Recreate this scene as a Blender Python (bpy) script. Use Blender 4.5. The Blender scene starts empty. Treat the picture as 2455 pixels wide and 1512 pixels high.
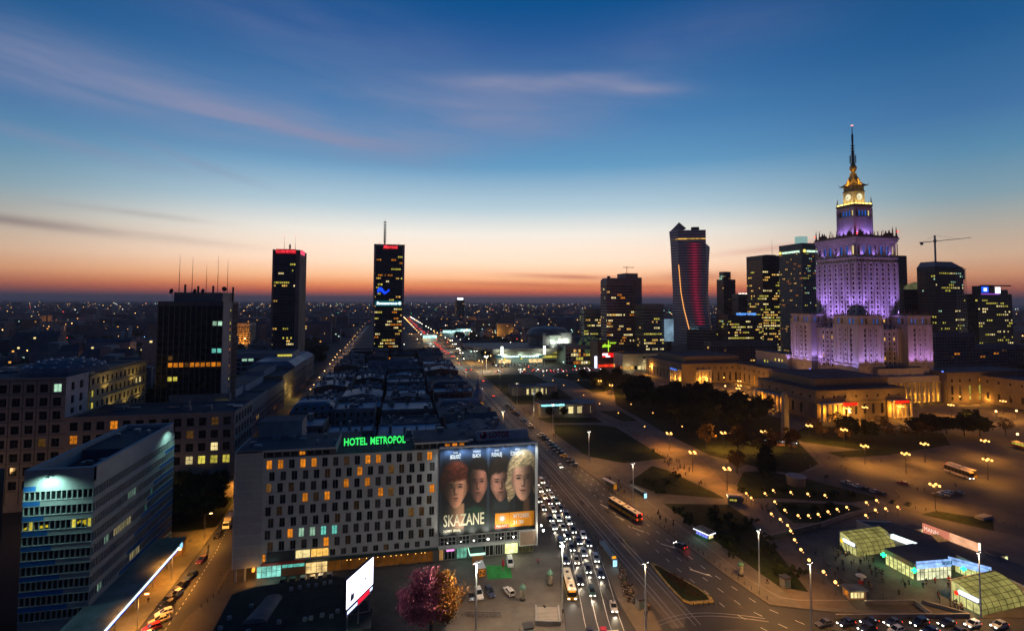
import bpy, math, random
from mathutils import Vector, Matrix
random.seed(11)
HAZE = 8e-5
S = bpy.context.scene
C = S.collection
R = math.radians
# ---------------------------------------------------------------- camera
# World frame: +Y runs west along the avenue, +X north, metres; the camera looks out of a high hotel window.
cd = bpy.data.cameras.new('camera'); cam = bpy.data.objects.new('camera', cd); C.objects.link(cam)
cd.sensor_width = 36; cd.lens = 36*1256/2455; cd.shift_y = -94.2/2455
cd.clip_start = .5; cd.clip_end = 60000
cam.matrix_world = Matrix.Translation((0, 0, 80)) @ Matrix.Rotation(R(-12.2), 4, 'Z') @ Matrix.Rotation(R(92.7), 4, 'X') @ Matrix.Rotation(R(.3), 4, 'Z')
S.camera = cam
# ---------------------------------------------------------------- exposure
S.view_settings.view_transform = 'Standard'; S.view_settings.look = 'None'
S.view_settings.exposure = 0; S.view_settings.gamma = 1; S.view_settings.use_curve_mapping = False
S.render.engine = 'CYCLES'
cy = S.cycles
cy.max_bounces = 5; cy.diffuse_bounces = 2; cy.glossy_bounces = 2; cy.transmission_bounces = 3; cy.volume_bounces = 0
cy.transparent_max_bounces = 6; cy.caustics_reflective = False; cy.caustics_refractive = False
cy.use_denoising = True; cy.use_light_tree = True; cy.sample_clamp_indirect = 2; cy.sample_clamp_direct = 0
cy.volume_max_steps = 64

def lin(c):
    return tuple((v/255/12.92 if v <= 10 else ((v/255+.055)/1.055)**2.4) for v in c)
# ---------------------------------------------------------------- dusk sky (world)
W = bpy.data.worlds.new('World'); S.world = W; W.use_nodes = True
nt = W.node_tree; nt.nodes.clear()
def nd(t, **k):
    n = nt.nodes.new(t)
    for a, b in k.items(): setattr(n, a, b)
    return n
def lk(a, b): nt.links.new(a, b)
def mth(op, a, b=None, c=None):
    n = nd('ShaderNodeMath', operation=op)
    for i, v in enumerate((a, b, c)):
        if v is None: continue
        if isinstance(v, (int, float)): n.inputs[i].default_value = v
        else: lk(v, n.inputs[i])
    return n.outputs[0]
def ramp(fac, stops, e0=-5, e1=90, interp='LINEAR'):
    n = nd('ShaderNodeValToRGB'); n.color_ramp.interpolation = interp
    el = n.color_ramp.elements
    for i, (e, c) in enumerate(stops):
        p = (e-e0)/(e1-e0)
        if i < 2: q = el[i]; q.position = p
        else: q = el.new(p)
        q.color = (*lin(c), 1)
    lk(fac, n.inputs[0]); return n.outputs[0]
def mixc(f, a, b):
    n = nd('ShaderNodeMix', data_type='RGBA')
    if isinstance(f, (int, float)): n.inputs[0].default_value = f
    else: lk(f, n.inputs[0])
    for i, v in ((6, a), (7, b)):
        if isinstance(v, tuple): n.inputs[i].default_value = (*v, 1)
        else: lk(v, n.inputs[i])
    return n.outputs[2]
tc = nd('ShaderNodeTexCoord'); sx = nd('ShaderNodeSeparateXYZ'); lk(tc.outputs['Generated'], sx.inputs[0])
X, Y, Z = sx.outputs
elev = mth('MULTIPLY', mth('ARCSINE', Z), 180/math.pi)
azim = mth('MULTIPLY', mth('ARCTAN2', X, Y), 180/math.pi)          # degrees north of the avenue's axis
AZ0 = 9.0                                                          # where the sun has gone down
ca = mth('COSINE', mth('MULTIPLY', mth('SUBTRACT', azim, AZ0), math.pi/180))
f01 = mth('MULTIPLY', mth('ADD', elev, 5), 1/95)
west = ramp(f01, [(-5, (112, 84, 86)), (.2, (160, 108, 100)), (1.0, (262, 124, 78)), (1.7, (284, 176, 108)), (2.6, (292, 222, 166)), (4.2, (288, 248, 216)), (7.2, (258, 250, 238)),
    (10, (190, 214, 226)), (14.4, (104, 160, 200)), (18.6, (74, 132, 184)), (22.6, (58, 112, 168)), (26.4, (40, 92, 154)), (30, (14, 82, 142)), (42, (8, 56, 112)), (60, (6, 42, 90)), (88, (5, 34, 76))])
side = ramp(f01, [(-5, (84, 66, 74)), (.2, (100, 76, 80)), (1.2, (196, 110, 82)), (2.4, (228, 162, 120)), (4.0, (222, 186, 156)), (6.6, (182, 178, 168)),
    (9, (134, 164, 178)), (12.5, (92, 142, 176)), (16, (66, 116, 166)), (22, (34, 92, 146)), (30, (4, 70, 122)), (42, (5, 52, 102)), (60, (6, 42, 90)), (88, (5, 34, 76))])
east = ramp(f01, [(-5, (30, 30, 42)), (.5, (44, 44, 60)), (4, (56, 56, 80)), (12, (38, 52, 86)), (30, (12, 44, 84)), (60, (7, 38, 80)), (88, (5, 34, 76))])
fe = nd('ShaderNodeMapRange', interpolation_type='SMOOTHSTEP'); lk(ca, fe.inputs[0]); fe.inputs[1].default_value = -.65; fe.inputs[2].default_value = .74
fw = nd('ShaderNodeMapRange', interpolation_type='SMOOTHSTEP'); lk(ca, fw.inputs[0]); fw.inputs[1].default_value = .70; fw.inputs[2].default_value = 1.0
sky = mixc(fw.outputs[0], mixc(fe.outputs[0], east, side), west)
# thin high cloud: streaky noise, gathered in long bands
cv = nd('ShaderNodeCombineXYZ'); lk(mth('MULTIPLY', azim, .045), cv.inputs[0]); lk(mth('MULTIPLY', mth('ADD', elev, mth('MULTIPLY', azim, .07)), .30), cv.inputs[1])
n1 = nd('ShaderNodeTexNoise'); n1.inputs['Scale'].default_value = 1.0; n1.inputs['Detail'].default_value = 7; n1.inputs['Roughness'].default_value = .55; n1.inputs['Distortion'].default_value = .5
lk(cv.outputs[0], n1.inputs['Vector'])
streak = nd('ShaderNodeMapRange'); lk(n1.outputs[0], streak.inputs[0]); streak.inputs[1].default_value = .34; streak.inputs[2].default_value = .72
def band(az, el, wa, we, slope=0., amp=1.):
    da = mth('SUBTRACT', azim, az)
    q1 = mth('DIVIDE', da, wa)
    q2 = mth('DIVIDE', mth('SUBTRACT', mth('SUBTRACT', elev, el), mth('MULTIPLY', da, slope)), we)
    s = mth('ADD', mth('MULTIPLY', q1, q1), mth('MULTIPLY', q2, q2))
    return mth('MULTIPLY', mth('EXPONENT', mth('MULTIPLY', s, -1)), amp)
def total(l):
    r = l[0]
    for q in l[1:]: r = mth('ADD', r, q)
    return r
hi = total([band(-27, 17.9, 15, 2.6, -.06, .95), band(-12.5, 16.9, 9, .7, -.09, .85), band(-2, 17.2, 10, 1.8, -.02, .9), band(15, 23, 9, .8, .01, 1.0), band(26, 22, 5, .7, -.08, .85), band(8, 20, 16, 3, 0, .75),
    band(-29, 12.7, 8, .6, -.12, .5), band(-19, 12.6, 5, .4, -.25, .45), band(30, 25, 12, 3, .1, .2), band(-14, 27, 20, 3.2, -.1, .25), band(-2, 14.6, 7, .7, -.03, .4)])
hi = mth('MULTIPLY', mth('MINIMUM', mth('MULTIPLY', hi, mth('ADD', streak.outputs[0], .32)), 1), .86)
sky = mixc(hi, sky, lin((140, 146, 178)))
low = total([band(20, 2.6, 7, .28, -.03, .9), band(31, 2.6, 4, .5, 0, .8), band(27, 1.6, 10, .3, -.02, .5), band(12, 1.8, 8, .25, -.02, .5), band(40, 5.4, 6, .35, .1, .35)])
low = mth('MINIMUM', mth('MULTIPLY', low, mth('ADD', streak.outputs[0], .35)), .85)
sky = mixc(low, sky, lin((196, 88, 78)))
gre = total([band(-32, 6.2, 13, .45, -.06, .7), band(-24, 7.6, 6, .3, -.05, .4), band(-41, 7.3, 9, .3, 0, .4)])
gre = mth('MINIMUM', mth('MULTIPLY', gre, mth('ADD', streak.outputs[0], .2)), .6)
sky = mixc(gre, sky, lin((112, 92, 104)))
bg = nd('ShaderNodeBackground'); lk(sky, bg.inputs[0]); bg.inputs[1].default_value = 1.0
wo = nd('ShaderNodeOutputWorld'); lk(bg.outputs[0], wo.inputs[0])
try: W.cycles.sampling_method = 'MANUAL'; W.cycles.sample_map_resolution = 512
except Exception: pass
# ---------------------------------------------------------------- materials
M = {}
def mat(name, col, rough=.75, metal=0., var=.25, scale=.35, spec=.4, vstretch=1., coat=0.):
    if name in M: return M[name]
    m = bpy.data.materials.new(name); m.use_nodes = True; t = m.node_tree; b = t.nodes['Principled BSDF']
    b.inputs['Roughness'].default_value = rough; b.inputs['Metallic'].default_value = metal
    b.inputs['Specular IOR Level'].default_value = spec
    if coat: b.inputs['Coat Weight'].default_value = coat
    if var:
        g = t.nodes.new('ShaderNodeNewGeometry'); mp = t.nodes.new('ShaderNodeMapping'); mp.inputs['Scale'].default_value = (1, 1, 1/vstretch)
        t.links.new(g.outputs['Position'], mp.inputs[0])
        n = t.nodes.new('ShaderNodeTexNoise'); n.inputs['Scale'].default_value = scale; n.inputs['Detail'].default_value = 6; n.inputs['Roughness'].default_value = .65
        t.links.new(mp.outputs[0], n.inputs['Vector'])
        r = t.nodes.new('ShaderNodeMapRange'); r.inputs[1].default_value = .28; r.inputs[2].default_value = .72; r.inputs[3].default_value = 1-var; r.inputs[4].default_value = 1+var
        t.links.new(n.outputs[0], r.inputs[0])
        n2 = t.nodes.new('ShaderNodeTexNoise'); n2.inputs['Scale'].default_value = scale*.13; n2.inputs['Detail'].default_value = 3; t.links.new(mp.outputs[0], n2.inputs['Vector'])
        r2 = t.nodes.new('ShaderNodeMapRange'); r2.inputs[1].default_value = .35; r2.inputs[2].default_value = .65; r2.inputs[3].default_value = 1-var*.7; r2.inputs[4].default_value = 1+var*.7; t.links.new(n2.outputs[0], r2.inputs[0])
        mm = t.nodes.new('ShaderNodeMath'); mm.operation = 'MULTIPLY'; t.links.new(r.outputs[0], mm.inputs[0]); t.links.new(r2.outputs[0], mm.inputs[1])
        x = t.nodes.new('ShaderNodeVectorMath'); x.operation = 'SCALE'; x.inputs[0].default_value = col
        t.links.new(mm.outputs[0], x.inputs['Scale']); t.links.new(x.outputs[0], b.inputs['Base Color'])
    else: b.inputs['Base Color'].default_value = (*col, 1)
    M[name] = m; return m
def emat(name, col, st, sample=False, var=0., noise=0., scale=1.2):
    if name in M: return M[name]
    m = bpy.data.materials.new(name); m.use_nodes = True; t = m.node_tree; t.nodes.clear()
    e = t.nodes.new('ShaderNodeEmission'); o = t.nodes.new('ShaderNodeOutputMaterial'); t.links.new(e.outputs[0], o.inputs[0])
    e.inputs[0].default_value = (*col, 1); e.inputs[1].default_value = st
    src = None
    def mul(a, b):
        k = t.nodes.new('ShaderNodeMath'); k.operation = 'MULTIPLY'
        for i, v in enumerate((a, b)):
            if isinstance(v, float): k.inputs[i].default_value = v
            else: t.links.new(v, k.inputs[i])
        return k.outputs[0]
    if var:
        oi = t.nodes.new('ShaderNodeObjectInfo'); gg = t.nodes.new('ShaderNodeNewGeometry')
        ad = t.nodes.new('ShaderNodeMath'); ad.operation = 'ADD'; t.links.new(oi.outputs['Random'], ad.inputs[0]); t.links.new(gg.outputs['Random Per Island'], ad.inputs[1])
        fr = t.nodes.new('ShaderNodeMath'); fr.operation = 'FRACT'; t.links.new(ad.outputs[0], fr.inputs[0])
        r = t.nodes.new('ShaderNodeMapRange'); r.inputs[3].default_value = 1-var; r.inputs[4].default_value = 1+var*.6; t.links.new(fr.outputs[0], r.inputs[0])
        src = r.outputs[0]
    if noise:
        g = t.nodes.new('ShaderNodeNewGeometry'); n = t.nodes.new('ShaderNodeTexNoise'); n.inputs['Scale'].default_value = scale; n.inputs['Detail'].default_value = 3
        t.links.new(g.outputs['Position'], n.inputs['Vector'])
        r = t.nodes.new('ShaderNodeMapRange'); r.inputs[1].default_value = .3; r.inputs[2].default_value = .7; r.inputs[3].default_value = 1-noise; r.inputs[4].default_value = 1+noise*.6
        t.links.new(n.outputs[0], r.inputs[0]); src = mul(src, r.outputs[0]) if src else r.outputs[0]
    if src: t.links.new(mul(src, float(st)), e.inputs[1])
    if not sample: m.cycles.emission_sampling = 'NONE'
    M[name] = m; return m
asphalt = mat('asphalt', (.034, .033, .032), .62, var=.3, scale=.12)
asphalt_old = mat('worn asphalt', (.045, .042, .038), .7, var=.35, scale=.15)
tram_bed_m = mat('tram bed concrete', (.08, .072, .064), .8, var=.35, scale=.2)
paving = mat('paving', (.10, .088, .075), .8, var=.3, scale=.25)
plaza_m = mat('plaza cobbles', (.062, .054, .045), .8, var=.35, scale=.12)
kerb_m = mat('kerb stone', (.22, .2, .18), .8)
city_ground = mat('city ground', (.035, .036, .038), .95, var=.4, scale=.01)
paint_white = mat('road paint', (.62, .62, .6), .7, var=.2, scale=1.5)
paint_yellow = mat('yellow paint', (.7, .42, .02), .7, var=.2, scale=1.5)
lawn_m = mat('lawn', (.022, .03, .01), .95, var=.5, scale=.3, spec=.1)
glass_dark = mat('dark glass', (.012, .014, .017), .08, var=0, spec=.6)
frame_white = mat('white frame', (.55, .55, .54), .6, var=.1)
frame_dark = mat('dark frame', (.04, .04, .045), .5, var=.1)
metal_grey = mat('grey metal', (.3, .31, .32), .45, .6, var=.15)
metal_dark = mat('dark metal', (.05, .05, .055), .5, .4, var=.15)
zinc = mat('zinc roof', (.24, .28, .32), .5, .2, var=.4, scale=.18)
zinc_blue = mat('blue grey roof', (.19, .29, .36), .55, .1, var=.45, scale=.15)
tar = mat('tar roof', (.06, .065, .074), .85, var=.45, scale=.2)
tar2 = mat('grey felt roof', (.15, .165, .18), .85, var=.4, scale=.2)
LW = {  # lit interiors behind panes
 'warm': emat('warm lit window', lin((255, 196, 96)), 1.0, var=.55, noise=.5),
 'amber': emat('amber lit window', lin((250, 146, 36)), .68, var=.45, noise=.55),
 'cream': emat('cream lit window', lin((255, 232, 160)), 1.1, var=.5, noise=.4),
 'cool': emat('cool lit window', lin((190, 240, 205)), .8, var=.5, noise=.4),
 'teal': emat('teal lit window', lin((120, 230, 210)), .7, var=.4, noise=.5),
 'dim': emat('dim lit window', lin((120, 84, 40)), .5, var=.6, noise=.5),
 'blue': emat('blue lit window', lin((20, 110, 230)), .75, var=.4, noise=.4),
 'yellow': emat('yellow lit window', lin((235, 220, 90)), .8, var=.45, noise=.5),
 'dark': glass_dark, 'dark2': mat('curtained glass', (.06, .056, .052), .22, var=.5, scale=1.5, spec=.6), 'dark3': emat('faint lit window', lin((64, 46, 30)), .5, var=.5, noise=.6)}
# ---------------------------------------------------------------- mesh helpers
class MB:
    def __init__(s): s.v = []; s.f = []; s.m = []
    def q(s, a, b, c, d, m=0):
        n = len(s.v); s.v += [a, b, c, d]; s.f.append((n, n+1, n+2, n+3)); s.m.append(m)
    def t(s, a, b, c, m=0):
        n = len(s.v); s.v += [a, b, c]; s.f.append((n, n+1, n+2)); s.m.append(m)
    def box(s, x0, x1, y0, y1, z0, z1, m=0, mt=None, bot=True):
        n = len(s.v); s.v += [(x0, y0, z0), (x1, y0, z0), (x1, y1, z0), (x0, y1, z0), (x0, y0, z1), (x1, y0, z1), (x1, y1, z1), (x0, y1, z1)]
        F = [(0, 1, 5, 4), (1, 2, 6, 5), (2, 3, 7, 6), (3, 0, 4, 7), (4, 5, 6, 7)] + ([(3, 2, 1, 0)] if bot else [])
        for i, f in enumerate(F): s.f.append(tuple(n+k for k in f)); s.m.append(mt if (i == 4 and mt is not None) else m)
    def frus(s, a, b, z0, z1, m=0, mt=None):       # a, b = (x0,x1,y0,y1) below and above
        n = len(s.v)
        for (x0, x1, y0, y1), z in ((a, z0), (b, z1)): s.v += [(x0, y0, z), (x1, y0, z), (x1, y1, z), (x0, y1, z)]
        for i, f in enumerate([(0, 1, 5, 4), (1, 2, 6, 5), (2, 3, 7, 6), (3, 0, 4, 7), (4, 5, 6, 7), (3, 2, 1, 0)]):
            s.f.append(tuple(n+k for k in f)); s.m.append(mt if (i == 4 and mt is not None) else m)
    def prism(s, p, z0, z1, m=0, mt=None):          # p counter-clockwise
        ar = sum(p[i][0]*p[(i+1) % len(p)][1]-p[(i+1) % len(p)][0]*p[i][1] for i in range(len(p)))
        if ar < 0: p = p[::-1]
        n = len(s.v); k = len(p)
        s.v += [(x, y, z0) for x, y in p]+[(x, y, z1) for x, y in p]
        for i in range(k): s.f.append((n+i, n+(i+1) % k, n+k+(i+1) % k, n+k+i)); s.m.append(m)
        s.f.append(tuple(n+k+i for i in range(k))); s.m.append(m if mt is None else mt)
    def tube(s, p, q, r0, r1=None, n=6, m=0, cap=True):
        r1 = r0 if r1 is None else r1; p = Vector(p); q = Vector(q); d = (q-p).normalized()
        u = d.orthogonal().normalized(); w = d.cross(u); b = len(s.v)
        for c, r in ((p, r0), (q, r1)):
            for i in range(n):
                a = 2*math.pi*i/n; s.v.append(tuple(c+(u*math.cos(a)+w*math.sin(a))*r))
        for i in range(n): s.f.append((b+i, b+(i+1) % n, b+n+(i+1) % n, b+n+i)); s.m.append(m)
        if cap: s.f.append(tuple(b+n+i for i in range(n))); s.m.append(m); s.f.append(tuple(b+n-1-i for i in range(n))); s.m.append(m)
    def lathe(s, prof, c=(0, 0), n=10, m=0):
        b = len(s.v)
        for r, z in prof:
            for i in range(n): a = 2*math.pi*i/n; s.v.append((c[0]+r*math.cos(a), c[1]+r*math.sin(a), z))
        for j in range(len(prof)-1):
            for i in range(n): s.f.append((b+j*n+i, b+j*n+(i+1) % n, b+(j+1)*n+(i+1) % n, b+(j+1)*n+i)); s.m.append(m)
        s.f.append(tuple(b+(len(prof)-1)*n+i for i in range(n))); s.m.append(m)
    def ball(s, c, r, n=8, m=0):
        k = n//2+1; s.lathe([(max(r*math.sin(math.pi*j/k), .001), c[2]-r*math.cos(math.pi*j/k)) for j in range(k+1)], c, n, m)
    def mesh(s, name, mats):
        me = bpy.data.meshes.new(name); me.from_pydata(s.v, [], s.f)
        for m in (mats if isinstance(mats, (list, tuple)) else [mats]): me.materials.append(m)
        if any(s.m): me.polygons.foreach_set('material_index', s.m)
        me.update(); return me
    def build(s, name, mats, parent=None, loc=(0, 0, 0), rz=0., smooth=False):
        me = s.mesh(name, mats)
        if smooth: me.polygons.foreach_set('use_smooth', [True]*len(me.polygons))
        return put(name, me, parent, loc, rz)
def put(name, me, parent=None, loc=(0, 0, 0), rz=0., scale=None):
    o = bpy.data.objects.new(name, me); C.objects.link(o); o.location = loc
    if rz: o.rotation_euler = (0, 0, rz)
    if scale: o.scale = scale
    if parent: o.parent = parent
    return o
def tag(o, label=None, cat=None, group=None, kind=None):
    for k, v in (('label', label), ('category', cat), ('group', group), ('kind', kind)):
        if v: o[k] = v
    return o
def thing(name, label, cat, loc=(0, 0, 0), rz=0., group=None):
    return tag(put(name, None, None, loc, rz), label, cat, group)
def dup(o, loc=None, rz=None, label=None, group=None, parent=None):
    c = o.copy(); C.objects.link(c)
    if parent: c.parent = parent
    if loc is not None: c.location = loc
    if rz is not None: c.rotation_euler = (0, 0, rz)
    if label: c['label'] = label
    if group: c['group'] = group
    for ch in KIDS(o): dup(ch, parent=c)
    return c
def KIDS(o): return [ch for ch in o.children]
def structure(name, mb, m, loc=(0, 0, 0)): return tag(mb.build(name, m, None, loc), kind='structure')
def lamp(kind, loc, power, col, rad=.25, tgt=None, angle=90, blend=.5, parent=None):
    l = bpy.data.lights.new('light', kind); l.energy = power; l.color = col; l.shadow_soft_size = rad
    o = bpy.data.objects.new('light', l); C.objects.link(o); o.location = loc
    if kind == 'SPOT':
        l.spot_size = R(angle); l.spot_blend = blend
        o.rotation_euler = (Vector(tgt)-Vector(loc)).to_track_quat('-Z', 'Y').to_euler()
    if parent: o.parent = parent
    return o
SOD = (1, .39, .05); COOLW = (1, .86, .62); WARMW = (1, .72, .38)
_txt = {}
def text(s, size, name, m, parent=None, loc=(0, 0, 0), rz=0., width=None, ext=.06, align='CENTER', tilt=90, shear=0., offset=0.):
    key = (s, size, width, ext, align, m.name, shear, offset)
    if key not in _txt:
        cu = bpy.data.curves.new(name, 'FONT'); cu.body = s; cu.size = size; cu.extrude = ext; cu.align_x = align; cu.align_y = 'CENTER'; cu.resolution_u = 2; cu.shear = shear; cu.offset = offset
        o = bpy.data.objects.new('t', cu); C.objects.link(o); dg = bpy.context.evaluated_depsgraph_get(); dg.update()
        me = bpy.data.meshes.new_from_object(o.evaluated_get(dg)); bpy.data.objects.remove(o)
        me.materials.clear(); me.materials.append(m)
        if width and len(me.vertices):
            xs = [v.co.x for v in me.vertices]; k = width/(max(xs)-min(xs)); mid = (max(xs)+min(xs))/2 if align == 'CENTER' else min(xs)
            for v in me.vertices: v.co.x = (v.co.x-mid)*k
        _txt[key] = me
    o = put(name, _txt[key], parent, loc)
    o.rotation_euler = (R(tilt), 0, rz); return o
# ---------------------------------------------------------------- facades
_win = {}
def win_mesh(ww, wh, d, pane, fm, nx, nz):
    key = (round(ww, 2), round(wh, 2), d, pane, fm.name if fm else '', nx, nz)
    if key not in _win:
        b = MB(); f1 = 1 if pane else 0
        if pane: b.q((-ww/2, d, 0), (ww/2, d, 0), (ww/2, d, wh), (-ww/2, d, wh), 0)
        if fm:
            t = min(.09, ww*.06); e = d-.05
            for x in [-ww/2+t/2, ww/2-t/2]+[-ww/2+ww*i/nx for i in range(1, nx)]: b.box(x-t/2, x+t/2, e, d-.004, 0, wh, f1)
            for z in [t/2, wh-t/2]+[wh*i/nz for i in range(1, nz)]: b.box(-ww/2+t, ww/2-t, e+.004, d-.006, z-t/2, z+t/2, f1)
        _win[key] = b.mesh('window', ([LW[pane]] if pane else [])+([fm] if fm else []))
    return _win[key]
def facade(par, x, y, rz, Wd, z0, z1, rows, wallm, d=.25, fm=None, nx=1, nz=1, pick=None, parts='all', cap=300, wall='wall', win='window', split=False):
    """wall with real openings. (x, y) left end of the face seen from outside; rows = [(zb, wh, [u centres], ww)], heights absolute."""
    P = par.location; ox, oy = x-P.x, y-P.y; cs, sn = math.cos(rz), math.sin(rz)
    b = MB(); st = MB(); skeys = []; n = 0; z = z0
    for j, (zb, wh, us, ww) in enumerate(sorted(rows)):
        b.q((0, 0, z), (Wd, 0, z), (Wd, 0, zb), (0, 0, zb)); u = 0
        for i, uc in enumerate(us):
            a, e = uc-ww/2, uc+ww/2
            b.q((u, 0, zb), (a, 0, zb), (a, 0, zb+wh), (u, 0, zb+wh)); u = e
            for p, q2 in (((a, zb), (a, zb+wh)), ((a, zb+wh), (e, zb+wh)), ((e, zb+wh), (e, zb)), ((e, zb), (a, zb))):
                b.q((p[0], 0, p[1]), (q2[0], 0, q2[1]), (q2[0], d, q2[1]), (p[0], d, p[1]))
            k = pick(i, j) if pick else 'dark'
            if n < cap and (parts == 'all' or (parts == 'lit' and k != 'dark')):
                n += 1
                if split:
                    w_ = put(win, win_mesh(ww, wh, d, None, fm, nx, nz), par, (ox+uc*cs, oy+uc*sn, zb-P.z), rz); put('pane', win_mesh(ww, wh, d, k, None, 1, 1), w_)
                else: put(win, win_mesh(ww, wh, d, k, fm, nx, nz), par, (ox+uc*cs, oy+uc*sn, zb-P.z), rz)
            else:
                if k not in skeys: skeys.append(k)
                st.q((a, d, zb), (e, d, zb), (e, d, zb+wh), (a, d, zb+wh), skeys.index(k))
        b.q((u, 0, zb), (Wd, 0, zb), (Wd, 0, zb+wh), (u, 0, zb+wh)); z = zb+wh
    b.q((0, 0, z), (Wd, 0, z), (Wd, 0, z1), (0, 0, z1))
    w = b.build(wall, wallm, par, (ox, oy, -P.z), rz)
    if st.f: tag(st.build('window_rows', [LW[k] for k in skeys], par, (ox, oy, -P.z), rz), kind='stuff')
    return w
def grid_rows(W_, n, ww, z0, pitch, k, wh, marg=None):
    marg = (W_/n)/2 if marg is None else marg
    us = [marg+(W_-2*marg)*i/max(n-1, 1) for i in range(n)]
    return [(z0+pitch*j, wh, us, ww) for j in range(k)]
def lot(seed, p, kinds=('warm',)):
    r = random.Random(seed)
    tab = {}
    def pick(i, j):
        k = ((i+j*j) // 2, j)
        if k not in tab: tab[k] = r.choice(kinds) if r.random() < p else 'dark'
        return tab[k] if r.random() < .85 else 'dark'
    return pick
def core(par, x0, x1, y0, y1, z0, z1, m, roofm, par_h=.8, inset=(0, 0, 0, 0), name='wall', roof='roof', t=.35):
    """solid body behind facades + flat roof with a parapet; inset = (x0, x1, y0, y1) where a facade stands in front"""
    inset = [max(q, .75) if q else 0 for q in inset]; P = par.location; b = MB()
    b.box(x0+inset[0]-P.x, x1-inset[1]-P.x, y0+inset[2]-P.y, y1-inset[3]-P.y, z0-P.z, z1-.3-P.z)
    b.build(name, m, par)
    r = MB(); a = (x0-P.x+.01, x1-P.x-.01, y0-P.y+.01, y1-P.y-.01)
    r.box(*a, z1-.3-P.z, z1-P.z, 0)
    if par_h:
        for q in ((a[0], a[1], a[2], a[2]+t), (a[0], a[1], a[3]-t, a[3]), (a[0], a[0]+t, a[2]+t, a[3]-t), (a[1]-t, a[1], a[2]+t, a[3]-t)): r.box(*q, z1-P.z, z1+par_h-P.z, 1, bot=False)
    r.build(roof, [roofm, m], par)
# ---------------------------------------------------------------- ground, roads, pavements, lawns
b = MB(); b.box(-30000, 30000, -600, 34000, -.6, -.01); structure('ground', b, city_ground)
def sheet(name, pts, z, m, kind='structure', th=None):
    b = MB(); b.prism(pts, (z-.1) if th is None else th, z); o = b.build(name, m); o['kind'] = kind; return o
# main avenue: southbound-lanes side (queue), tram bed, westbound side
sheet('avenue_road', [(35, 60), (41.2, 125.4), (46.4, 145.9), (51.4, 162), (53.5, 176), (56, 200), (57.5, 240), (58, 700), (48, 1400), (38, 2600), (58, 2600), (72, 1400), (86, 700), (87, 244), (90, 200), (91.2, 184), (93.5, 160), (95, 140), (97, 124.5), (112, 118), (210, 92), (210, 60)], .0, asphalt)
sheet('cross_road', [(-120, 60), (-120, 100), (35, 97), (41, 118), (100, 118), (112, 116.5), (330, 70), (330, 40)], .004, asphalt_old)
sheet('tram_bed', [(66.8, 121), (66.6, 165), (67.5, 240), (67, 700), (77, 700), (77, 240), (76.4, 160), (75.4, 128.5), (70, 121)], .008, tram_bed_m)
sheet('side_street', [(-60, 100), (-60.2, 190), (-62, 240), (-70, 330), (-80, 500), (-86, 1000), (-100, 2000), (-92, 2000), (-76, 1000), (-66, 500), (-56, 330), (-52, 240), (-49, 180), (-47.7, 158.5), (-50.9, 151), (-51, 100)], .0, asphalt)
# raised pavements with kerbs
sheet('station_square_pavement', [(-51, 94), (-50.9, 150), (-47.9, 158.5), (-48.9, 190), (44, 190), (56, 240), (57, 240), (55.7, 200), (53.2, 176), (51.1, 162), (46.1, 146), (40.9, 125.5), (35.5, 97), (20, 96.5)], .12, paving, th=-.05)
sheet('south_pavement', [(50, 191), (55.6, 200), (57.2, 240), (57.7, 700), (50, 700)], .12, paving, th=-.05)
sheet('office_pavement', [(-75, 94), (-60.3, 94), (-60.5, 190), (-62.3, 240), (-80.3, 500), (-88, 500), (-84, 330), (-75, 215)], .12, mat('office pavement', (.13, .115, .06), .85, var=.3), th=-.05)
north = [(86.3, 620), (87.3, 244), (90.3, 200), (91.5, 184), (93.8, 160), (95.3, 140), (97.3, 124.9), (112, 118.4), (210, 92.5), (330, 70), (700, 70), (700, 700), (86.3, 700)]
sheet('north_pavement', north, .12, paving, th=-.05)
b = MB()                                   # pale kerb line between the two pavings
ln = [(98.3, 230), (98.6, 197), (99.4, 178), (99.8, 161), (100.1, 149), (100, 137), (102.3, 127.4), (106.3, 125.2), (125, 121)]
for p, q in zip(ln, ln[1:]):
    d = Vector((q[0]-p[0], q[1]-p[1])).normalized()*.16; b.prism([(p[0]-d.y, p[1]+d.x), (p[0]+d.y, p[1]-d.x), (q[0]+d.y, q[1]-d.x), (q[0]-d.y, q[1]+d.x)], .05, .135)
structure('kerb_line', b, kerb_m)
sheet('parade_square', [(181, 213), (192, 187), (194.5, 167), (204, 150), (230, 122), (330, 96), (700, 90), (700, 300), (262, 300), (228, 262), (205, 222)], .126, plaza_m, th=.05)
sheet('palace_road', [(270, 470), (262, 440), (262, 300), (420, 262), (700, 235), (700, 292), (440, 300), (275, 304)], .13, mat('palace road', (.085, .07, .055), .75, var=.3), th=.05)
sheet('park_path', [(143, 380), (168, 380), (150, 290), (152, 243), (141, 205), (140, 190), (146, 172), (127, 150), (117, 119), (105, 122), (107, 150), (129, 178), (131, 193), (126, 232), (126, 250), (136, 320)], .132, mat('park path', (.13, .1, .075), .85, var=.3, scale=.2), th=.05)
sheet('metro_forecourt', [(118, 118.6), (132, 160), (147, 163), (170, 160), (176, 140), (172, 104), (140, 110)], .136, mat('metro forecourt slabs', (.075, .068, .06), .8, var=.35, scale=.3), th=.05)
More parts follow.
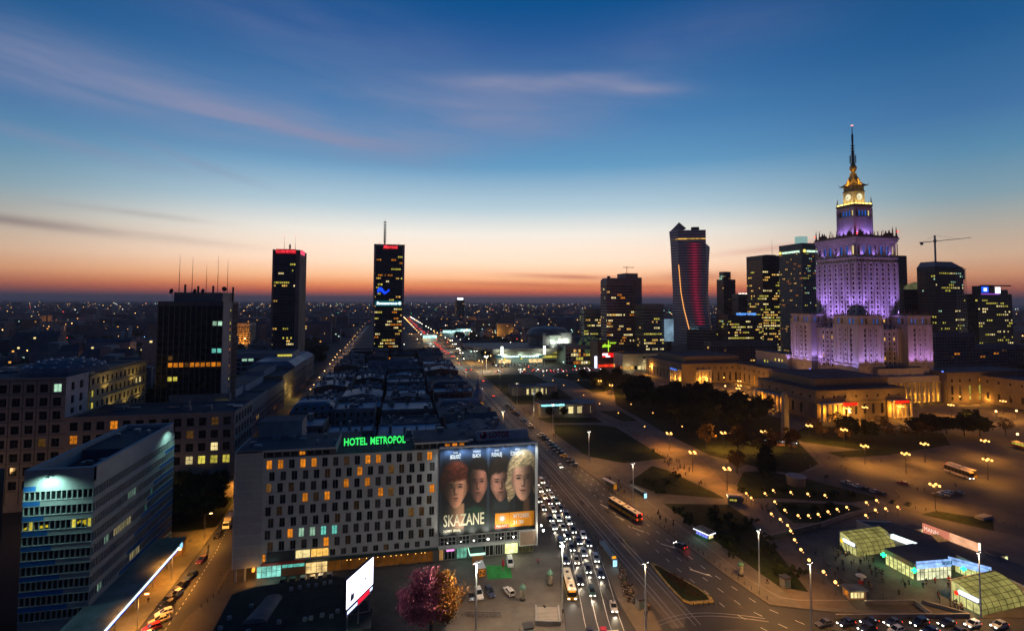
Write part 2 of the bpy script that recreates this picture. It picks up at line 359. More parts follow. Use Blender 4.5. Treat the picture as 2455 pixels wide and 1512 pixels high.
LAWNS = [[(93.5, 308), (100, 330), (128, 324), (136, 316), (135, 249), (110, 246), (97, 260), (95, 283)], [(144.5, 365), (160, 362), (158, 330), (147.6, 330)], [(93.2, 350), (105, 352), (124, 346), (134, 345), (133, 330), (98, 335)],
    [(101, 219.5), (122, 239), (126, 232), (131, 200), (131, 194), (107, 205)], [(104, 194), (128.6, 188), (128, 178), (120, 150), (112, 128), (106, 132), (104.5, 172)], [(143.5, 178), (141.5, 168), (149, 166.5), (166, 169.5), (178, 173), (176, 178), (160, 184), (148, 187)],
    [(142, 192), (150, 191), (178, 180.5), (193, 181), (191.5, 187), (181.5, 210), (170, 222), (160, 222), (145, 206)], [(195, 165), (203.5, 166.5), (216, 155.5), (206, 148)], [(228, 262), (231, 278), (262, 296), (330, 264), (305, 240), (246, 244)], [(225.2, 242), (225.1, 232), (253, 231.5), (300, 240), (260, 243)],
    [(166, 384), (200, 470), (232, 460), (258, 400), (258, 310), (228, 268), (205, 226), (182, 214), (172, 226), (160, 250), (160, 290)], [(168, 440), (172, 500), (222, 520), (222, 480), (200, 474), (180, 440)], [(90, 400), (112, 395), (140, 395), (145, 460), (145, 560), (90, 560)], [(175, 560), (225, 560), (225, 525), (172, 505), (160, 540)],
    [(212, 140), (228, 124), (300, 106), (320, 118), (260, 150)]]
for p in LAWNS: sheet('lawn', p, .16, lawn_m, th=.06)
sheet('verge', [(-92, 205), (-75, 216), (-82, 300), (-60, 300), (-63, 242), (-61.5, 206), (-70, 204)], .15, lawn_m, th=.0)
# tram rails, painted marks
b = MB()
for x0, x1 in ((68.4, 68.6), (69.9, 70.1), (73.0, 73.2), (74.5, 74.7)): b.prism([(x0, 121), (x0+1.2, 240), (x0+1, 700), (x1+1, 700), (x1+1.2, 240), (x1, 121)], .0, .02)
for k in range(2):                                                    # curved crossing tracks
    for g in (0, 1.5):
        pts = []
        for i in range(15):
            u = i/14; pts.append((57+35*u, 121.5+5*math.sin(u*math.pi)*(1-.25*k)-6.5*k-1.5*u-g*.9))
        for p, q in zip(pts, pts[1:]): b.prism([(p[0], p[1]-.09), (q[0], q[1]-.09), (q[0], q[1]+.09), (p[0], p[1]+.09)], .0, .022)
structure('tram_rails', b, mat('rail steel', (.34, .32, .3), .35, .7, var=.2))
b = MB()
def strip(p, q, w, m=0, z=.016):
    d = Vector((q[0]-p[0], q[1]-p[1])).normalized()*w/2
    b.prism([(p[0]+d.y, p[1]-d.x), (q[0]+d.y, q[1]-d.x), (q[0]-d.y, q[1]+d.x), (p[0]-d.y, p[1]+d.x)], .006, z, m)
def along(pl, s):                                                     # point at distance s down a polyline
    for p, q in zip(pl, pl[1:]):
        L = math.dist(p, q)
        if s <= L: return (p[0]+(q[0]-p[0])*s/L, p[1]+(q[1]-p[1])*s/L)
        s -= L
    return pl[-1]
def plen(pl): return sum(math.dist(p, q) for p, q in zip(pl, pl[1:]))
def dashes(pl, on, off, w):
    s = 0
    while s+on < plen(pl): strip(along(pl, s), along(pl, s+on), w); s += on+off
for k, x in enumerate((80.2, 83.4, 86.6)): dashes([(x-.5, 420), (x-.5, 240), (x+1.2+k*.4, 180), (x+3+k*.8, 145), (x+5+k*1.6, 125), (x+12+k*3, 108)], 2.2, 4, .16)
# queue lanes: boundaries between the five lanes (they fan out towards the junction)
LANE = lambda u: [(57.2+u*3.15, 240), (56.6+u*3.15, 215), (54.8+u*3.1, 190), (52.2+u*3.05, 165), (47.6+u*3.15, 145), (43.6+u*3.1, 128), (40.3+u*3.1, 112), (38.5+u*3.1, 100)]
for u in (1, 2, 3): dashes(LANE(u)[:4], 2, 3.5, .14)
for u in (1, 2, 3, 4):
    pl = LANE(u)[3:7]
    for p, q in zip(pl, pl[1:]): strip(p, q, .15)
strip((44.5, 124.2), (53.6, 123), .5)
for (p, q) in (((82.3, 176.5), (84.4, 172.6)), ((86.2, 163), (89.1, 159.4)), ((86.6, 146.0), (90.2, 141.6)), ((79.2, 199), (80.6, 194.5)), ((80.5, 187), (82.2, 183))): strip(p, q, .42)   # straight arrows
for (x, y) in ((84.4, 172.6), (89.1, 159.4), (90.2, 141.6)): b.prism([(x-.5, y+1), (x+.35, y+.8), (x+.5, y-.9)], .006, .018)
dashes([(-53.8, 130), (-54.3, 160), (-55.4, 186), (-60, 230)], 1, 1.2, .16)
structure('road_markings', b, paint_white)
rp = random.Random(6); b = MB()
for i in range(70):
    y = rp.uniform(108, 420); x = rp.choice((rp.uniform(78, 90), rp.uniform(42, 60) if y < 170 else rp.uniform(58, 63), rp.uniform(67, 76))); w, l = rp.uniform(.3, 1.4), rp.uniform(1, 7); b.prism([(x, y), (x+w, y), (x+w, y+l), (x, y+l)], -.02, .010, rp.randrange(2))
for i in range(40): y = rp.uniform(108, 330); b.prism([(81.6+3.3*(i % 3)+.35*math.cos(k*.785), y+.35*math.sin(k*.785)) for k in range(8)], -.02, .012, 1)
structure('road_patches', b, [mat('fresh asphalt patch', (.018, .018, .019), .8), mat('pale asphalt patch', (.06, .055, .05), .75)])
# raised tram island with yellow kerb and planted bed
isl = [(76.4, 151.8), (75.5, 140), (75.6, 131.2), (77, 129.4), (83.4, 129), (84, 131.2), (83.4, 135.5), (77.6, 151.6)]
I0 = thing('traffic_island', 'long tapering traffic island with a worn yellow kerb and planted bed beside the tram tracks', 'traffic island', (79, 139, 0))
rel = lambda pts: [(x-79, y-139) for x, y in pts]
def shrink(p, k):
    cx = sum(a for a, _ in p)/len(p); c2 = sum(c for _, c in p)/len(p); return [(cx+(x-cx)*k, c2+(y-c2)*k) for x, y in p]
b = MB(); b.prism(rel(isl), 0, .2); b.build('kerb', mat('island kerb', (.3, .23, .08), .8, var=.6, scale=1.2), I0)
b = MB(); q = rel(isl)
for a, e in ((2, 3), (3, 4), (4, 5)):
    p, n_ = Vector(q[a]), Vector(q[e]); d = (n_-p).normalized(); o_ = Vector((d.y, -d.x))*.06
    k = 4
    for i in range(k): s0, s1 = p+(n_-p)*(i/k+.02), p+(n_-p)*((i+.93)/k); b.prism([tuple(s0), tuple(s1), tuple(s1+o_), tuple(s0+o_)], .03, .24)
b.build('yellow_kerb', paint_yellow, I0)
b = MB(); b.prism(rel(shrink(isl, .86)), .2, .26); b.build('planting_bed', lawn_m, I0)
b = MB(); rr = random.Random(4)
for i in range(300):
    y = rr.uniform(-7, 6); x = rr.uniform(-.6, 2.6)+(.7 if y > 3 else 0)*-1; h = rr.uniform(.1, .3)
    b.t((x-.18, y, .26), (x+.18, y+.1, .26), (x, y, .26+h))
tag(b.build('flowers', mat('red flowers', (.11, .02, .015), .9, var=.5, scale=2), I0), kind='stuff')
# tram stop platform
sheet('tram_platform', [(66.3, 178), (64.2, 162), (61, 147), (58.6, 134), (57.5, 121.5), (64, 120.5), (66.2, 134.7), (66.5, 163)], .26, mat('platform slabs', (.1, .085, .07), .8, var=.3), th=-.05)
# ================================================================ NEAR LEFT
white_panel = mat('white facade panel', (.34, .35, .35), .7, var=.15, scale=.3)
blue_panel = mat('blue facade panel', (.02, .13, .42), .5, var=.15, scale=.5)
beige = mat('beige stone', (.30, .26, .235), .8, var=.15, scale=.4)
conc = mat('concrete', (.26, .255, .245), .8, var=.25, scale=.3)
conc_dark = mat('dark concrete', (.11, .108, .105), .85, var=.3, scale=.25)
stucco = mat('pale stucco', (.36, .34, .32), .85, var=.25, scale=.35)
EYE = {}
# ---- striped office block
o = thing('office_block', 'white office block with blue stepped stripes and a teal floodlit parapet above the side street', 'office building', (-82, 177, 0))
x0, x1, y0, y1 = -87.6, -72.9, 150.5, 198.5
core(o, x0, x1, y0, y1, 0, 35, white_panel, tar, 0, (.4, .4, .4, .4))
zs = [31.2-3.55*k for k in range(9)][::-1]
us = [.6+1.125*i for i in range(13)]
def pk(i, j):
    return 'yellow' if (j == 6 and i in (1, 9, 12)) else 'dark'
facade(o, x0, y0, 0, 14.7, 0, 38.5, [(z, 2.05, us, .9) for z in zs], white_panel, .35, None, pick=pk, parts='all', cap=120)
us2 = [.65+1.165*i for i in range(41)]
L2 = {(i, 4): 'cream' for i in range(9, 17)}; L2.update({(i, 1): 'cream' for i in range(17, 22)}); L2.update({(i, 6): 'cool' for i in range(15, 19)}); L2.update({(27, 5): 'teal', (24, 4): 'teal', (5, 4): 'cool', (6, 4): 'cool', (3, 1): 'cool', (4, 1): 'cool'})
facade(o, x1, y0, math.pi/2, 48, 0, 38.5, [(z, 2.05, us2, .86) for z in zs], white_panel, .35, None, pick=lambda i, j: L2.get((i, j), 'dark'), parts='all', cap=180)
for k, z in enumerate(zs[::-1]):
    for zz in (z-.12, z+2.08):
        b = MB(); b.box(x0+82-.1, x1+82+.12, y0-177-.12, y0-177+.0, zz, zz+.14); b.box(x1+82, x1+82+.12, y0-177, y1-177, zz, zz+.14); b.build('ledge', white_panel, o)
    wd = 2.5+.95*k; b = MB(); b.box(x0+82-.05, x0+82+wd, y0-177-.06, y0-177, z+2.25, z+3.4); b.build('blue_panel', blue_panel, o)
    wd = min(7+3.8*k, 36); b = MB(); b.box(x1+82, x1+82+.06, y1-177-wd, y1-177, z-1.25, z-.2); b.build('blue_panel', blue_panel, o)
b = MB()                                                     # yellow banner behind the third window row, inside light given as its own glow
rr = random.Random(3)
for i, (u, h0, h1) in enumerate([(.2, .2, .7), (.7, .4, .9), (1.6, .3, .7), (2.1, .5, 1.0), (4.0, .3, 1.0), (4.6, .3, .8), (5.3, .5, 1.1), (12.1, .9, 1.6), (12.6, .8, 1.4), (13.4, 1.0, 1.7), (14.0, .7, 1.6), (14.6, .4, 1.7), (15.6, .6, 1.3)]):
    z = zs[6]; u *= .88; b.q((x0+82+u, y0-177+.3, z+h0), (x0+82+u+.6, y0-177+.3, z+h0+rr.uniform(-.1, .2)), (x0+82+u+.6, y0-177+.3, z+h1), (x0+82+u, y0-177+.3, z+h1-.1))
b.build('yellow_banner', emat('yellow banner', lin((215, 190, 40)), .8, noise=.4), o)
b = MB()                                                     # thick sloping parapet
for q in ((x0, x1, y0+.02, y0+1.1), (x0, x1, y1-1.1, y1), (x0, x0+1.1, y0+1.1, y1-1.1), (x1-1.1, x1-.02, y0+1.1, y1-1.1)): b.box(q[0]+82, q[1]+82, q[2]-177, q[3]-177, 35, 38.5)
b.build('parapet', white_panel, o)
b = MB(); b.box(-6.2, 5.6, -5, 20, 35.01, 37.4, 0, 1); b.build('roof_housing', [mat('roof housing', (.05, .07, .12), .8), tar], o)
for i in range(9):
    b = MB(); x = rr.uniform(-6, 5); y = rr.uniform(-22, -8) if i < 6 else rr.uniform(4, 14); z = 35.01 if i < 6 else 37.4
    b.box(x, x+rr.uniform(.6, 2), y, y+rr.uniform(.6, 1.6), z, z+rr.uniform(.5, 1.3)); b.build('roof_unit', metal_grey, o)
for (x, y, z, dx, dy) in ((-82, 149, 37, 0, 1), (-71.5, 192, 37, -1, 0)):
    b = MB(); b.box(x+82-.35, x+82+.35, y-177-.2, y-177+.2, z-.15, z+.12); b.tube((x+82, y-177, z+.1), (x+82+dx*2.2, y-177+dy*2.2, 38.6), .05); b.build('floodlight', metal_dark, o)
    lamp('SPOT', (x-dx*1.6, y-dy*1.6, z-.2), 4600 if dy else 1500, (.50, 1, .84), .3, (x+dx*1.6, y+dy*1.6, z-7.5), 150, .8)
b = MB(); b.box(8, 17.5, -70, 11, 4.2, 4.9, 0, 1); b.box(8, 17.3, 8, 11, .1, 4.2, 2); b.build('canopy', [conc_dark, tar2, mat('canopy soffit', (.3, .2, .1), .8)], o)
b = MB(); b.box(17.6, 17.85, -75, 4.5, 4.25, 4.5); b.build('neon_strip', emat('white neon', lin((205, 240, 255)), 3.2, True), o)
b = MB(); b.box(17.55, 17.7, -75, 4.5, 3.7, 4.22); b.build('blue_glow_panel', emat('blue light panel', lin((10, 50, 230)), .8), o)
b = MB(); b.box(17.6, 17.9, 5.2, 6.6, 3.5, 4.9); b.build('square_sign', emat('blue square sign', lin((150, 215, 250)), 1.3), o)
for y in range(-60, 10, 10):
    b = MB(); b.tube((16.6, y, .1), (16.6, y, 4.2), .15, n=6); b.build('column', metal_grey, o)
lamp('POINT', (-66, 183, 3.4), 500, SOD, .3); lamp('POINT', (-64.3, 150, 3.2), 160, (.3, .6, 1), .5); lamp('POINT', (-65, 120, 3.2), 160, (.3, .6, 1), .5)
# ---- dark neighbour and a lit tenement between
o = thing('concrete_block', 'unlit concrete block cut by the left edge beside the striped office', 'building', (-113, 142, 0))
core(o, -130, -97.5, 126, 160, 0, 36, conc_dark, tar, .8, (.4, .4, .4, .4))
facade(o, -130, 126, 0, 32.5, 0, 36.5, grid_rows(32.5, 9, 1.4, 3, 3.6, 9, 1.8), conc_dark, .2, frame_dark, 2)
facade(o, -97.5, 126, math.pi/2, 34, 0, 36.5, grid_rows(34, 9, 1.4, 3, 3.6, 9, 1.8), conc_dark, .2, frame_dark, 2)
o = thing('tenement', 'small cream tenement with lamplit doorway glimpsed left of the striped office', 'tenement', (-96, 214, 0))
core(o, -106, -90, 208, 222, 0, 17, stucco, zinc, .5, (.3, .3, .3, .3))
facade(o, -106, 208, 0, 16, 0, 17.4, grid_rows(16, 6, 1.2, 3.6, 3.3, 4, 1.9), stucco, .2, frame_white, 2, 2)
lamp('POINT', (-98.5, 206.5, 3), 1500, SOD, .2); lamp('POINT', (-103, 206.5, 3), 1000, SOD, .2)
# ---- beige office with deep square windows and its long lower wing
o = thing('beige_office', 'beige stone office with deep square windows, dome skylight and a long lower wing', 'office building', (-130, 245, 0))
bx0, bx1 = -170.0, -124.5
core(o, bx0, bx1, 235, 290, 0, 49, beige, tar, .8, (.4, .4, .4, .4))
us = [2.6+4.45*i for i in range(10)]
lit = {(8, 5): 'cool', (8, 1): 'amber'}
rows = [(44.2-5.15*k, 3.1, us, 2.7) for k in range(8)]
facade(o, bx0, 235, 0, 45.5, 0, 49.8, rows, beige, .45, frame_dark, 2, 2, pick=lambda i, j: {(9, 7): 'cool', (8, 3): 'dim'}.get((i, j), 'dark'), split=True)
facade(o, bx1, 235, math.pi/2, 15, 34, 49.8, [(44.2-5.15*k, 3.1, [4.6, 10.2], 2.2) for k in range(2)]+[(35.2, 2, [4.6, 10.2], 2.2)], mat('pale stone', (.5, .48, .47), .8), .45, frame_dark, 2, 2)
b = MB()
for k in range(1, 10): x = bx0+130+.4+4.45*k; b.box(x-.1, x+.1, 235-245-.12, -9.99, 3, 49)
for k in range(9): b.box(bx0+130, bx1+130+.12, -10.12, -10.0, 48.6-5.15*k, 48.75-5.15*k)
b.build('facade_joint', conc_dark, o)
# floodlit yellow rear wing
yw = mat('yellow rendered wall', (.5, .42, .25), .8)
facade(o, bx1, 251, math.pi/2, 50, 20, 49.6, [(44-5*k, 2.6, [2.5+3.75*i for i in range(13)], 1.7) for k in range(5)], yw, .3, frame_dark, 2, 1, pick=lambda i, j: {(10, 3): 'cream', (11, 3): 'cream', (0, 2): 'yellow', (0, 3): 'yellow'}.get((i, j), 'dark'))
b = MB(); b.box(-8, 4.8, 6.2, 56, 10, 49.3, 0, 1)
for z in (48.2, 42.6, 37.6, 32.6): b.box(5.5, 5.9+(.5 if z > 48 else 0), 6, 56.2, z, z+.35)
b.build('rear_wing', [yw, tar], o)
for y in (256, 268, 280, 292): lamp('SPOT', (-121.4, y, 30), 900, (1, .72, .2), .3, (-124, y+1, 46), 120, .8)
for y in (262, 286): lamp('SPOT', (-121.4, y, 40), 700, (1, .72, .2), .3, (-124, y+1, 50), 130, .8)
# dome of bubble skylights
b = MB(); b.lathe([(15, 49), (14.6, 50.3), (12.5, 52), (9, 53.4), (5, 54.2), (.5, 54.5)], (-8, 15), 24); b.build('dome', tar2, o)
for rad, z, n in ((12.9, 51.8, 18), (9.4, 53.3, 13), (5.6, 54.1, 8)):
    for i in range(n):
        a = 2*math.pi*i/n; b = MB(); b.lathe([(.85, 0), (.75, .35), (.4, .6), (.05, .7)], (0, 0), 8); b.build('bubble_skylight', mat('bubble skylight', (.35, .42, .46), .2, spec=.8), o, (-8+rad*math.cos(a), 15+rad*math.sin(a), z))
rr = random.Random(9)
for i in range(8):
    b = MB(); x, y = rr.uniform(-38, -24), rr.uniform(-6, 20); b.box(x, x+rr.uniform(2, 5), y, y+rr.uniform(2, 4), 49, 49+rr.uniform(.8, 2.2)); b.build('roof_unit', metal_grey, o)
# lower wing
wx0, wx1 = -124.5, -64.5
core(o, wx0, wx1, 235, 262, 0, 33.6, beige, tar, .7, (0, .4, .4, .4))
wl = {(3, 4): 'amber', (0, 3): 'amber', (11, 2): 'cream', (11, 4): 'dim', (9, 3): 'dim', (10, 1): 'yellow', (11, 1): 'yellow', (12, 1): 'yellow', (9, 1): 'cream'}
rows = [(29.2-5.05*k, 3.2, [3.1+4.5*i for i in range(13)], 2.7) for k in range(4)]+[(6.5, 1.8, [2.2+2.2*i for i in range(26)], 1.2)]
facade(o, wx0, 235, 0, 60, 0, 34.3, rows, beige, .45, frame_dark, 2, 2, pick=lambda i, j: ('yellow' if i > 15 and i not in (19, 22) else 'dark') if j == 0 else wl.get((i, j), 'dark'), split=True)
facade(o, wx1, 235, math.pi/2, 27, 0, 34.3, [(29.2-5.05*k, 3.2, [3+4.2*i for i in range(6)], 2.4) for k in range(5)], beige, .45, frame_dark, 2, 2)
b = MB(); b.box(5.5, 65.62, -10.15, -10, 33.9, 34.5)
for k in range(4): b.box(5.5, 65.65, -10.12, -10, 28.4-5.05*k, 28.6-5.05*k)
b.build('cornice', beige, o)
for i in range(10):
    b = MB(); x, y = rr.uniform(14, 62), rr.uniform(-2, 13); b.box(x, x+rr.uniform(1.5, 4), y, y+rr.uniform(1.5, 3), 33.6, 33.6+rr.uniform(.7, 2.6)); b.build('roof_unit', metal_grey, o)
lamp('POINT', (-155, 214, 10), 2600, (1, .55, .2), 1.5); lamp('POINT', (-118, 218, 10), 1300, (1, .55, .2), 1.5); lamp('POINT', (-84, 222, 10), 600, (1, .55, .2), 1.5)  # lights without fittings, added as street glow on the beige front
# ---- dark slab tower with aerials
o = thing('slab_tower', 'dark bronze slab tower with rooftop dishes and five tall aerials', 'tower', (-104, 313, 0))
bronze = mat('bronze panel', (.05, .045, .042), .5, .3, var=.2); ribm = mat('bronze rib', (.14, .13, .13), .6, var=.15)
core(o, -119.7, -89.5, 300, 326, 0, 76.5, bronze, tar, 2.2, (.4, .4, .4, .4))
us = [1.26+2.52*i for i in range(12)]
Lt = {}
for i in range(2, 12): Lt[(i, 12)] = 'amber'
for i in (2, 3): Lt[(i, 10)] = 'yellow'
Lt.update({(10, 14): 'teal', (11, 14): 'teal', (10, 18): 'cool', (11, 18): 'cool', (2, 13): 'dim', (5, 12): 'dim'})
facade(o, -119.7, 300, 0, 30.2, 0, 78.7, [(3+3.52*k, 2.2, us, 2.1) for k in range(20)], bronze, .25, None, pick=lambda i, j: Lt.get((i, j), 'dark'))
b = MB()
for i in range(13): x = -15.7+2.517*i; b.box(x-.18, x+.18, -13.35, -13, 2, 77)
b.box(-15.9, 14.7, -13.4, -13, 76.4, 78.8)
b.build('facade_rib', ribm, o)
pale = mat('pale tower concrete', (.3, .3, .32), .8, var=.12)
facade(o, -89.5, 300, math.pi/2, 26, 0, 78.7, [(3+1.76*k, 1.2, [13.3], 2.0) for k in range(41)], pale, .3, None, pick=lot(5, .55, ('amber', 'dim', 'yellow')))
b = MB()
for i in range(9): b.box(14.5, 14.75, -13+16+i*1.1, -13+16.25+i*1.1, 2, 78)
for k in range(26): b.box(14.5, 14.7, 3, 12.9, 3*k+2, 3*k+2.3)
b.build('louvre_grid', ribm, o)
b = MB(); b.box(-9.5, 13.5, -11, 9, 76.5, 83.5, 0, 1); b.build('plant_floor', [conc, tar], o)
for (x, y, h) in ((-8, -9, 20), (-2.6, -7, 19), (3.2, -4, 15), (9.4, -6, 20), (13, -2, 18)):
    b = MB(); b.tube((x, y, 83.5), (x, y, 83.5+h*.5), .16, .12, 5); b.tube((x, y, 83.5+h*.5), (x, y, 83.5+h), .1, .05, 5)
    for k in range(4): z = 83.5+h*(.45+.12*k); b.box(x-.5, x+.5, y-.03, y+.03, z, z+.06)
    b.build('aerial', metal_dark, o)
for (x, y, z, r_) in ((-11.2, -9, 84, 1.4), (0.5, -11, 84, 1.3), (4.4, -11.3, 84.2, 1.2), (13.4, -9, 85.4, 1.3)):
    b = MB(); b.lathe([(r_*1.0, .5), (r_*.8, .25), (r_*.4, .06), (.05, 0)], (0, 0), 14); d = b.build('dish', metal_dark, o, (x, y, z)); d.rotation_euler = (R(80), 0, R(-30 if x < 10 else 40))
    b = MB(); b.tube((x, y+.3, 80 if abs(x) > 9.5 else 83.4), (x, y+.3, z+.2), .09, n=5); b.build('dish_mast', metal_dark, o)
for (x, y) in ((-6, -8), (-.5, -6), (7.4, -8), (14, 3)):
    b = MB(); b.box(x, x+.8, y, y+.8, 78 if x > 13.4 else 83.5, 86.5+rr.random()*1.5); b.build('antenna_rack', metal_dark, o)
# ================================================================ HOTEL ON THE CORNER
o = H0 = thing('hotel', 'long pale hotel slab with staggered windows, green roof sign and a giant series poster', 'hotel', (0, 172, 0))
hw = mat('hotel panel', (.43, .425, .41), .75, var=.1, scale=.8)
hw2 = mat('hotel blank panel', (.34, .335, .325), .75, var=.12, scale=.8)
core(o, -44.6, 43.8, 165, 181, 3.8, 34.3, hw, tar, 0, (.4, .4, .5, .4))
A = {(0, 0): 'amber', (1, 0): 'amber', (3, 0): 'amber', (4, 0): 'amber', (9, 0): 'amber', (10, 0): 'amber', (15, 0): 'amber', (8, 1): 'amber', (11, 1): 'dim', (7, 2): 'amber', (9, 2): 'amber', (0, 2): 'dim',
     (10, 3): 'amber', (3, 3): 'amber', (5, 3): 'amber', (15, 3): 'amber', (11, 3): 'dim', (13, 5): 'dim', (14, 5): 'dim', (2, 6): 'amber', (3, 6): 'cool', (4, 6): 'cool', (5, 6): 'teal', (6, 6): 'teal', (5, 7): 'amber'}
FX = -37.4
rows = [(31.0-3.3*k, 2.6, [(-35.8 if k % 2 == 0 else -35.0)-FX+3.06*i for i in range(16)], 1.55) for k in range(8)]
rows.append((5.2, 1.8, [19.6+3.06*i for i in range(10)], 1.5))
facade(o, FX, 165, 0, 13.1-FX, 4.6, 34.3, rows, hw, .3, mat('hotel frame', (.16, .16, .16), .6, var=.1), 2, 1, pick=lambda i, j: A.get((i, 8-j) if j else None, ('dark', 'dark2', 'dark', 'dark', 'dark3', 'dark2', 'dark')[(i*5+j*11+i*j) % 7]), split=True)
b = MB(); b.box(-44.6, FX-.01, -7, -6.5, 3.8, 36.4)
b.build('end_wall', hw2, o)
for k in range(10):
    b = MB(); b.box(-44.6, FX-.01, -7.03, -7.0, 6.6+3.1*k, 6.85+3.1*k); b.build('panel_joint', hw, o)
b = MB(); b.box(-44.95, -44.6, -7.15, 9, 3.8, 36.6); b.build('end_fin', hw, o)
b = MB(); b.box(FX, 13.1, -7, -6.6, 3.8, 4.6); b.box(13.1, 43.8, -6.9, -6.5, 3.8, 34.3); b.build('facade_base', conc_dark, o)
# attic storeys and roof slabs
for (a, e) in ((FX+.5, -17.4), (5.6, 22)):
    facade(o, a, 165.3, 0, e-a, 34.3, 36.0, [(34.55, 1.15, [1.2+2.2*i for i in range(int((e-a)/2.2))], 1.7)], conc_dark, .2, frame_dark, 2, 1, pick=(lambda i, j: 'amber' if i == 4 else 'dark') if a < 0 else (lambda i, j: 'amber' if i > 3 else 'dark'))
b = MB(); b.box(-44.7, -17.4, -7.0, 9, 36.0, 36.5, 0, 1); b.box(FX+.6, -17.6, -6.3, 8.8, 34.3, 36); b.build('attic', [hw, tar], o); b = MB(); b.box(5.4, 22.2, -7.0, 9, 36, 36.5, 0, 1); b.box(5.8, 21.9, -6.3, 8.8, 34.3, 36); b.build('attic', [hw, tar], o); b = MB()
b.box(-17.75, -17.4, -6.6, 9, 36.5, 36.8); b.build('coping', hw, o)
for (a, e, c, d, z, zt) in ((-43, -30, 11, 19.5, 28, 40.6), (-29.5, -12, 12, 20, 28, 34), (23, 36, 2, 9, 34.3, 35.2)):
    b = MB(); b.box(a, e, c, d, z, zt, 0, 1); b.box(a-.2, e+.2, c-.2, d+.2, zt, zt+.3, 0, 1); b.build('penthouse', [mat('bluish render', (.24, .28, .31), .8), tar], o)
rr = random.Random(21)
for i in range(26):
    b = MB(); x, y = rr.uniform(-43, 40), rr.uniform(-5, 7); z = 36.5 if x < -18 or 6 < x < 21 else 34.3
    b.box(x, x+rr.uniform(.5, 2.5), y, y+rr.uniform(.5, 1.5), z, z+rr.uniform(.4, 1.2)); b.build('roof_unit', metal_grey if i % 3 else white_panel, o)
# ground floor
gf = mat('shopfront frame', (.12, .12, .12), .5)
def pane(par, x0, x1, z0, z1, y, m, nx=1, nz=1, fm=gf, name='shop_window'):
    b = MB(); b.box(x0, x1, y, y+.08, z0, z1, 0)
    for i in range(nx+1): x = x0+(x1-x0)*i/nx; b.box(x-.05, x+.05, y-.07, y-.002, z0, z1, 1)
    for i in range(nz+1): z = z0+(z1-z0)*i/nz; b.box(x0+.05, x1-.05, y-.06, y-.004, z-.04, z+.04, 1)
    return b.build(name, [m, fm], par)
b = MB(); b.box(-38.9, 43.6, -6.0, 8, .12, 3.8); b.build('ground_floor', conc_dark, o)
pane(o, -38.5, -32, .3, 3.7, -6.2, emat('teal shop interior', lin((150, 240, 220)), .95, noise=.6, scale=.6), 5, 2)
pane(o, -31.8, -25.6, 2.5, 3.7, -6.2, LW['teal'], 4); b = MB(); b.box(-31.8, -25.6, -6.25, -6.0, .3, 2.4); b.build('brown_board', mat('brown board', (.22, .09, .04), .7), o)
pane(o, -25.3, -19.3, .3, 3.9, -6.2, emat('warm shop interior', lin((255, 214, 140)), 1.15, noise=.6, scale=.5), 4, 2)
pane(o, -19.1, 11.5, .3, 3.4, -6.2, emat('dim restaurant', lin((105, 62, 20)), .6, noise=.6, scale=.35), 16)
pane(o, -28, -24, 5.3, 7.6, -7.06, LW['cream'], 2); pane(o, -23.8, -18.9, 5.3, 7.6, -7.06, LW['warm'], 3)
pane(o, -36.9, -36.1, 5.2, 7.2, -7.05, LW['amber'], 1)
b = MB(); b.box(-35.8, -28.2, -7.1, -7, 4.9, 7.7); b.build('dark_cladding', frame_dark, o)
b = MB(); b.box(-37, -25.5, -7.3, -7.0, 4.0, 4.8); b.build('red_fascia', mat('red fascia', (.35, .04, .02), .6), o)
b = MB(); b.box(-25.4, 13, -7.5, -7.0, 3.9, 4.75); b.build('dark_fascia', mat('dark green fascia', (.03, .05, .045), .6), o)
b = MB()
for i in range(14): b.ball((-14+1.8*i+rr.uniform(-.5, .5), -6.5, 3.2), .12, 6)
tag(b.build('bulbs', emat('bulb warm', lin((255, 190, 90)), 4.0), o), kind='stuff')
for x in (-44, -41.5): b = MB(); b.box(x-.25, x+.25, -6.9, -6.4, .1, 3.8); b.build('column', conc, o)
b = MB(); b.box(-39.6, -39.0, -7.1, -6.2, 2.6, 3.4); b.build('porch_light', emat('orange lamp', lin((255, 150, 50)), 2.5), o)
lamp('POINT', (-39.3, 164, 2.4), 350, SOD, .3); lamp('POINT', (-35, 162.5, 2.5), 160, (.6, 1, .9), .5); lamp('POINT', (-22, 162.5, 2.5), 200, WARMW, .5)
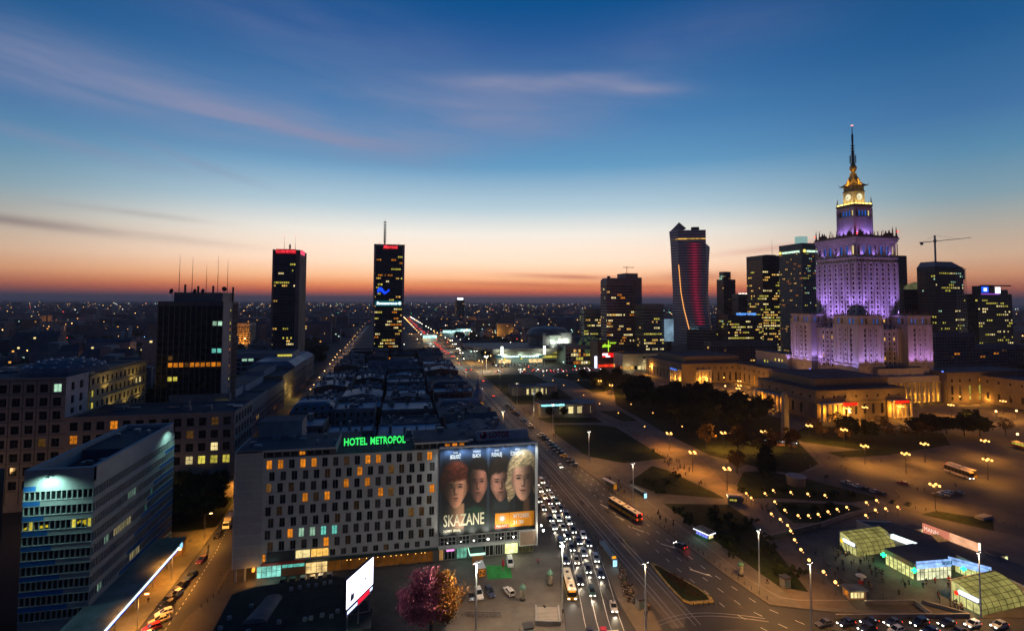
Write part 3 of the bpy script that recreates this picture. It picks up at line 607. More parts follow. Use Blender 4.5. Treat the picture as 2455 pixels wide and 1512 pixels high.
# right part under the poster
pane(o, 13.6, 18.4, 5.0, 7.4, -7.02, glass_dark, 4, 2, frame_white); pane(o, 19.3, 22.6, 5.0, 7.4, -7.02, glass_dark, 3, 2, frame_white); pane(o, 25.2, 27.8, 5.0, 7.4, -7.02, glass_dark, 2, 2, frame_white)
pane(o, 30.6, 33.6, 5, 7.4, -7.02, glass_dark, 3, 2, frame_white); pane(o, 34.4, 37.8, 5, 7.4, -7.02, glass_dark, 3, 2, frame_white)
b = MB(); b.box(13.1, 38.3, -7.6, -6.95, 4.0, 4.8, 0); b.box(13.1, 38.3, -7.0, -6.9, 4.8, 5.0, 0); b.box(13.1, 38.3, -7.05, -6.9, 7.5, 7.95, 0); b.build('balcony_band', hw, o)
for (a, e, m, nx) in ((13.4, 14.7, emat('tan door light', lin((190, 140, 80)), .7, noise=.4), 1), (15, 18.3, glass_dark, 3), (18.8, 22, emat('teal bank interior', lin((120, 200, 170)), .7, noise=.7, scale=.8), 3), (22.4, 24, glass_dark, 1), (26.6, 30.3, glass_dark, 3), (31, 33.3, glass_dark, 3), (34, 38.2, emat('bright shop', lin((245, 255, 170)), 1.5, noise=.6, scale=.8), 1), (38.5, 43.2, emat('dark bar', lin((70, 66, 40)), .8, noise=.8, scale=1.2), 4)):
    pane(o, a, e, .3, 3.5, -6.1, m, nx, 1, frame_white if m is glass_dark else gf)
b = MB(); b.box(15.6, 18, -6.5, -6.2, 2.9, 3.3); b.build('pink_sign', emat('pink tube sign', lin((255, 150, 230)), 1.5), o)
b = MB(); b.box(39.6, 42.6, -6.6, -6.2, 3.3, 3.6); b.build('white_sign', emat('white tube sign', lin((230, 250, 230)), 2.0), o)
b = MB(); b.box(38.3, 43.8, -8.1, -6.9, 3.1, 7.8, 0); b.box(38.5, 43.5, -8.14, -8.1, 3.4, 7.5, 1); b.build('side_panel', [frame_white, mat('tan panel', (.4, .28, .2), .7)], o)
b = MB(); b.box(43.5, 44.2, -8.1, -6.6, 2.9, 34.9); b.box(13.0, 44.2, -8.0, -6.9, 34.5, 35.0); b.build('poster_frame', frame_white, o)
b = MB(); b.frus((22.6, 26.6, -11, -6), (22.4, 26.8, -11.2, -6), 3.2, 3.7, 0, 1); b.box(23.1, 23.4, -10.6, -10.2, .1, 3.2, 0); b.build('entrance_canopy', [frame_white, mat('green canopy roof', (.03, .08, .06), .7)], o)
b = MB(); b.box(22.3, 26.9, -11.3, -11.2, 3.15, 3.75); b.box(22.2, 22.3, -11.3, -6, 3.2, 3.75); b.build('canopy_light', emat('mint light edge', lin((190, 255, 215)), 1.7), o)
b = MB(); b.box(23, 26.4, -10.9, -10.7, .1, 3.1); b.build('canopy_front', mat('orange brown wood', (.4, .16, .06), .7), o)
for (x, e) in ((36, 260), (25, 90), (20, 60)): lamp('POINT', (x, 161.6, 2.6), e, (.95, 1, .62) if x > 30 else (.5, 1, .7), .4)
# ---- giant printed poster: a fine grid whose vertex colours are the print
P0 = thing('poster', 'giant floodlit television series poster with four faces covering the end of the hotel', 'billboard', (28.3, 164.6, 21.25))
NX, NZ = 190, 166; PW, PH = 30.4, 26.7
def sm(a, e, x):
    t = max(0, min(1, (x-a)/(e-a))); return t*t*(3-2*t)
def noise2(x, y, s=0):
    def h(i, j): return (math.sin(i*127.1+j*311.7+s*17.3)*43758.5453) % 1
    i, j = math.floor(x), math.floor(y); fx, fy = x-i, y-j; fx = fx*fx*(3-2*fx); fy = fy*fy*(3-2*fy)
    return (h(i, j)*(1-fx)+h(i+1, j)*fx)*(1-fy)+(h(i, j+1)*(1-fx)+h(i+1, j+1)*fx)*fy
def ell(u, v, cx, cv, rx, rv): return ((u-cx)/rx)**2+((v-cv)/rv)**2
def blend(c, d, a): return tuple(p*(1-a)+q*a for p, q in zip(c, d))
HEADS = [  # cx, cv, rx, ry, skin, lit side, hair, fringe, hair spread (x, up), roughness
 (.165, .475, .116, .215, (224, 158, 122), 1, (104, 48, 32), -.42, 1.42, 1.12, 1.0), (.395, .43, .098, .215, (196, 130, 106), 1, (22, 16, 13), -.74, 1.16, 1.05, .4),
 (.632, .445, .108, .208, (206, 146, 122), -1, (40, 29, 22), -.60, 1.30, 1.15, 1.0), (.87, .425, .125, .24, (228, 172, 142), -1, (190, 164, 122), -.66, 1.36, 1.12, .5)]
def pcol(u, v):
    c = blend((46, 72, 112), (11, 14, 19), sm(.02, .24, v)); c = blend(c, (9, 20, 19), sm(.62, .9, v))
    for ux, w, a in ((.5, .014, .5), (.215, .012, .3), (.77, .012, .28), (.01, .02, .3)): c = blend(c, (92, 118, 150), a*math.exp(-((u-ux)/w)**2)*(1-sm(.5, .95, v)*.6))
    c = blend(c, tuple(q*(.7+.6*noise2(u*16, v*60)) for q in (14, 58, 40)), sm(.245, .285, u)*sm(.54, .40, u)*sm(.655, .70, v-.35*abs(u-.36))*sm(1.0, .72, v))
    c = blend(c, tuple(q*(.35+.8*sm(.10, .21, u)) for q in (176, 130, 98)), sm(.07, .11, u)*sm(.265, .245, u)*sm(.62, .66, v)*sm(1.0, .86, v))
    c = blend(c, (34, 44, 46), sm(.53, .57, u)*sm(.76, .70, u)*sm(.60, .66, v)*sm(.80, .70, v)); c = blend(c, (92, 64, 46), sm(.86, .885, u)*sm(.96, .92, u)*sm(.60, .66, v)*sm(.86, .76, v))
    for k, (cx, cv, rx, ry, col, s, hc, fr, hx, hu, ro) in enumerate(HEADS):
        x, y = (u-cx)/rx, (v-cv)/ry
        n = noise2(u*46+v*26, v*70+u*30, k)*.6+noise2(u*120+v*50, v*130-u*70, k)*.4
        hcol = tuple(q*(.45+.95*n)*(.55+.55*sm(-1.2, .9, x*s-y*.5)) for q in hc)
        he = math.hypot(x/hx, (y+.42)/(hu if y < -.42 else 1.0 if k in (0, 3) else .7))+(n-.5)*.16*ro
        if k == 3 and y > -.4: he = min(he, abs((x+1.12+.1*math.sin(v*30))/.36)+.15*n+sm(.7, 1.1, y), abs((x-1.15)/.34)+.15*n+sm(.5, 1.1, y))
        c = blend(c, hcol, sm(1.08, .86, he))
        wj = 1-.30*sm(.1, 1, y); e = math.hypot(x/wj, y)
        if e < 1.1:
            l = .30+.85*sm(-.8, .45, x*s+.12*y); l *= 1-.35*sm(.55, 1.0, abs(x)/wj); f = tuple(q*l*(.9+.2*noise2(u*150, v*150, k)) for q in col)
            ins = lambda a, cx_, cy_, rx_, ry_, t, amt: blend(a, t, amt*sm(1.25, .55, math.hypot((x-cx_)/rx_, (y-cy_)/ry_)))
            f = ins(f, 0, -.12, .75, .14, tuple(q*.6 for q in f), .35)
            for ex in (-.4, .4):
                f = ins(f, ex, -.25+.05*abs(x-ex), .27, .035, (26, 18, 14), .8); f = ins(f, ex, -.11, .21, .055, (46, 32, 26), .85); f = ins(f, ex-.02, -.105, .15, .022, (150, 140, 132), .55); f = ins(f, ex, -.105, .06, .036, (12, 11, 14), 1)
            f = ins(f, -.12*s, .10, .10, .24, tuple(q*.5 for q in f), .75); f = ins(f, .06*s, .06, .05, .2, tuple(min(255, q*1.25) for q in f), .6); f = ins(f, 0, .29, .17, .035, (48, 28, 22), .7)
            f = ins(f, 0, .50, .28, .05, (120, 52, 46) if k in (0, 3) else (98, 60, 50), .8); f = ins(f, 0, .495, .28, .012, (34, 14, 12), .9); f = ins(f, 0, .62, .2, .035, tuple(q*.55 for q in f), .6)
            if k in (1, 2): f = blend(f, (44, 34, 28), .35*sm(.3, .7, y)*(1-.5*sm(.25, 0, abs(x))))
            f = blend(f, hcol, sm(fr+.07, fr-.07, y-(.10*x*s if k != 0 else -.06*x)+(n-.5)*.14*ro))
            c = blend(c, f, sm(1.06, .95, e))
    return c
me = bpy.data.meshes.new('print'); vs = []; cols = []
for j in range(NZ+1):
    for i in range(NX+1):
        u, v = i/NX, j/NZ; vs.append((-PW/2+PW*u, 0, PH/2-PH*v)); cols.append((*lin(pcol(u, v)), 1))
fs = [(j*(NX+1)+i, (j+1)*(NX+1)+i, (j+1)*(NX+1)+i+1, j*(NX+1)+i+1) for j in range(NZ) for i in range(NX)]
me.from_pydata(vs, [], fs); ca_ = me.color_attributes.new('print', 'FLOAT_COLOR', 'POINT'); ca_.data.foreach_set('color', [q for c in cols for q in c])
pm = mat('printed vinyl', (1, 1, 1), .6, var=0); t_ = pm.node_tree; va = t_.nodes.new('ShaderNodeVertexColor'); va.layer_name = 'print'; t_.links.new(va.outputs[0], t_.nodes['Principled BSDF'].inputs['Base Color'])
me.materials.append(pm); put('print', me, P0, (0, 0, 0))
b = MB(); b.box(-PW/2, PW/2, .02, .3, -PH/2, PH/2); b.build('backing', frame_dark, P0)
ink = mat('white ink', (.75, .76, .74), .6, var=0); cream_ink = mat('cream ink', (.72, .66, .45), .6, var=.1, scale=2)
px = lambda X, z: (X-28.3, -.03, z-21.25)
for nm, first, X, w in (('BOŁĄDŹ', 'OLGA', 18.0, 3.1), ('BŁACH', 'WOJCIECH', 24.6, 2.5), ('FUDALEJ', 'RAFAŁ', 31.0, 3.2), ('ŚCIBAKÓWNA', 'BEATA', 37.7, 4.6)):
    text(nm, 1.7, 'name_lettering', ink, P0, px(X, 31.7), width=w, ext=.01, offset=.01); text(first, .8, 'name_lettering', ink, P0, px(X, 33.0), width=1.4 if len(first) < 7 else 2.3, ext=.01)
text('SKAZANE', 5.0, 'title_lettering', cream_ink, P0, px(20.8, 12.3), width=12.6, ext=.01, offset=.06)
text('NOWY SERIAL', 1.0, 'subtitle_lettering', cream_ink, P0, px(17.2, 9.4), width=5.2, ext=.01, offset=.012)
org = mat('orange print', (.85, .30, .005), .6, var=.05)
b = MB(); b.box(2.3, 14.9, -.06, -.01, -12.2, -7.7); b.build('orange_panel', org, P0)
b = MB(); b.box(2.3, 6.6, -.07, -.055, -12.3, -11.1); b.build('red_panel', mat('red orange print', (.62, .1, .01), .6), P0)
b = MB(); b.box(6.75, 6.95, -.075, -.06, -12.2, -7.7); b.build('divider', mat('amber print', (.5, .15, 0), .6), P0)
b = MB(); b.tube((4.5, -.06, -9.4), (4.5, -.085, -9.4), .8, n=20)
for i in range(16): a = 2*math.pi*i/16; b.tube((4.5+1.0*math.cos(a), -.06, -9.4+1.0*math.sin(a)), (4.5+1.35*math.cos(a), -.06, -9.4+1.35*math.sin(a)), .1, .02, 4)
b.build('sun_emblem', ink, P0)
text('POLSAT', .85, 'channel_lettering', ink, P0, (4.45, -.09, -11.65), width=3.4, ext=.005); text('WTOREK', 1.9, 'day_lettering', ink, P0, (10.7, -.08, -9.0), width=5.4, ext=.005, offset=.02); text('21:30', 1.6, 'time_lettering', ink, P0, (9.7, -.08, -10.9), width=3.4, ext=.005, offset=.02)
# floodlights on brackets, below and above the poster
bulb_w = emat('white floodlight bulb', (1, .97, .86), 14.0)
for i, X in enumerate((15.6, 19.6, 23.6, 28, 32, 36)):
    b = MB(); b.tube((X, -7, 7.7), (X, -9.6, 7.2), .05); b.box(X-.25, X+.25, -9.9, -9.5, 7.05, 7.35); b.build('floodlight_bracket', metal_dark, H0)
    b = MB(); b.ball((X, -9.75, 7.0), (.12, .16, .24, .32, .14, .26)[i], 8); b.build('floodlight_bulb', bulb_w, H0)
    lamp('SPOT', (X, 162.2, 7.5), 1250, (1, .97, .84), .2, (X, 164.6, 13.8), 125, .8)
for i, X in enumerate((16, 20.4, 24.8, 29, 33.4, 37.8, 42)):
    b = MB(); b.tube((X, -7.2, 34.9), (X, -9.4, 34.6), .05); b.box(X-.3, X+.3, -9.6, -9.2, 34.3, 34.6); b.build('floodlight_bracket', metal_dark, H0)
    lamp('SPOT', (X, 162.5, 34.3), 2300, (.86, .97, 1), .2, (X, 165, 28.5), 140, .9)
for (x, z, r_) in ((45.2, 9.2, .26), (45.9, 7.6, .34)):
    b = MB(); b.tube((44.2, -7.6, z+.5), (x, -8.6, z+.2), .06); b.ball((x, -8.7, z), r_, 8, 1); b.build('corner_floodlight', [metal_dark, bulb_w], H0); lamp('POINT', (x+.4, 162.6, z-.5), 420, (1, .95, .75), .3)
# ---- roof signs
sg = thing('hotel_sign', 'green neon hotel name standing along the roof edge', 'sign', (-6.5, 166.3, 34.3))
gm = emat('green neon', lin((60, 255, 110)), 1.15, True)
for s, xa, w in (('HOTEL', -11.95, 6.7), ('METROPOL', -2.45, 10.4)):
    n = len(s); 
    sc = text(s, 3.05, 'lettering', gm, sg, (xa+6.5, 0, 3.05), width=w, ext=.15, offset=.05)
b = MB()
for x in range(-9, 10, 2): b.tube((x, .5, 0), (x, .3, 4.2), .05, n=4); b.tube((x, 2, 0), (x, .3, 3.6), .04, n=4)
b.box(-9, 9.2, .25, .33, 1.6, 1.75); b.box(-9, 9.2, .25, .33, 4.1, 4.2); b.build('sign_frame', metal_dark, sg)
sg = thing('fuel_sign', 'unlit white roof board with red company lettering and round emblem above the poster', 'sign', (33.6, 169, 34.3))
b = MB(); b.box(-8.4, 8.6, 0, .5, .9, 3.9); b.build('board', mat('white sign board', (.5, .5, .52), .6, var=.08), sg)
text('LOTOS', 2.6, 'lettering', mat('red letter', (.5, .012, .012), .6, var=0), sg, (-1.1, -.08, 2.4), width=6.4, ext=.05, offset=.06)
b = MB(); b.tube((-6.2, -.1, 2.4), (-6.2, 0, 2.4), 1.15, n=20); b.tube((-6.0, -.14, 2.1), (-6.0, -.1, 2.1), .62, n=14, m=1); b.tube((-6.6, -.16, 2.9), (-6.6, -.1, 2.9), .4, n=12, m=2); b.build('emblem', [mat('red letter', (.5, .012, .012)), mat('navy ink', (.01, .02, .1), .6), ink], sg)
b = MB()
for x in (-8, -3, 3, 8): b.tube((x, .3, 0), (x, .3, 1), .08, n=5); b.tube((x, 2.5, 0), (x, .5, 3.5), .06, n=5)
b.build('sign_frame', metal_dark, sg)
# ================================================================ LOW BUILDING, SCREEN
o = thing('low_pavilion', 'low dark flat roofed pavilion with barrel skylight in front of the hotel', 'pavilion', (-22, 140, 0))
b = MB(); b.prism([(-18.2, 9), (-13.5, 11.5), (6, 13), (9, 11), (16.8, -5), (16.8, -12), (-2, -14), (-17.6, -8)], .1, 4.7, 0, 1); b.build('wall', [conc_dark, tar], o)
b = MB(); b.prism([(-18.4, 9.2), (-13.5, 11.8), (6, 13.3), (9.3, 11.2), (17, -5), (17, -12.2), (-2, -14.2), (-17.9, -8.2)], 4.7, 5.0); b.build('roof', mat('mossy roof felt', (.035, .04, .034), .9, var=.5, scale=.3), o)
b = MB(); n = 10
for i in range(n):
    a, e = math.pi*i/n, math.pi*(i+1)/n
    b.q((-9.6-2.7*math.cos(a), -5, 5+1.1*math.sin(a)), (-9.6-2.7*math.cos(e), -5, 5+1.1*math.sin(e)), (-7.6-2.1*math.cos(e), 5, 5+1.1*math.sin(e)), (-7.6-2.1*math.cos(a), 5, 5+1.1*math.sin(a)))
    b.t((-9.6, -5, 5), (-9.6-2.7*math.cos(e), -5, 5+1.1*math.sin(e)), (-9.6-2.7*math.cos(a), -5, 5+1.1*math.sin(a)))
b.build('barrel_skylight', mat('skylight glazing', (.16, .19, .2), .25, spec=.7), o, smooth=False)
for (x, y) in ((-15.7, -2.2), (-4, -6.2), (1.7, -6.3), (3, -6.1), (5.4, -5.4), (7.6, -6.3), (-10, -8.5), (-16.5, -6), (-12, 2), (8.8, -4.5), (-4, 8), (-2, 8.4), (0, 8.8), (2, 8.6), (4, 9.2), (5.5, 9.5)):
    b = MB(); b.box(-.45, .45, -.35, .35, 0, .75); b.box(-.4, .4, -.38, -.352, .1, .65, 1); b.build('air_conditioner', [white_panel, metal_grey], o, (x, y, 5.0), rr.uniform(-.3, .3))
b = MB(); b.box(-2.2, 16.7, -14.5, -14.2, 2.0, 5.4); b.build('fascia', white_panel, o)
for x in (1.5, 7, 12.5): lamp('SPOT', (-22+x, 124.3, 6.2), 300, (.75, 1, .85), .2, (-22+x, 125.8, 3.8), 140, .9)
for x in (-1, 5.6, 12): b = MB(); b.tube((x, -14.2, 5.3), (x, -15.2, 6), .05); b.box(x-.2, x+.2, -15.4, -15, 5.9, 6.2); b.build('fascia_light', metal_dark, o)
# big screen
sc = thing('video_screen', 'bright white video screen on posts standing over the low pavilion roof', 'video screen', (-7.7, 130, 5), math.atan2(10, 5.3))
b = MB(); b.box(-5.7, 5.7, .02, .7, 4.4, 12.6); b.build('casing', metal_dark, sc)
b = MB(); b.box(-5.6, 5.6, -.05, .02, 6.2, 12.5); b.build('display', emat('video white', lin((236, 232, 255)), 3.6, True), sc)
b = MB(); blk = emat('video shadow', (.02, .02, .04), 1)
for (x0, x1, z0, z1) in ((-4.3, -2.7, 7.0, 8.5), (-4, -3.4, 8.5, 9.3), (-2.6, -2.2, 8.3, 9.4), (.4, 1.1, 7.2, 7.6), (1.2, 2.6, 7.0, 7.2), (2.0, 2.3, 7.2, 9.4), (1.6, 2.1, 8.8, 9.5), (2.4, 2.7, 8.6, 9.4), (2.2, 2.5, 9.6, 10.4), (-.3, .1, 8.9, 9.5), (-1.2, -.8, 8.6, 9.3), (-3.3, -2.8, 9.5, 10)):
    k = .25; b.v += [(x0, -.07, z0), (x1, -.07, z0+k*.4), (x1+k*.6, -.07, z1), (x0+k, -.07, z1)]; n = len(b.v); b.f.append((n-4, n-3, n-2, n-1)); b.m.append(0)
b.build('figure_image', blk, sc)
b = MB(); b.box(-5.6, 5.6, -.05, .02, 4.6, 5.9); b.build('ticker_panel', emat('ticker dark', (.03, .03, .1), 1), sc)
b = MB(); b.box(-5.3, -1.2, -.07, -.05, 4.9, 5.6); b.box(4.2, 5.4, -.07, -.05, 5, 5.7); b.build('white_ticker', emat('ticker white', lin((220, 230, 255)), 1.6), sc)
b = MB()
for j in range(4): b.box(-1, 4, -.07, -.05, 4.75+.28*j, 4.95+.28*j)
b.build('red_ticker', emat('ticker red', lin((255, 30, 50)), 1.3), sc)
b = MB(); b.tube((-4.6, .4, 0), (-4.6, .4, 4.5), .2); b.tube((4.9, .4, -4.9), (4.9, .4, 4.5), .22); b.tube((4.9, .4, 0), (-4.6, .4, 4.4), .08); b.tube((0, .4, 0), (0, .4, 4.5), .15); b.build('support', metal_grey, sc)
# ================================================================ ROOFSCAPE between the two streets
rfm = [zinc, zinc_blue, tar2, tar, mat('patched roof', (.085, .105, .125), .75, var=.6, scale=.5)]
wam = [mat('dull render', (.20, .19, .185), .85), mat('grey brick wall', (.13, .125, .12), .9), mat('pale party wall', (.28, .27, .27), .85), mat('brown brick', (.15, .1, .08), .9)]
rr = random.Random(77)
ROOFW = ['blue grey', 'patched zinc', 'grey felt', 'black tar', 'streaked metal']
TEN = 0
def tenement(x0, x1, y0, y1, h, kind, ri, wi, label, lit=.02, winrow=True):
    global TEN
    TEN += 1; r = random.Random(TEN*13)
    cx, cy_ = (x0+x1)/2, (y0+y1)/2
    o = thing('tenement', label, 'tenement', (cx, cy_, 0), 0, 'old tenements in the dark block between the two streets')
    a, e, c, d = x0-cx, x1-cx, y0-cy_, y1-cy_
    b = MB(); b.box(a+.4, e-.4, c+.4, d-.4, 0, h); b.build('wall', wam[wi], o)
    n = max(3, int((x1-x0)/3)); nl = int(h/3.6)
    rows = [(3.6*k+1.2, 1.9, [(x1-x0)*(i+.5)/n for i in range(n)], 1.15) for k in range(max(nl-3, 1), nl)]
    facade(o, x0, y0, 0, x1-x0, 0, h, rows, wam[wi], .25, frame_dark, 2, 2, pick=lot(TEN, lit, ('amber', 'warm', 'dim')))
    n2 = max(3, int((y1-y0)/3)); rows2 = [(3.6*k+1.2, 1.9, [(y1-y0)*(i+.5)/n2 for i in range(n2)], 1.15) for k in range(max(nl-3, 1), nl)]
    if x1 < 10: facade(o, x0, y1, -math.pi/2, y1-y0, 0, h, [], wam[wi])
    facade(o, x1, y0, math.pi/2, y1-y0, 0, h, rows2 if x1 > 30 else [], wam[wi], .25, frame_dark, 2, 2, pick=lot(TEN+500, lit*2, ('amber', 'warm')))
    m = rfm[ri]; b = MB()
    if kind == 'flat':
        b.box(a, e, c, d, h, h+.3, 0)
        for q in ((a, e, c, c+.4), (a, e, d-.4, d), (a, a+.4, c+.4, d-.4), (e-.4, e, c+.4, d-.4)): b.box(*q, h+.3, h+1, 1)
    elif kind == 'gable':       # ridge along x
        ym = (c+d)/2; rh = (d-c)*.09; b.q((a, c-.3, h), (e, c-.3, h), (e, ym, h+rh), (a, ym, h+rh)); b.q((e, d+.3, h), (a, d+.3, h), (a, ym, h+rh), (e, ym, h+rh)); b.t((a, c, h), (a, ym, h+rh), (a, d, h), 1); b.t((e, d, h), (e, ym, h+rh), (e, c, h), 1)
        b.q((a, d+.3, h-.02), (e, d+.3, h-.02), (e, c-.3, h-.02), (a, c-.3, h-.02), 1)
    elif kind == 'ridge':       # ridge along y
        xm = (a+e)/2; rh = (e-a)*.08; b.q((e+.3, c, h), (e+.3, d, h), (xm, d, h+rh), (xm, c, h+rh)); b.q((a-.3, d, h), (a-.3, c, h), (xm, c, h+rh), (xm, d, h+rh)); b.t((a, c, h), (e, c, h), (xm, c, h+rh), 1); b.t((e, d, h), (a, d, h), (xm, d, h+rh), 1)
        b.q((a-.3, c, h-.02), (a-.3, d, h-.02), (e+.3, d, h-.02), (e+.3, c, h-.02), 1)
    else:                       # mansard
        b.frus((a, e, c, d), (a+2, e-2, c+2, d-2), h, h+3.2, 0); b.frus((a+2, e-2, c+2, d-2), (a+4, e-4, c+4, d-4), h+3.2, h+4, 0)
    b.build('roof', [m, wam[wi]], o)
    if kind == 'mansard':
        for i in range(int((e-a)/4)):
            x = a+2.5+4*i; q = MB(); q.box(x, x+1.5, c+.5, c+2.5, h+.6, h+2.4); q.box(x+.2, x+1.3, c+.44, c+.5, h+.8, h+2.1, 1); q.build('dormer', [m, LW['amber'] if r.random() < .06 else glass_dark], o)
    for k in range(r.randint(3, 7)):
        x, y = r.uniform(a+1, e-2), r.uniform(c+1, d-2); hh = h+r.uniform(1.2, 3.4); q = MB(); q.box(x, x+r.uniform(.7, 1.2), y, y+r.uniform(1, 2.6), h-.1, hh); q.box(x-.1, x+1.2, y-.1, y+1.3, hh, hh+.15); q.build('chimney', wam[3 if r.random() < .4 else 2], o)
    for k in range(r.randint(2, 6)):
        x, y = r.uniform(a+2, e-3), r.uniform(c+2, d-3); q = MB(); q.box(x, x+r.uniform(.8, 2.5), y, y+r.uniform(.8, 2), h, h+r.uniform(1.5, 4)); q.build('roof_hatch', [metal_grey, white_panel][r.random() < .3], o)
    if r.random() < .4:
        x, y = r.uniform(a+1, e-1), r.uniform(c+1, d-1); q = MB(); q.tube((x, y, h), (x, y, h+6), .05, n=4); q.box(x-.6, x+.6, y-.02, y+.02, h+5.2, h+5.25); q.box(x-.4, x+.4, y-.02, y+.02, h+4.6, h+4.65); q.build('aerial', metal_dark, o)
    return o
ORD = ['nearest', 'second', 'third', 'fourth', 'fifth', 'sixth', 'seventh', 'eighth', 'ninth', 'tenth', 'eleventh', 'twelfth', 'thirteenth', 'fourteenth', 'fifteenth', 'sixteenth', 'seventeenth', 'eighteenth', 'nineteenth', 'twentieth', 'twenty first', 'twenty second', 'twenty third', 'twenty fourth', 'twenty fifth', 'twenty sixth', 'twenty seventh', 'twenty eighth', 'twenty ninth', 'thirtieth']+['thirty '+q for q in 'first second third fourth fifth sixth seventh eighth ninth'.split()]
ORD1 = ['first']+ORD[1:]
RK = {'flat': 'flat roofed', 'gable': 'gabled', 'ridge': 'pitched roof', 'mansard': 'mansard roofed'}
cols_x = [(-51, -30), (-30, -8), (-8, 20), (20, 46)]
CN = ['lamplit street', 'inner left', 'inner right', 'avenue']
for ci, (xa, xb) in enumerate(cols_x):
    y = 195 if ci else 198; k = 0
    while y < 590:
        dy = rr.uniform(14, 26); h = rr.uniform(19, 27)-(3 if ci in (1, 2) and rr.random() < .4 else 0)
        if y < 225: h = min(h, 26)
        if 296 < y+dy/2 < 312 and ci == 3: h = 21
        kind = rr.choice(['flat', 'flat', 'flat', 'mansard', 'flat', 'gable', 'ridge', 'flat']); ri = rr.randrange(5)
        if ci < 2 and 230 < y < 300: ri = 1
        sh = 4*math.sin(y/90)*.3
        tenement(xa+rr.uniform(0, 1.5)*(ci > 0), xb-rr.uniform(.3, 2.5 if ci < 3 else .8), y, y+dy-rr.uniform(.4, 2.2), h, kind, ri, rr.randrange(4),
                 f'{RK[kind]} tenement, {ROOFW[ri]} roof, {ORD[k]} from the hotel in the {CN[ci]} row', .03 if ci in (0, 3) else .012)
        y += dy; k += 1
# corner turret with a lit arch
o = thing('corner_turret', 'dark cupola turret with a small lit arch on the avenue side of the tenements', 'turret', (45.5, 301, 0))
b = MB(); b.lathe([(3.2, 0), (3.2, 22), (3.8, 22.4), (3.8, 23)], (0, 0), 12); b.build('shaft', wam[0], o)
b = MB(); b.lathe([(3.9, 23), (3.9, 24.5), (3.3, 27), (2.2, 29), (1.3, 30.2), (1.2, 32), (1.4, 32.2), (.9, 33.4), (.2, 35), (.05, 37.5)], (0, 0), 12); b.build('cupola', zinc, o)
b = MB()
for i in range(9):
    a, e = R(200+i*14), R(214+i*14); z0, z1 = 21.2+1.4*math.sin(R(20*i)), 21.2+1.4*math.sin(R(20*(i+1)))
    b.tube((3.35*math.cos(a), 3.35*math.sin(a), z0), (3.35*math.cos(e), 3.35*math.sin(e), z1), .16, n=5)
b.build('lit_arch', emat('amber arch light', lin((235, 150, 60)), 1.0), o)
# ================================================================ PALACE
stone = mat('palace stone', (.47, .44, .40), .8, var=.14, scale=.25, vstretch=3)
stone_d = mat('dark amber stone', (.19, .155, .115), .85, var=.2, scale=.3)  # beige stone darkened, with the orange of the sodium lamps tinted in
gold_stone = mat('yellow stone', (.46, .38, .24), .8, var=.15, scale=.5)
PX, PY = 396.0, 389.0
o = K0 = thing('palace_tower', 'purple floodlit stepped palace skyscraper with golden clock stage and tall spire', 'skyscraper', (PX, PY, 0))
NWIN = [0]
def tier(h, z0, z1, rows, wallm, pick, d=.5, parts='all', fm=None, cx=0, cy_=0, hy=None, cap=300):
    hy = h if hy is None else hy; cap = max(0, min(cap, 290-NWIN[0]))
    n = sum(len(r[2]) for r in rows)*2
    if parts == 'all': NWIN[0] += min(n, cap*2)
    facade(o, PX+cx-h, PY+cy_+hy, -math.pi/2, 2*hy, z0, z1, rows, wallm, d, fm, 1, 1, pick, parts, cap)
    facade(o, PX+cx-h, PY+cy_-hy, 0, 2*h, z0, z1, [(r[0], r[1], [u*h/hy for u in r[2]], r[3]) for r in rows], wallm, d, fm, 1, 1, pick, parts, cap)
    b = MB(); b.box(cx-h+d+.1, cx+h, cy_-hy+d+.1, cy_+hy, z0, z1-.02); b.build('core', wallm, o)
def ring(name, h, z0, z1, m, cx=0, cy_=0): b = MB(); b.box(cx-h, cx+h, cy_-h, cy_+h, z0, z1); return b.build(name, m, o)
# main shaft
H_ = 21.2; us = [3.0+6.07*i for i in range(7)]
def pshaft(i, j): return 'warm' if (i, j) in ((4, 2), (1, 0)) else 'dark'
tier(H_, 55, 114.5, [(111-3.95*k, 2.3, us, 1.7) for k in range(15)], stone, pshaft, .5, 'all', cap=110)
b = MB()
for i in range(6):
    u = -H_+6.03+6.07*i
    for q in ((u-.75, u+.75, -H_-.8, -H_+.1), (-H_-.8, -H_+.1, u-.75, u+.75)): b.box(*q, 57, 113)
for q in ((-H_-.5, -H_+1.2, -H_-.5, -H_+1.2), (H_-1.2, H_+.5, -H_-.5, -H_+.1), (-H_-.5, -H_+.1, H_-1.2, H_+.5)): b.box(*q, 57, 113.5)
b.build('pilaster', stone, o)
ring('cornice', 21.6, 113.2, 114.6, stone); ring('cornice', 21.0, 114.6, 117.2, stone); ring('cornice', 21.7, 117.2, 118.6, stone)
b = MB()
for i in range(14):
    u = -19.5+3*i; b.box(u-.5, u+.5, -21.1, -20.9, 115.2, 116.5); b.box(-21.1, -20.9, u-.5, u+.5, 115.2, 116.5)
b.build('frieze_opening', frame_dark, o)
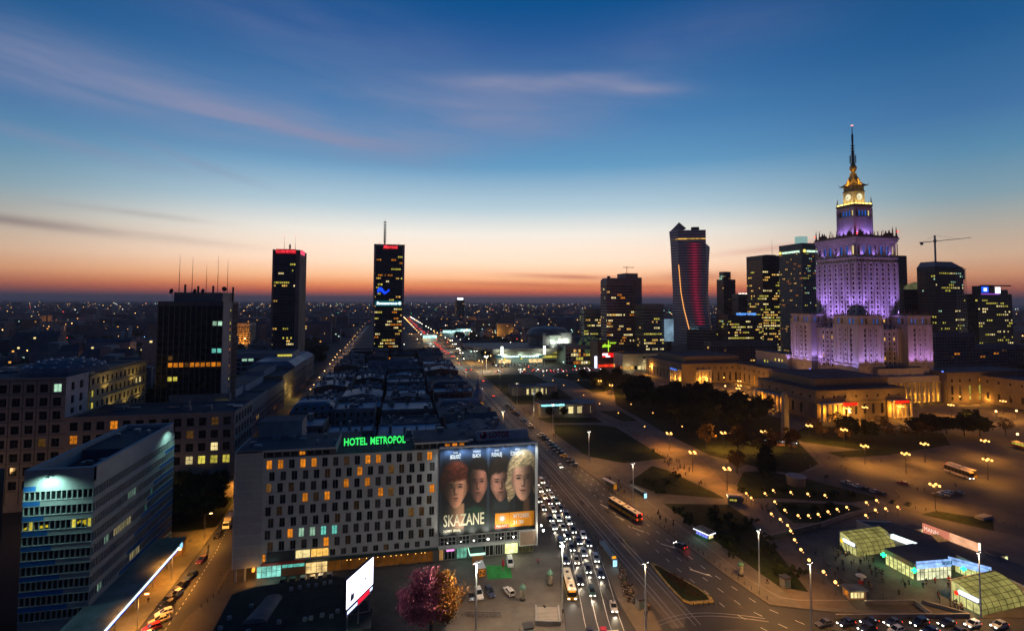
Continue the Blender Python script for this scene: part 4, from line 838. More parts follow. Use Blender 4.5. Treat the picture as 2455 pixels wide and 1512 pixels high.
# loggia tier with blue windows
us = [2.6+5.95*i for i in range(7)]
def plog(i, j): return ('blue' if (i*7) % 5 != 1 else 'dark') if 0 < i < 6 else 'cream' if i == 6 else 'dark'
tier(20.6, 118.6, 132, [(121, 7.2, us, 2.5)], stone, plog, 1.4)
b = MB()
for i in range(8):
    u = -20.6+.0+5.95*i-.35
    for s in (-1.5, 1.0): b.box(u+s-.1, u+s+.6, -20.95, -20.5, 119.5, 130.5); b.box(-20.95, -20.5, u+s-.1, u+s+.6, 119.5, 130.5)
b.build('column_row', stone, o)
ring('cornice', 21.2, 130.6, 132, stone); ring('cornice', 21.9, 132, 134, stone); ring('cornice', 22.6, 134, 135.6, stone)
ring('parapet', 22.0, 135.6, 137.2, stone_d)
b = MB(); rr = random.Random(5)
def pinn(b, x, y, z, h, r=.5): b.lathe([(r, z), (r*1.1, z+h*.25), (r*.6, z+h*.35), (r*.75, z+h*.5), (r*.3, z+h*.8), (.03, z+h)], (x, y), 6)
for i in range(12):
    u = -21+3.8*i; hh = 8.5 if i in (0, 1, 10, 11) else 3.2+rr.random()*1.5
    pinn(b, u, -21.3, 137, hh, .7 if hh > 8 else .45); pinn(b, -21.3, u, 137, hh, .7 if hh > 8 else .45)
    if i in (0, 3, 8, 11): pinn(b, u, 21, 137, hh); pinn(b, 21, u, 137, hh)
for (x, y) in ((-19, -13), (-13, -19), (17, -18), (19, -13), (-18, 17), (-14, 19)): b.box(x-1.4, x+1.4, y-1.4, y+1.4, 137, 140); pinn(b, x, y, 140, 3, .9)
b.build('pinnacle', stone_d, o)
for (x, y, h) in ((-15, 4, 7), (-17, 8, 5), (14, -15, 6), (5, -18, 4), (-12, 14, 8)):
    b = MB(); b.tube((x, y, 137), (x, y, 137+h), .12, n=4); b.box(x-1, x+1, y-.05, y+.05, 137+h*.8, 137+h*.85); b.build('aerial', metal_dark, o)
rl = emat('red beacon', (1, .03, .02), 5)
for (x, y, z, r_) in ((-11, -12.3, 139.8, 1.0), (-22, 21.5, 140, .55), (21.8, -21.8, 141, .6)):
    b = MB(); b.ball((x, y, z), r_, 8); b.build('beacon', rl, o)
lamp('POINT', (PX-11.5, PY-12.8, 141.5), 700, (1, .05, .03), .3)
# upper tower
tier(8.9, 136, 155, [], stone, None)
b = MB()
for (x, y) in ((-8.9, -8.9), (8.9, -8.9), (-8.9, 8.9), (8.9, 8.9)): b.box(x-.7, x+.7, y-.7, y+.7, 136, 163); pinn(b, x, y, 167, 6.5, .6)
b.build('corner_pier', stone, o)
ring('cornice', 9.3, 154.4, 155.4, stone)
tier(8.6, 155.4, 162, [(156.3, 4.6, [2.2+3.2*i for i in range(5)], 1.7)], stone, lambda i, j: 'blue' if 0 < i < 4 else ('cream' if i == 4 else 'dark'), .8)
ring('cornice', 9.2, 162, 164, stone); ring('cornice', 9.7, 164, 166.2, stone_d)
b = MB(); lt = emat('golden parapet light', lin((255, 214, 110)), 3.0)
for i in range(5):
    u = -9+3.7*i; b.box(u, u+2.9, -9.5, -9.35, 166.3, 167.4); b.box(-9.5, -9.35, u, u+2.9, 166.3, 167.4)
b.build('parapet_light', lt, o)
b = MB()
for i in range(6):
    u = -9.4+3.7*i; pinn(b, u, -9.5, 166.2, 3, .25); pinn(b, -9.5, u, 166.2, 3, .25)
b.build('pinnacle', stone_d, o)
ring('clock_stage', 5.65, 166.2, 178, gold_stone)
for i, (x, y, rz) in enumerate(((0, -5.7, 0), (-5.7, 0, -math.pi/2))):
    q = MB(); q.tube((0, .05, 0), (0, -.25, 0), 3.55, n=28); c = q.build('clock_rim', mat('clock rim', (.2, .14, .06), .6), o, (x, y, 173.3), rz)
    q = MB(); q.tube((0, -.26, 0), (0, -.3, 0), 3.15, n=28); q.build('clock_face', emat('clock dial', lin((255, 244, 196)), 1.0, noise=.12, scale=.8), c)
    q = MB()
    for k in range(12): a = R(30*k); q.tube((2.35*math.sin(a), -.33, 2.35*math.cos(a)), (2.85*math.sin(a), -.33, 2.85*math.cos(a)), .13, n=4)
    for a, l, w in ((R(268), 2.4, .16), (R(228), 1.6, .22)): q.tube((0, -.36, 0), (l*math.sin(a), -.36, l*math.cos(a)), w, w*.6, 4)
    q.build('clock_hands', mat('clock hands', (.03, .025, .02), .6), c)
b = MB(); b.box(-6, 6, -6, 6, 178, 179); b.box(-5.4, 5.4, -5.4, 5.4, 179, 183)
for i in range(5):
    u = -4.4+2.2*i; b.box(u-.3, u+.3, -5.7, -5.4, 179, 183); b.box(-5.7, -5.4, u-.3, u+.3, 179, 183)
b.build('gallery', stone_d, o)
gold = mat('gilded roof', (.52, .33, .09), .45, .3, var=.2, scale=1)
b = MB(); prof = [(7.4, 183.4), (7.0, 184.2), (5.2, 185.4), (3.9, 187.2), (3.1, 189.5), (2.6, 192), (2.0, 192.3), (1.8, 195.5)]
for (r0, z0), (r1, z1) in zip(prof, prof[1:]): b.frus((-r0, r0, -r0, r0), (-r1, r1, -r1, r1), z0, z1)
b.build('pagoda_roof', gold, o)
b = MB()
for (x, y) in ((-7.4, -7.4), (7.4, -7.4), (-7.4, 7.4)): b.tube((x, y, 183.6), (x*1.1, y*1.1, 186), .3, .06, 5)
for (x, y) in ((0, -4.4), (-4.4, 0)): b.box(x-1, x+1, y-1, y+1, 185.5, 189.5)
b.build('roof_horn', gold, o)
b = MB(); b.lathe([(1.5, 195.5), (1.6, 197), (2.6, 198.2), (3.0, 200), (2.5, 202), (1.3, 203.2)], (0, 0), 12); b.build('spire_ball', gold, o)
b = MB(); b.lathe([(1.4, 203), (2.1, 203.6), (2.1, 204), (1.1, 204.2), (1.0, 216), (.7, 216.2), (.55, 231), (.32, 231.2), (.28, 238.6)], (0, 0), 8); b.build('spire', metal_dark, o)
b = MB()
for z in (205.5, 207.3, 209, 210.8): 
    for i in range(8): a = R(45*i); b.tube((math.cos(a)*.9, math.sin(a)*.9, z), (2.4*math.cos(a), 2.4*math.sin(a), z), .09, n=4); b.box(2.3*math.cos(a)-.2, 2.3*math.cos(a)+.2, 2.3*math.sin(a)-.2, 2.3*math.sin(a)+.2, z-.7, z+.7)
for z in (213, 215.5, 218, 220.5): b.lathe([(.9, z-.5), (2.0, z), (.8, z+.4)], (0, 0), 8)
for z in (223, 225, 227, 229): b.box(-1.0, 1.0, -.15, .15, z, z+1.4); b.box(-.15, .15, -1, 1, z, z+1.4)
b.build('mast_antenna', metal_dark, o)
b = MB(); b.box(-.7, .7, -.7, .7, 238.4, 239.2); b.build('beacon', emat('pink beacon', (1, .35, .3), 2.0), o)
for (x, y) in ((-4, -11), (4, -11), (-11, -4), (-11, 4)): lamp('SPOT', (PX+x, PY+y, 167.6), 3000, (1, .72, .26), .3, (PX+x*.5, PY+y*.5, 175), 120, .9)
for (x, y) in ((0, -9), (-9, 0)): lamp('SPOT', (PX+x, PY+y, 184.5), 3200, (1, .62, .12), .3, (PX+x*.25, PY+y*.25, 190), 130, .8); lamp('SPOT', (PX+x*.8, PY+y*.8, 190), 900, (1, .62, .12), .2, (PX, PY, 200), 70, .9)
# corner blocks
VIO = (.42, .24, 1.0); BLU = (.36, .32, 1.0)
for (sx_, sy_) in ((-1, -1), (1, -1), (-1, 1), (1, 1)):
    cx, cy_ = sx_*24.4, sy_*24.4; h = 12
    if (sx_, sy_) == (1, 1):
        b = MB(); b.box(cx-h, cx+h, cy_-h, cy_+h, 0, 70); b.build('corner_block', stone, o); continue
    tier(h, 30, 61, [(56.4-3.95*k, 2.3, [6.6, 12, 17.4], 1.5) for k in range(7)], stone, lambda i, j: 'dark', .4, 'all', None, cx, cy_, cap=42)
    tier(h-.2, 62.2, 68.4, [(63, 4.2, [4.6, 8.2, 15.6, 19.2], 1.6)], stone, lambda i, j: 'blue' if (i+int(sx_)) % 4 != 0 else 'dark', 1.0, 'all', None, cx, cy_)
    ring('cornice', h+.5, 61, 62.2, stone, cx, cy_); ring('cornice', h+.5, 68.4, 69.6, stone, cx, cy_); ring('base', h+.6, 0, 29, stone, cx, cy_); ring('cornice', h+.9, 29, 30, stone, cx, cy_)
    b = MB()
    for u in (-2.7-1.5, -2.7+2.7-1.35-.0, 2.7-1.35+1.4, 2.7+1.6):
        b.box(cx+u-.5, cx+u+.5, cy_-h-.5, cy_-h+.05, 30.5, 60); b.box(cx-h-.5, cx-h+.05, cy_+u-.5, cy_+u+.5, 30.5, 60)
    for q in ((cx-h-.4, cx-h+2.2, cy_-h-.4, cy_-h+2.2), (cx+h-2.2, cx+h+.4, cy_-h-.4, cy_-h+.2), (cx-h-.4, cx-h+.2, cy_+h-2.2, cy_+h+.4)): b.box(*q, 30, 60.6)
    b.build('pilaster', stone, o)
    b = MB()
    for i in range(13):
        u = -11.5+1.9*i; hh = rr.choice([1.6, 2.2, 3.6, 4.4, 2.6]); pinn(b, cx+u, cy_-h+.2, 69.6, hh, .5); pinn(b, cx-h+.2, cy_+u, 69.6, hh*.9, .5); pinn(b, cx+u, cy_+h-.4, 69.6, hh, .5)
    b.build('parapet_statue', stone_d, o)
# recessed links between the blocks
tier(31, 0, 58, [(53-3.95*k, 2.3, [26.3, 31, 35.7], 1.6) for k in range(8)], stone, lambda i, j: 'warm' if (i, j) in ((0, 6), (2, 6), (0, 2)) else 'dark', .4, 'all', None, cap=24)
b = MB()
for u in (-9.5, -7, -2.35, 2.35, 7, 9.5): b.box(u-.5, u+.5, -31.6, -31, 24, 57); b.box(-31.6, -31, u-.5, u+.5, 24, 57); pinn(b, u, -31.2, 58, 2.6, .5); pinn(b, -31.2, u, 58, 2.6, .5)
b.build('pilaster', stone, o)
ring('podium', 36, 0, 20, stone_d)
def flood(x, y, z, tx, ty, tz, p, col, ang=100):
    b = MB(); b.box(-.4, .4, -.4, .4, 0, .6); b.build('floodlight', metal_dark, o, (x, y, z)); lamp('SPOT', (PX+x, PY+y, z+1), p, col, .3, (PX+tx, PY+ty, tz), ang, .8)
for u in (-17, -9.5, -2, 5.5, 13): 
    flood(u, -29, 70 if abs(u) > 12.2 else 58, u, -21.2, 106, 32000, VIO, 80); flood(-29, u, 70 if abs(u) > 12.2 else 58, -21.2, u, 106, 32000, VIO, 80)
for u in (-15, -2, 13): flood(u, -23.2, 118.7, u, -20.6, 128, 1900, VIO, 120); flood(-23.2, u, 118.7, -20.6, u, 128, 1900, VIO, 120)
for u in (-5.5, 0, 5.5): flood(u, -12, 137.3, u, -8.9, 149, 3200, VIO, 110); flood(-12, u, 137.3, -8.9, u, 149, 3200, VIO, 110)
for (cx, cy_) in ((-24.4, -24.4), (24.4, -24.4), (-24.4, 24.4)):
    for u in (-9, 0, 9): flood(cx+u, cy_-18, 28, cx+u, cy_-12, 47, 7000, (.50, .31, 1) if cx < 0 else (.64, .31, 1), 100); flood(cx-19, cy_+u, 24, cx-12, cy_+u, 44, 7000, (.46, .31, 1), 100)
for u in (-6, 6): flood(u, -38, 22, u, -31, 40, 7000, VIO, 100); flood(-38, u, 22, -31, u, 40, 7000, VIO, 100)
for (x, y, z) in ((-9, -41.5, 20.4), (-17, -41.5, 20.2), (40, -41.5, 23), (-41.5, 9, 21), (-41.5, 2, 21)):
    b = MB(); b.ball((x, y, z+.6), .55 if x < 30 else .9, 6); b.build('blue_lamp', emat('blue lamp', lin((90, 120, 255)), 5), o)
# ---- low stone wings round the palace
def arcade(par, x, y, rz, Wd, n, z0, z1, zt, depth, wallm, backm, colw=.7, name='column'):
    """lit portico: n bays of round columns in front of a recessed wall, entablature above (zt)"""
    P = par.location; b = MB(); b.box(0, Wd, depth, depth+.4, z0, zt, 0); b.box(0, Wd, 0, depth, z0-.3, z0, 0); b.build('portico_wall', backm, par, (x-P.x, y-P.y, -P.z), rz)
    b = MB(); b.box(0, Wd, -.3, depth+.4, zt-(zt-z1), zt, 0); b.box(-.2, Wd+.2, -.7, 0, zt-.6, zt, 0); b.build('entablature', wallm, par, (x-P.x, y-P.y, -P.z), rz)
    cs, sn = math.cos(rz), math.sin(rz); q = MB(); q.lathe([(colw*1.25, 0), (colw*1.2, .5), (colw, .7), (colw*.88, z1-z0-.8), (colw*1.25, z1-z0-.2), (colw*1.25, z1-z0)], (0, 0), 10); me = q.mesh(name, wallm)
    for i in range(n+1): u = Wd*i/n; put(name, me, par, (x-P.x+u*cs-.2*sn*-1*0, y-P.y+u*sn, z0))
o = T0 = thing('drama_theatre', 'stepped stone theatre block with amber lit porticos and red name signs before the palace', 'theatre', (325, 340, 0))
core(o, 278, 353, 307.6, 366, 0, 19.6, stone_d, tar, 1.0, (.6, .3, .6, .3))
ww = [(14.6, 1.7, [6+9*i for i in range(10)], 1.5), (5, 7, [49, 58, 67], 2.6)]
facade(o, 278, 307.6, 0, 75, 11.8, 20.6, [(14.6, 1.7, [6+9*i for i in range(8)], 1.5)], stone_d, .4)
facade(o, 278, 366, -math.pi/2, 58.4, 11.8, 20.6, [(14.6, 1.7, [5+8*i for i in range(7)], 1.5)], stone_d, .4)
facade(o, 300, 307.6, 0, 36, 0, 11.8, [(3, 7, [3.5+7.2*i for i in range(5)], 2.4)], stone_d, .5, frame_dark, 2, 3)
facade(o, 278, 333, -math.pi/2, 20, 0, 11.8, [(3, 7, [4, 12], 2.4)], stone_d, .5, frame_dark, 2, 3)
b = MB(); b.box(-48, 28.3, -33.2, 26.3, 19.2, 20.0); b.box(-47.6, 28.1, -32.9, 26.1, 11.4, 12.2); b.box(-47, 0, -32.4, 8, 20.3, 20.8, 1); b.build('cornice', [stone_d, tar], o)
b = MB(); b.box(-38, 24, -22, 25, 19.6, 26, 0, 1); b.box(-38.5, 24.5, -22.5, 25.4, 25.5, 26.4, 0, 1); b.build('upper_storey', [stone_d, tar], o)
for (x, y, rz, w_, n) in ((279, 303.3, 0, 21, 5), (336.5, 303.3, 0, 16, 4), (273.7, 366, -math.pi/2, 33, 8)):
    arcade(o, x, y, rz, w_, n, .4, 11.4, 12.2, 4.2, stone, gold_stone, .75)
for (x, y) in ((284, 305.4), (295, 305.4), (340, 305.4), (348, 305.4), (275.8, 340), (275.8, 351), (275.8, 362)): lamp('POINT', (x, y, 6.5), 1700, (1, .38, .03), .5)
rsg = emat('red neon', lin((255, 40, 20)), 1.6, True)
for (x, w_) in ((301, 11.5), (344, 11.5)):
    sgn = tag(text('TEATR DRAMATYCZNY', 2.4, 'theatre_sign', rsg, None, (x, 302.4, 11.2), width=w_, ext=.06, offset=.06), 'red neon theatre name over the %s portico' % ('left' if x < 330 else 'right hand'), 'sign')
    b = MB(); b.box(-w_/2-.4, w_/2+.4, .1, .3, -1.4, 1.4); q = b.build('sign_panel', mat('dark red panel', (.12, .01, .008), .6), sgn); q.rotation_euler = (R(-90), 0, 0)
def rot_kids(ob): pass
o = thing('palace_entrance', 'palace main entrance with a tall amber lit colonnade below the purple tower', 'colonnade', (400, 345, 0))
core(o, 372.5, 428, 348.4, 366, 0, 22, stone_d, tar, .6, (.3, .3, .3, .3))
arcade(o, 374, 344.2, 0, 54, 12, .8, 17, 21.6, 5, stone, gold_stone, 1.05)
b = MB(); b.box(-27, 18, 3, 20, 21.6, 27, 0, 1); b.box(-27.4, 18.4, 2.6, 20, 26.6, 27.6, 0, 1); b.box(4, 10, 2.5, 3, 22, 25.5); b.build('attic', [stone, tar], o)
b = MB()
for i in range(12): x = -25.7+4.5*i; b.box(x+1.2, x+3.3, 3.9, 4.1, 1, 5.5); b.box(x+1.2, x+3.3, 3.9, 4.1, 7, 12)
b.build('tall_window', LW['dim'], o)
for i in range(7): lamp('POINT', (377.5+8*i, 346.4, 4.5), 2600, (1, .42, .04), .5)
o = thing('studio_wing', 'long stone wing with tall windows leading right from the palace colonnade', 'palace wing', (450, 340, 0))
core(o, 428.2, 520, 338, 372, 0, 24, stone_d, tar, .8, (.3, .3, .5, .3))
facade(o, 428.2, 338, 0, 40, 0, 24.8, [(2.5, 3, [5, 13, 23, 33], 2.2), (7, 7, [5, 13, 23, 33], 2.2), (17, 2.2, [5, 13, 23, 33], 1.8)], stone_d, .5, frame_dark, 2, 2, pick=lambda i, j: {(2, 0): 'yellow', (2, 1): 'yellow', (3, 1): 'yellow', (3, 2): 'amber', (1, 1): 'dim', (3, 0): 'yellow'}.get((i, j), 'dark'))
b = MB(); b.box(-22, 70, -2.5, -1.9, 23.6, 24.4); b.build('cornice', stone_d, o)
for x in (436, 448, 460): lamp('POINT', (x, 333, 4), 2600, SOD, .4)
o = thing('studio_theatre', 'stone theatre portico with pale lettering on the right edge of the square', 'theatre', (490, 315, 0))
core(o, 462, 530, 306, 338, 0, 21, stone_d, tar, .8, (.4, .3, 4, .3))
arcade(o, 462, 301.5, 0, 68, 11, .5, 13, 16, 4.5, stone, gold_stone, .8); facade(o, 462, 338, -math.pi/2, 36.5, 0, 21.8, [(4, 5, [5+8*i for i in range(4)], 2), (16.5, 2, [5+8*i for i in range(4)], 1.5)], stone_d, .4)
facade(o, 462, 301.3, 0, 68, 16, 21.8, [(17.3, 2.2, [4+9*i for i in range(8)], 1.4)], stone_d, .4, None, pick=lambda i, j: 'amber' if i in (1, 2) else 'dark')
for x in (468, 480, 492, 505): lamp('POINT', (x, 303.5, 6), 1500, (1, .44, .07), .5)
tag(text('TEATR STUDIO', 2.6, 'studio_sign', emat('pale sign light', lin((225, 245, 200)), 1.3), None, (476, 300.4, 14.6), width=17, ext=.1), 'pale illuminated theatre lettering on the entablature at the right edge', 'sign')
o = thing('museum_wing', 'amber lit stone wing left of the palace with a corner portico and blue sign', 'palace wing', (310, 490, 0))
core(o, 272, 349, 470, 545, 0, 18.5, stone_d, tar, .8, (.6, .3, .6, .3))
facade(o, 286, 470, 0, 63, 0, 19.3, [(2, 8, [20+6.5*i for i in range(7)], 2.2), (13.5, 2, [3.5+6.5*i for i in range(9)], 1.6)], stone_d, .5, frame_dark, 2, 3)
facade(o, 272, 545, -math.pi/2, 60, 0, 19.3, [(2, 8, [5+7*i for i in range(8)], 2.2), (13.5, 2, [5+7*i for i in range(8)], 1.6)], stone_d, .5, frame_dark, 2, 3)
arcade(o, 268.4, 485, -math.pi/2, 15, 4, .4, 12, 13.5, 3.4, stone, gold_stone, .7); arcade(o, 288, 466.4, 0, 14, 4, .4, 12, 13.5, 3.4, stone, gold_stone, .7)
b = MB(); b.box(-38.2, 39.2, -20.5, 55, 18, 18.8); b.box(-28, 34, -8, 48, 18.5, 25, 0, 1); b.build('cornice', [stone_d, tar], o)
for (x, y) in ((270.2, 474), (270.2, 481), (291, 468.2), (299, 468.2)): lamp('POINT', (x, y, 4), 2600, (1, .42, .06), .4)
tag(text('PRYWATNA', 2.2, 'museum_sign', emat('blue neon', lin((70, 130, 255)), 1.6), None, (267.8, 478, 13.2), -math.pi/2, width=13, ext=.1), 'blue neon sign above the corner portico of the wing left of the palace', 'sign')
o = thing('congress_wing', 'lower stone wing with amber washed wall stepping towards the palace', 'palace wing', (350, 445, 0))
core(o, 333, 372, 418, 470, 0, 18, stone_d, tar, .8, (.5, .3, .5, .3))
facade(o, 333, 470, -math.pi/2, 52, 0, 18.8, [(2, 8, [5+7*i for i in range(7)], 2.0), (13.3, 2, [5+7*i for i in range(7)], 1.5)], stone_d, .5, frame_dark, 2, 3, pick=lambda i, j: {(3, 0): 'amber', (5, 0): 'yellow'}.get((i, j), 'dark'))
facade(o, 333, 418, 0, 39, 0, 18.8, [(2, 8, [5+7*i for i in range(5)], 2.0), (13.3, 2, [5+7*i for i in range(5)], 1.5)], stone_d, .5, frame_dark, 2, 3)
b = MB(); b.box(5, 22, -20, 25, 18, 31, 0, 1); b.box(4.4, 22, -20.6, 25, 30.4, 31.6, 0, 1); b.build('upper_storey', [stone, tar], o)
for k, (y, z) in enumerate(((432, 24), (436, 24), (441, 24), (452, 21), (456, 21))):
    q = MB(); q.box(354.85-350, 354.98-350, y-445, y+1.4-445, z, z+2.2); q.build('window', LW['yellow' if k != 1 else 'cream'], o)
for (x, y) in ((326, 428), (326, 445), (326, 460), (345, 412)): lamp('POINT', (x, y, 3), 2600, SOD, .4)
o = thing('obelisk', 'dark slim stone obelisk standing in front of the theatre', 'obelisk', (223.5, 271, 0))
b = MB(); b.box(-4, 4, -4, 4, .1, 1.2); b.box(-2.6, 2.6, -2.6, 2.6, 1.2, 3); b.frus((-1.7, 1.7, -1.7, 1.7), (-1.15, 1.15, -1.15, 1.15), 3, 26); b.frus((-1.15, 1.15, -1.15, 1.15), (-.1, .1, -.1, .1), 26, 28); b.build('shaft', mat('grey granite', (.14, .14, .145), .7), o)
# ================================================================ SKYLINE TOWERS
cw_dark = mat('dark curtain wall', (.07, .085, .09), .3, .3, var=.2, scale=.1)
cw_green = mat('green grey cladding', (.20, .24, .22), .6, var=.2, scale=.1)
cw_grey = mat('grey cladding', (.34, .33, .34), .65, var=.2, scale=.1)
cw_brown = mat('brown grey cladding', (.26, .22, .22), .7, var=.2, scale=.1)
cw_black = mat('black cladding', (.05, .05, .055), .4, var=.2, scale=.1)
def tower(name, label, cat, x0, x1, y0, y1, h, m, fw=4.0, fl=3.8, pl=.1, kinds=('warm', 'cream', 'yellow'), pick=None, pick2=None, z0=8, wf=.8, hf=.55, faces='es', seed=None, ribs=0, top=1.0):
    o = thing(name, label, cat, ((x0+x1)/2, (y0+y1)/2, 0))
    core(o, x0, x1, y0, y1, 0, h, m, tar, top, (.3 if 's' in faces else 0, .3 if 'n' in faces else 0, .3, 0))
    sd = seed or hash(label) % 999
    def rows(W_): n = max(2, int(W_/fw)); return [(z0+fl*k, fl*hf, [W_*(i+.5)/n for i in range(n)], W_/n*wf) for k in range(int((h-z0-2)/fl))]
    facade(o, x0, y0, 0, x1-x0, 0, h+top, rows(x1-x0), m, .25, None, pick=pick or lot(sd, pl, kinds), parts='lit', cap=150)
    if 's' in faces: facade(o, x0, y1, -math.pi/2, y1-y0, 0, h+top, rows(y1-y0), m, .25, None, pick=pick2 or lot(sd+1, pl, kinds), parts='lit', cap=120)
    if 'n' in faces: facade(o, x1, y0, math.pi/2, y1-y0, 0, h+top, rows(y1-y0), m, .25, None, pick=pick2 or lot(sd+1, pl, kinds), parts='lit', cap=120)
    if ribs:
        b = MB(); n = int((x1-x0)/ribs)
        for i in range(n+1): u = x0+(x1-x0)*i/n-o.location.x; b.box(u-.25, u+.25, y0-o.location.y-.4, y0-o.location.y, 2, h)
        if 'n' in faces:
            for i in range(int((y1-y0)/ribs)+1): u = y0+ribs*i-o.location.y; b.box(x1-o.location.x, x1-o.location.x+.4, u-.25, u+.25, 2, h)
        b.build('facade_rib', m, o)
    return o
def band_pick(seed, bands, p0, kinds):
    r = random.Random(seed); t = {}
    def pick(i, j):
        k = ((i+j*5) // 3, j)
        if k not in t: t[k] = r.choice(kinds) if r.random() < bands.get(j, p0) else 'dark'
        return t[k] if r.random() < .88 else 'dark'
    return pick
def mast(par, x, y, z, h, r0=.6, rings=6, m=metal_dark):
    b = MB(); b.tube((x, y, z), (x, y, z+h*.55), r0, r0*.6, 6); b.tube((x, y, z+h*.55), (x, y, z+h), r0*.45, .08, 5)
    for k in range(rings): q = z+h*(.12+.1*k); b.box(x-r0*2.2, x+r0*2.2, y-.2, y+.2, q, q+.5); b.box(x-r0*1.6, x+r0*1.6, y-.5, y+.5, q+1.0, q+2.0)
    return b.build('mast', m, par)
# twin office slabs
o = tower('office_tower', 'dark slab tower with a red glowing car maker sign along its roof', 'tower', -140.8, -112, 640, 684, 137, cw_dark, 1.95, 3.5, .04, ('yellow', 'cream'), band_pick(3, {2: .5, 3: .25, 4: .6, 5: .5, 7: .45, 8: .3, 9: .5, 12: .5, 18: .1, 21: .25, 22: .12, 26: .3, 27: .2, 30: .25, 31: .3, 32: .1, 33: .35}, .02, ('yellow', 'cream', 'yellow', 'warm')), lot(8, .015, ('warm',)), 4, .7, .55, 'n', 3, 1.95, 0)
b = MB(); b.box(-14.4, -12.8, -22.5, -22, 0, 137.3); b.box(10.4, 14.4, -22.5, -22, 0, 137.3); b.box(14.4, 14.8, -22, 22, 0, 137); b.build('corner_pier', mat('brown pier', (.24, .19, .17), .75), o)
b = MB(); b.box(-11, 10.5, -22.8, -22.3, 132.5, 137.8); b.box(14.9, 15.2, -20, 6, 132.5, 137.8, 1); b.build('sign_panel', [emat('dark red sign glow', lin((150, 10, 30)), .9), emat('pink sign', lin((255, 90, 120)), 1.1)], o)
rs = emat('red sign light', lin((255, 60, 70)), 1.5)
text('KIA MOTORS', 4.2, 'sign_lettering', rs, o, (2.4, -23, 135), width=15, ext=.15, offset=.1)
b = MB()
for i in range(16):
    a, e = 2*math.pi*i/16, 2*math.pi*(i+1)/16; b.tube((-8.4+2.7*math.cos(a), -23, 135+1.7*math.sin(a)), (-8.4+2.7*math.cos(e), -23, 135+1.7*math.sin(e)), .22, n=4)
b.build('oval_emblem', rs, o); text('KIA', 2.0, 'emblem_lettering', rs, o, (-8.4, -23, 135), width=3.6, ext=.1)
mast(o, 1, -8, 138, 9, .5, 5); mast(o, -4, -14, 138, 15, .25, 0); mast(o, 8, -14, 138, 15, .25, 0)
for (x, y) in ((-4, -14), (8, -14)): b = MB(); b.ball((x, y, 153), .35, 6); b.build('beacon', rl, o)
def mp(i, j):
    return mpk(i, j)
mpk = band_pick(12, {2: .3, 4: .1, 5: .35, 6: .4, 7: .55, 8: .5, 9: .2, 12: .1, 13: .75, 14: .2, 15: .3, 16: .3, 17: .5, 20: .3, 22: .2, 23: .25, 24: .3, 26: .2, 28: .15, 29: .25, 30: .25, 31: .2, 33: .2, 34: .3, 35: .2, 36: .12, 37: .1}, .1, ('yellow', 'warm', 'cream', 'amber'))
o = tower('hotel_tower', 'dark slab tower with red hotel sign on top and a lit blue emblem', 'tower', -27.0, 5.8, 612, 648, 143, cw_dark, 1.8, 3.5, .1, ('warm',), mp, None, 6, .7, .5, 'e', 12, 1.8, 0)
b = MB(); b.box(-17.4, -15.4, -18.6, -18, 0, 143.4); b.box(14.3, 16.8, -18.6, -18, 0, 143.4); b.box(-17.4, 16.8, -18.6, -18, 141.4, 143.5); b.build('corner_pier', cw_grey, o)
text('Marriott', 5.6, 'sign_lettering', rs, o, (1, -18.9, 140.5), width=16, ext=.15, shear=.25, offset=.12)
b = MB(); b.box(-6.5, 8.8, -18.75, -18.65, 138, 143.2); b.build('sign_panel', emat('dim red panel', lin((90, 0, 12)), .6), o)
b = MB(); blu = emat('blue emblem light', lin((20, 70, 255)), 1.6)
for k in range(9):
    x = -13+1.45*k; z = 89.6+1.6*math.sin(k*.9); b.box(x, x+2.0, -18.8, -18.5, z, z+2.2+1.2*math.sin(k*.6+.6)); b.box(x, x+1.2, -18.8, -18.5, z-1.2, z-.4)
b.build('blue_emblem', blu, o)
b = MB(); b.box(-15, 14, -18.8, -18.5, 73.5, 79.5); b.build('sign_panel', emat('teal sign glow', lin((0, 90, 100)), .8), o)
wb = emat('white blue sign', lin((225, 250, 255)), 1.9)
text('Bancassurance', 4.6, 'sign_lettering', wb, o, (-2, -19, 76.5), width=23, ext=.15, shear=.2, offset=.15)
b = MB(); b.tube((12, -19, 76.5), (12, -18.8, 76.5), 1.7, n=14); b.build('round_emblem', wb, o)
mast(o, -6, -6, 143, 32, .9, 8); mast(o, -12, 4, 143, 6, .3, 0); mast(o, 10, 4, 143, 6, .3, 0)
b = MB(); b.box(-17, 17, -17, 17, 143, 143.8, 0); b.build('roof_slab', tar, o)
# podium and dark blocks in front of the hotel tower
o = tower('podium_block', 'dark podium block of the hotel tower with a lit top terrace', 'building', -40, 22, 596, 611, 24, cw_dark, 3.5, 3.6, .03, ('amber', 'dim'), faces='en')
b = MB(); b.box(-20, -6, -8, -7.6, 22, 25.6); b.build('terrace_glazing', LW['yellow'], o)
tower('white_strip_block', 'low block with a pale blue roof edge in the middle of the dark roofs', 'building', -24, 10, 466, 480, 26, mat('pale blue render', (.2, .27, .31), .8), 4, 3.6, .02, faces='e')
tower('curved_block', 'dark office block with lit attic windows in front of the hotel tower', 'building', -48, -26, 560, 592, 27, cw_black, 3, 3.6, .06, ('amber', 'cream'), faces='en')
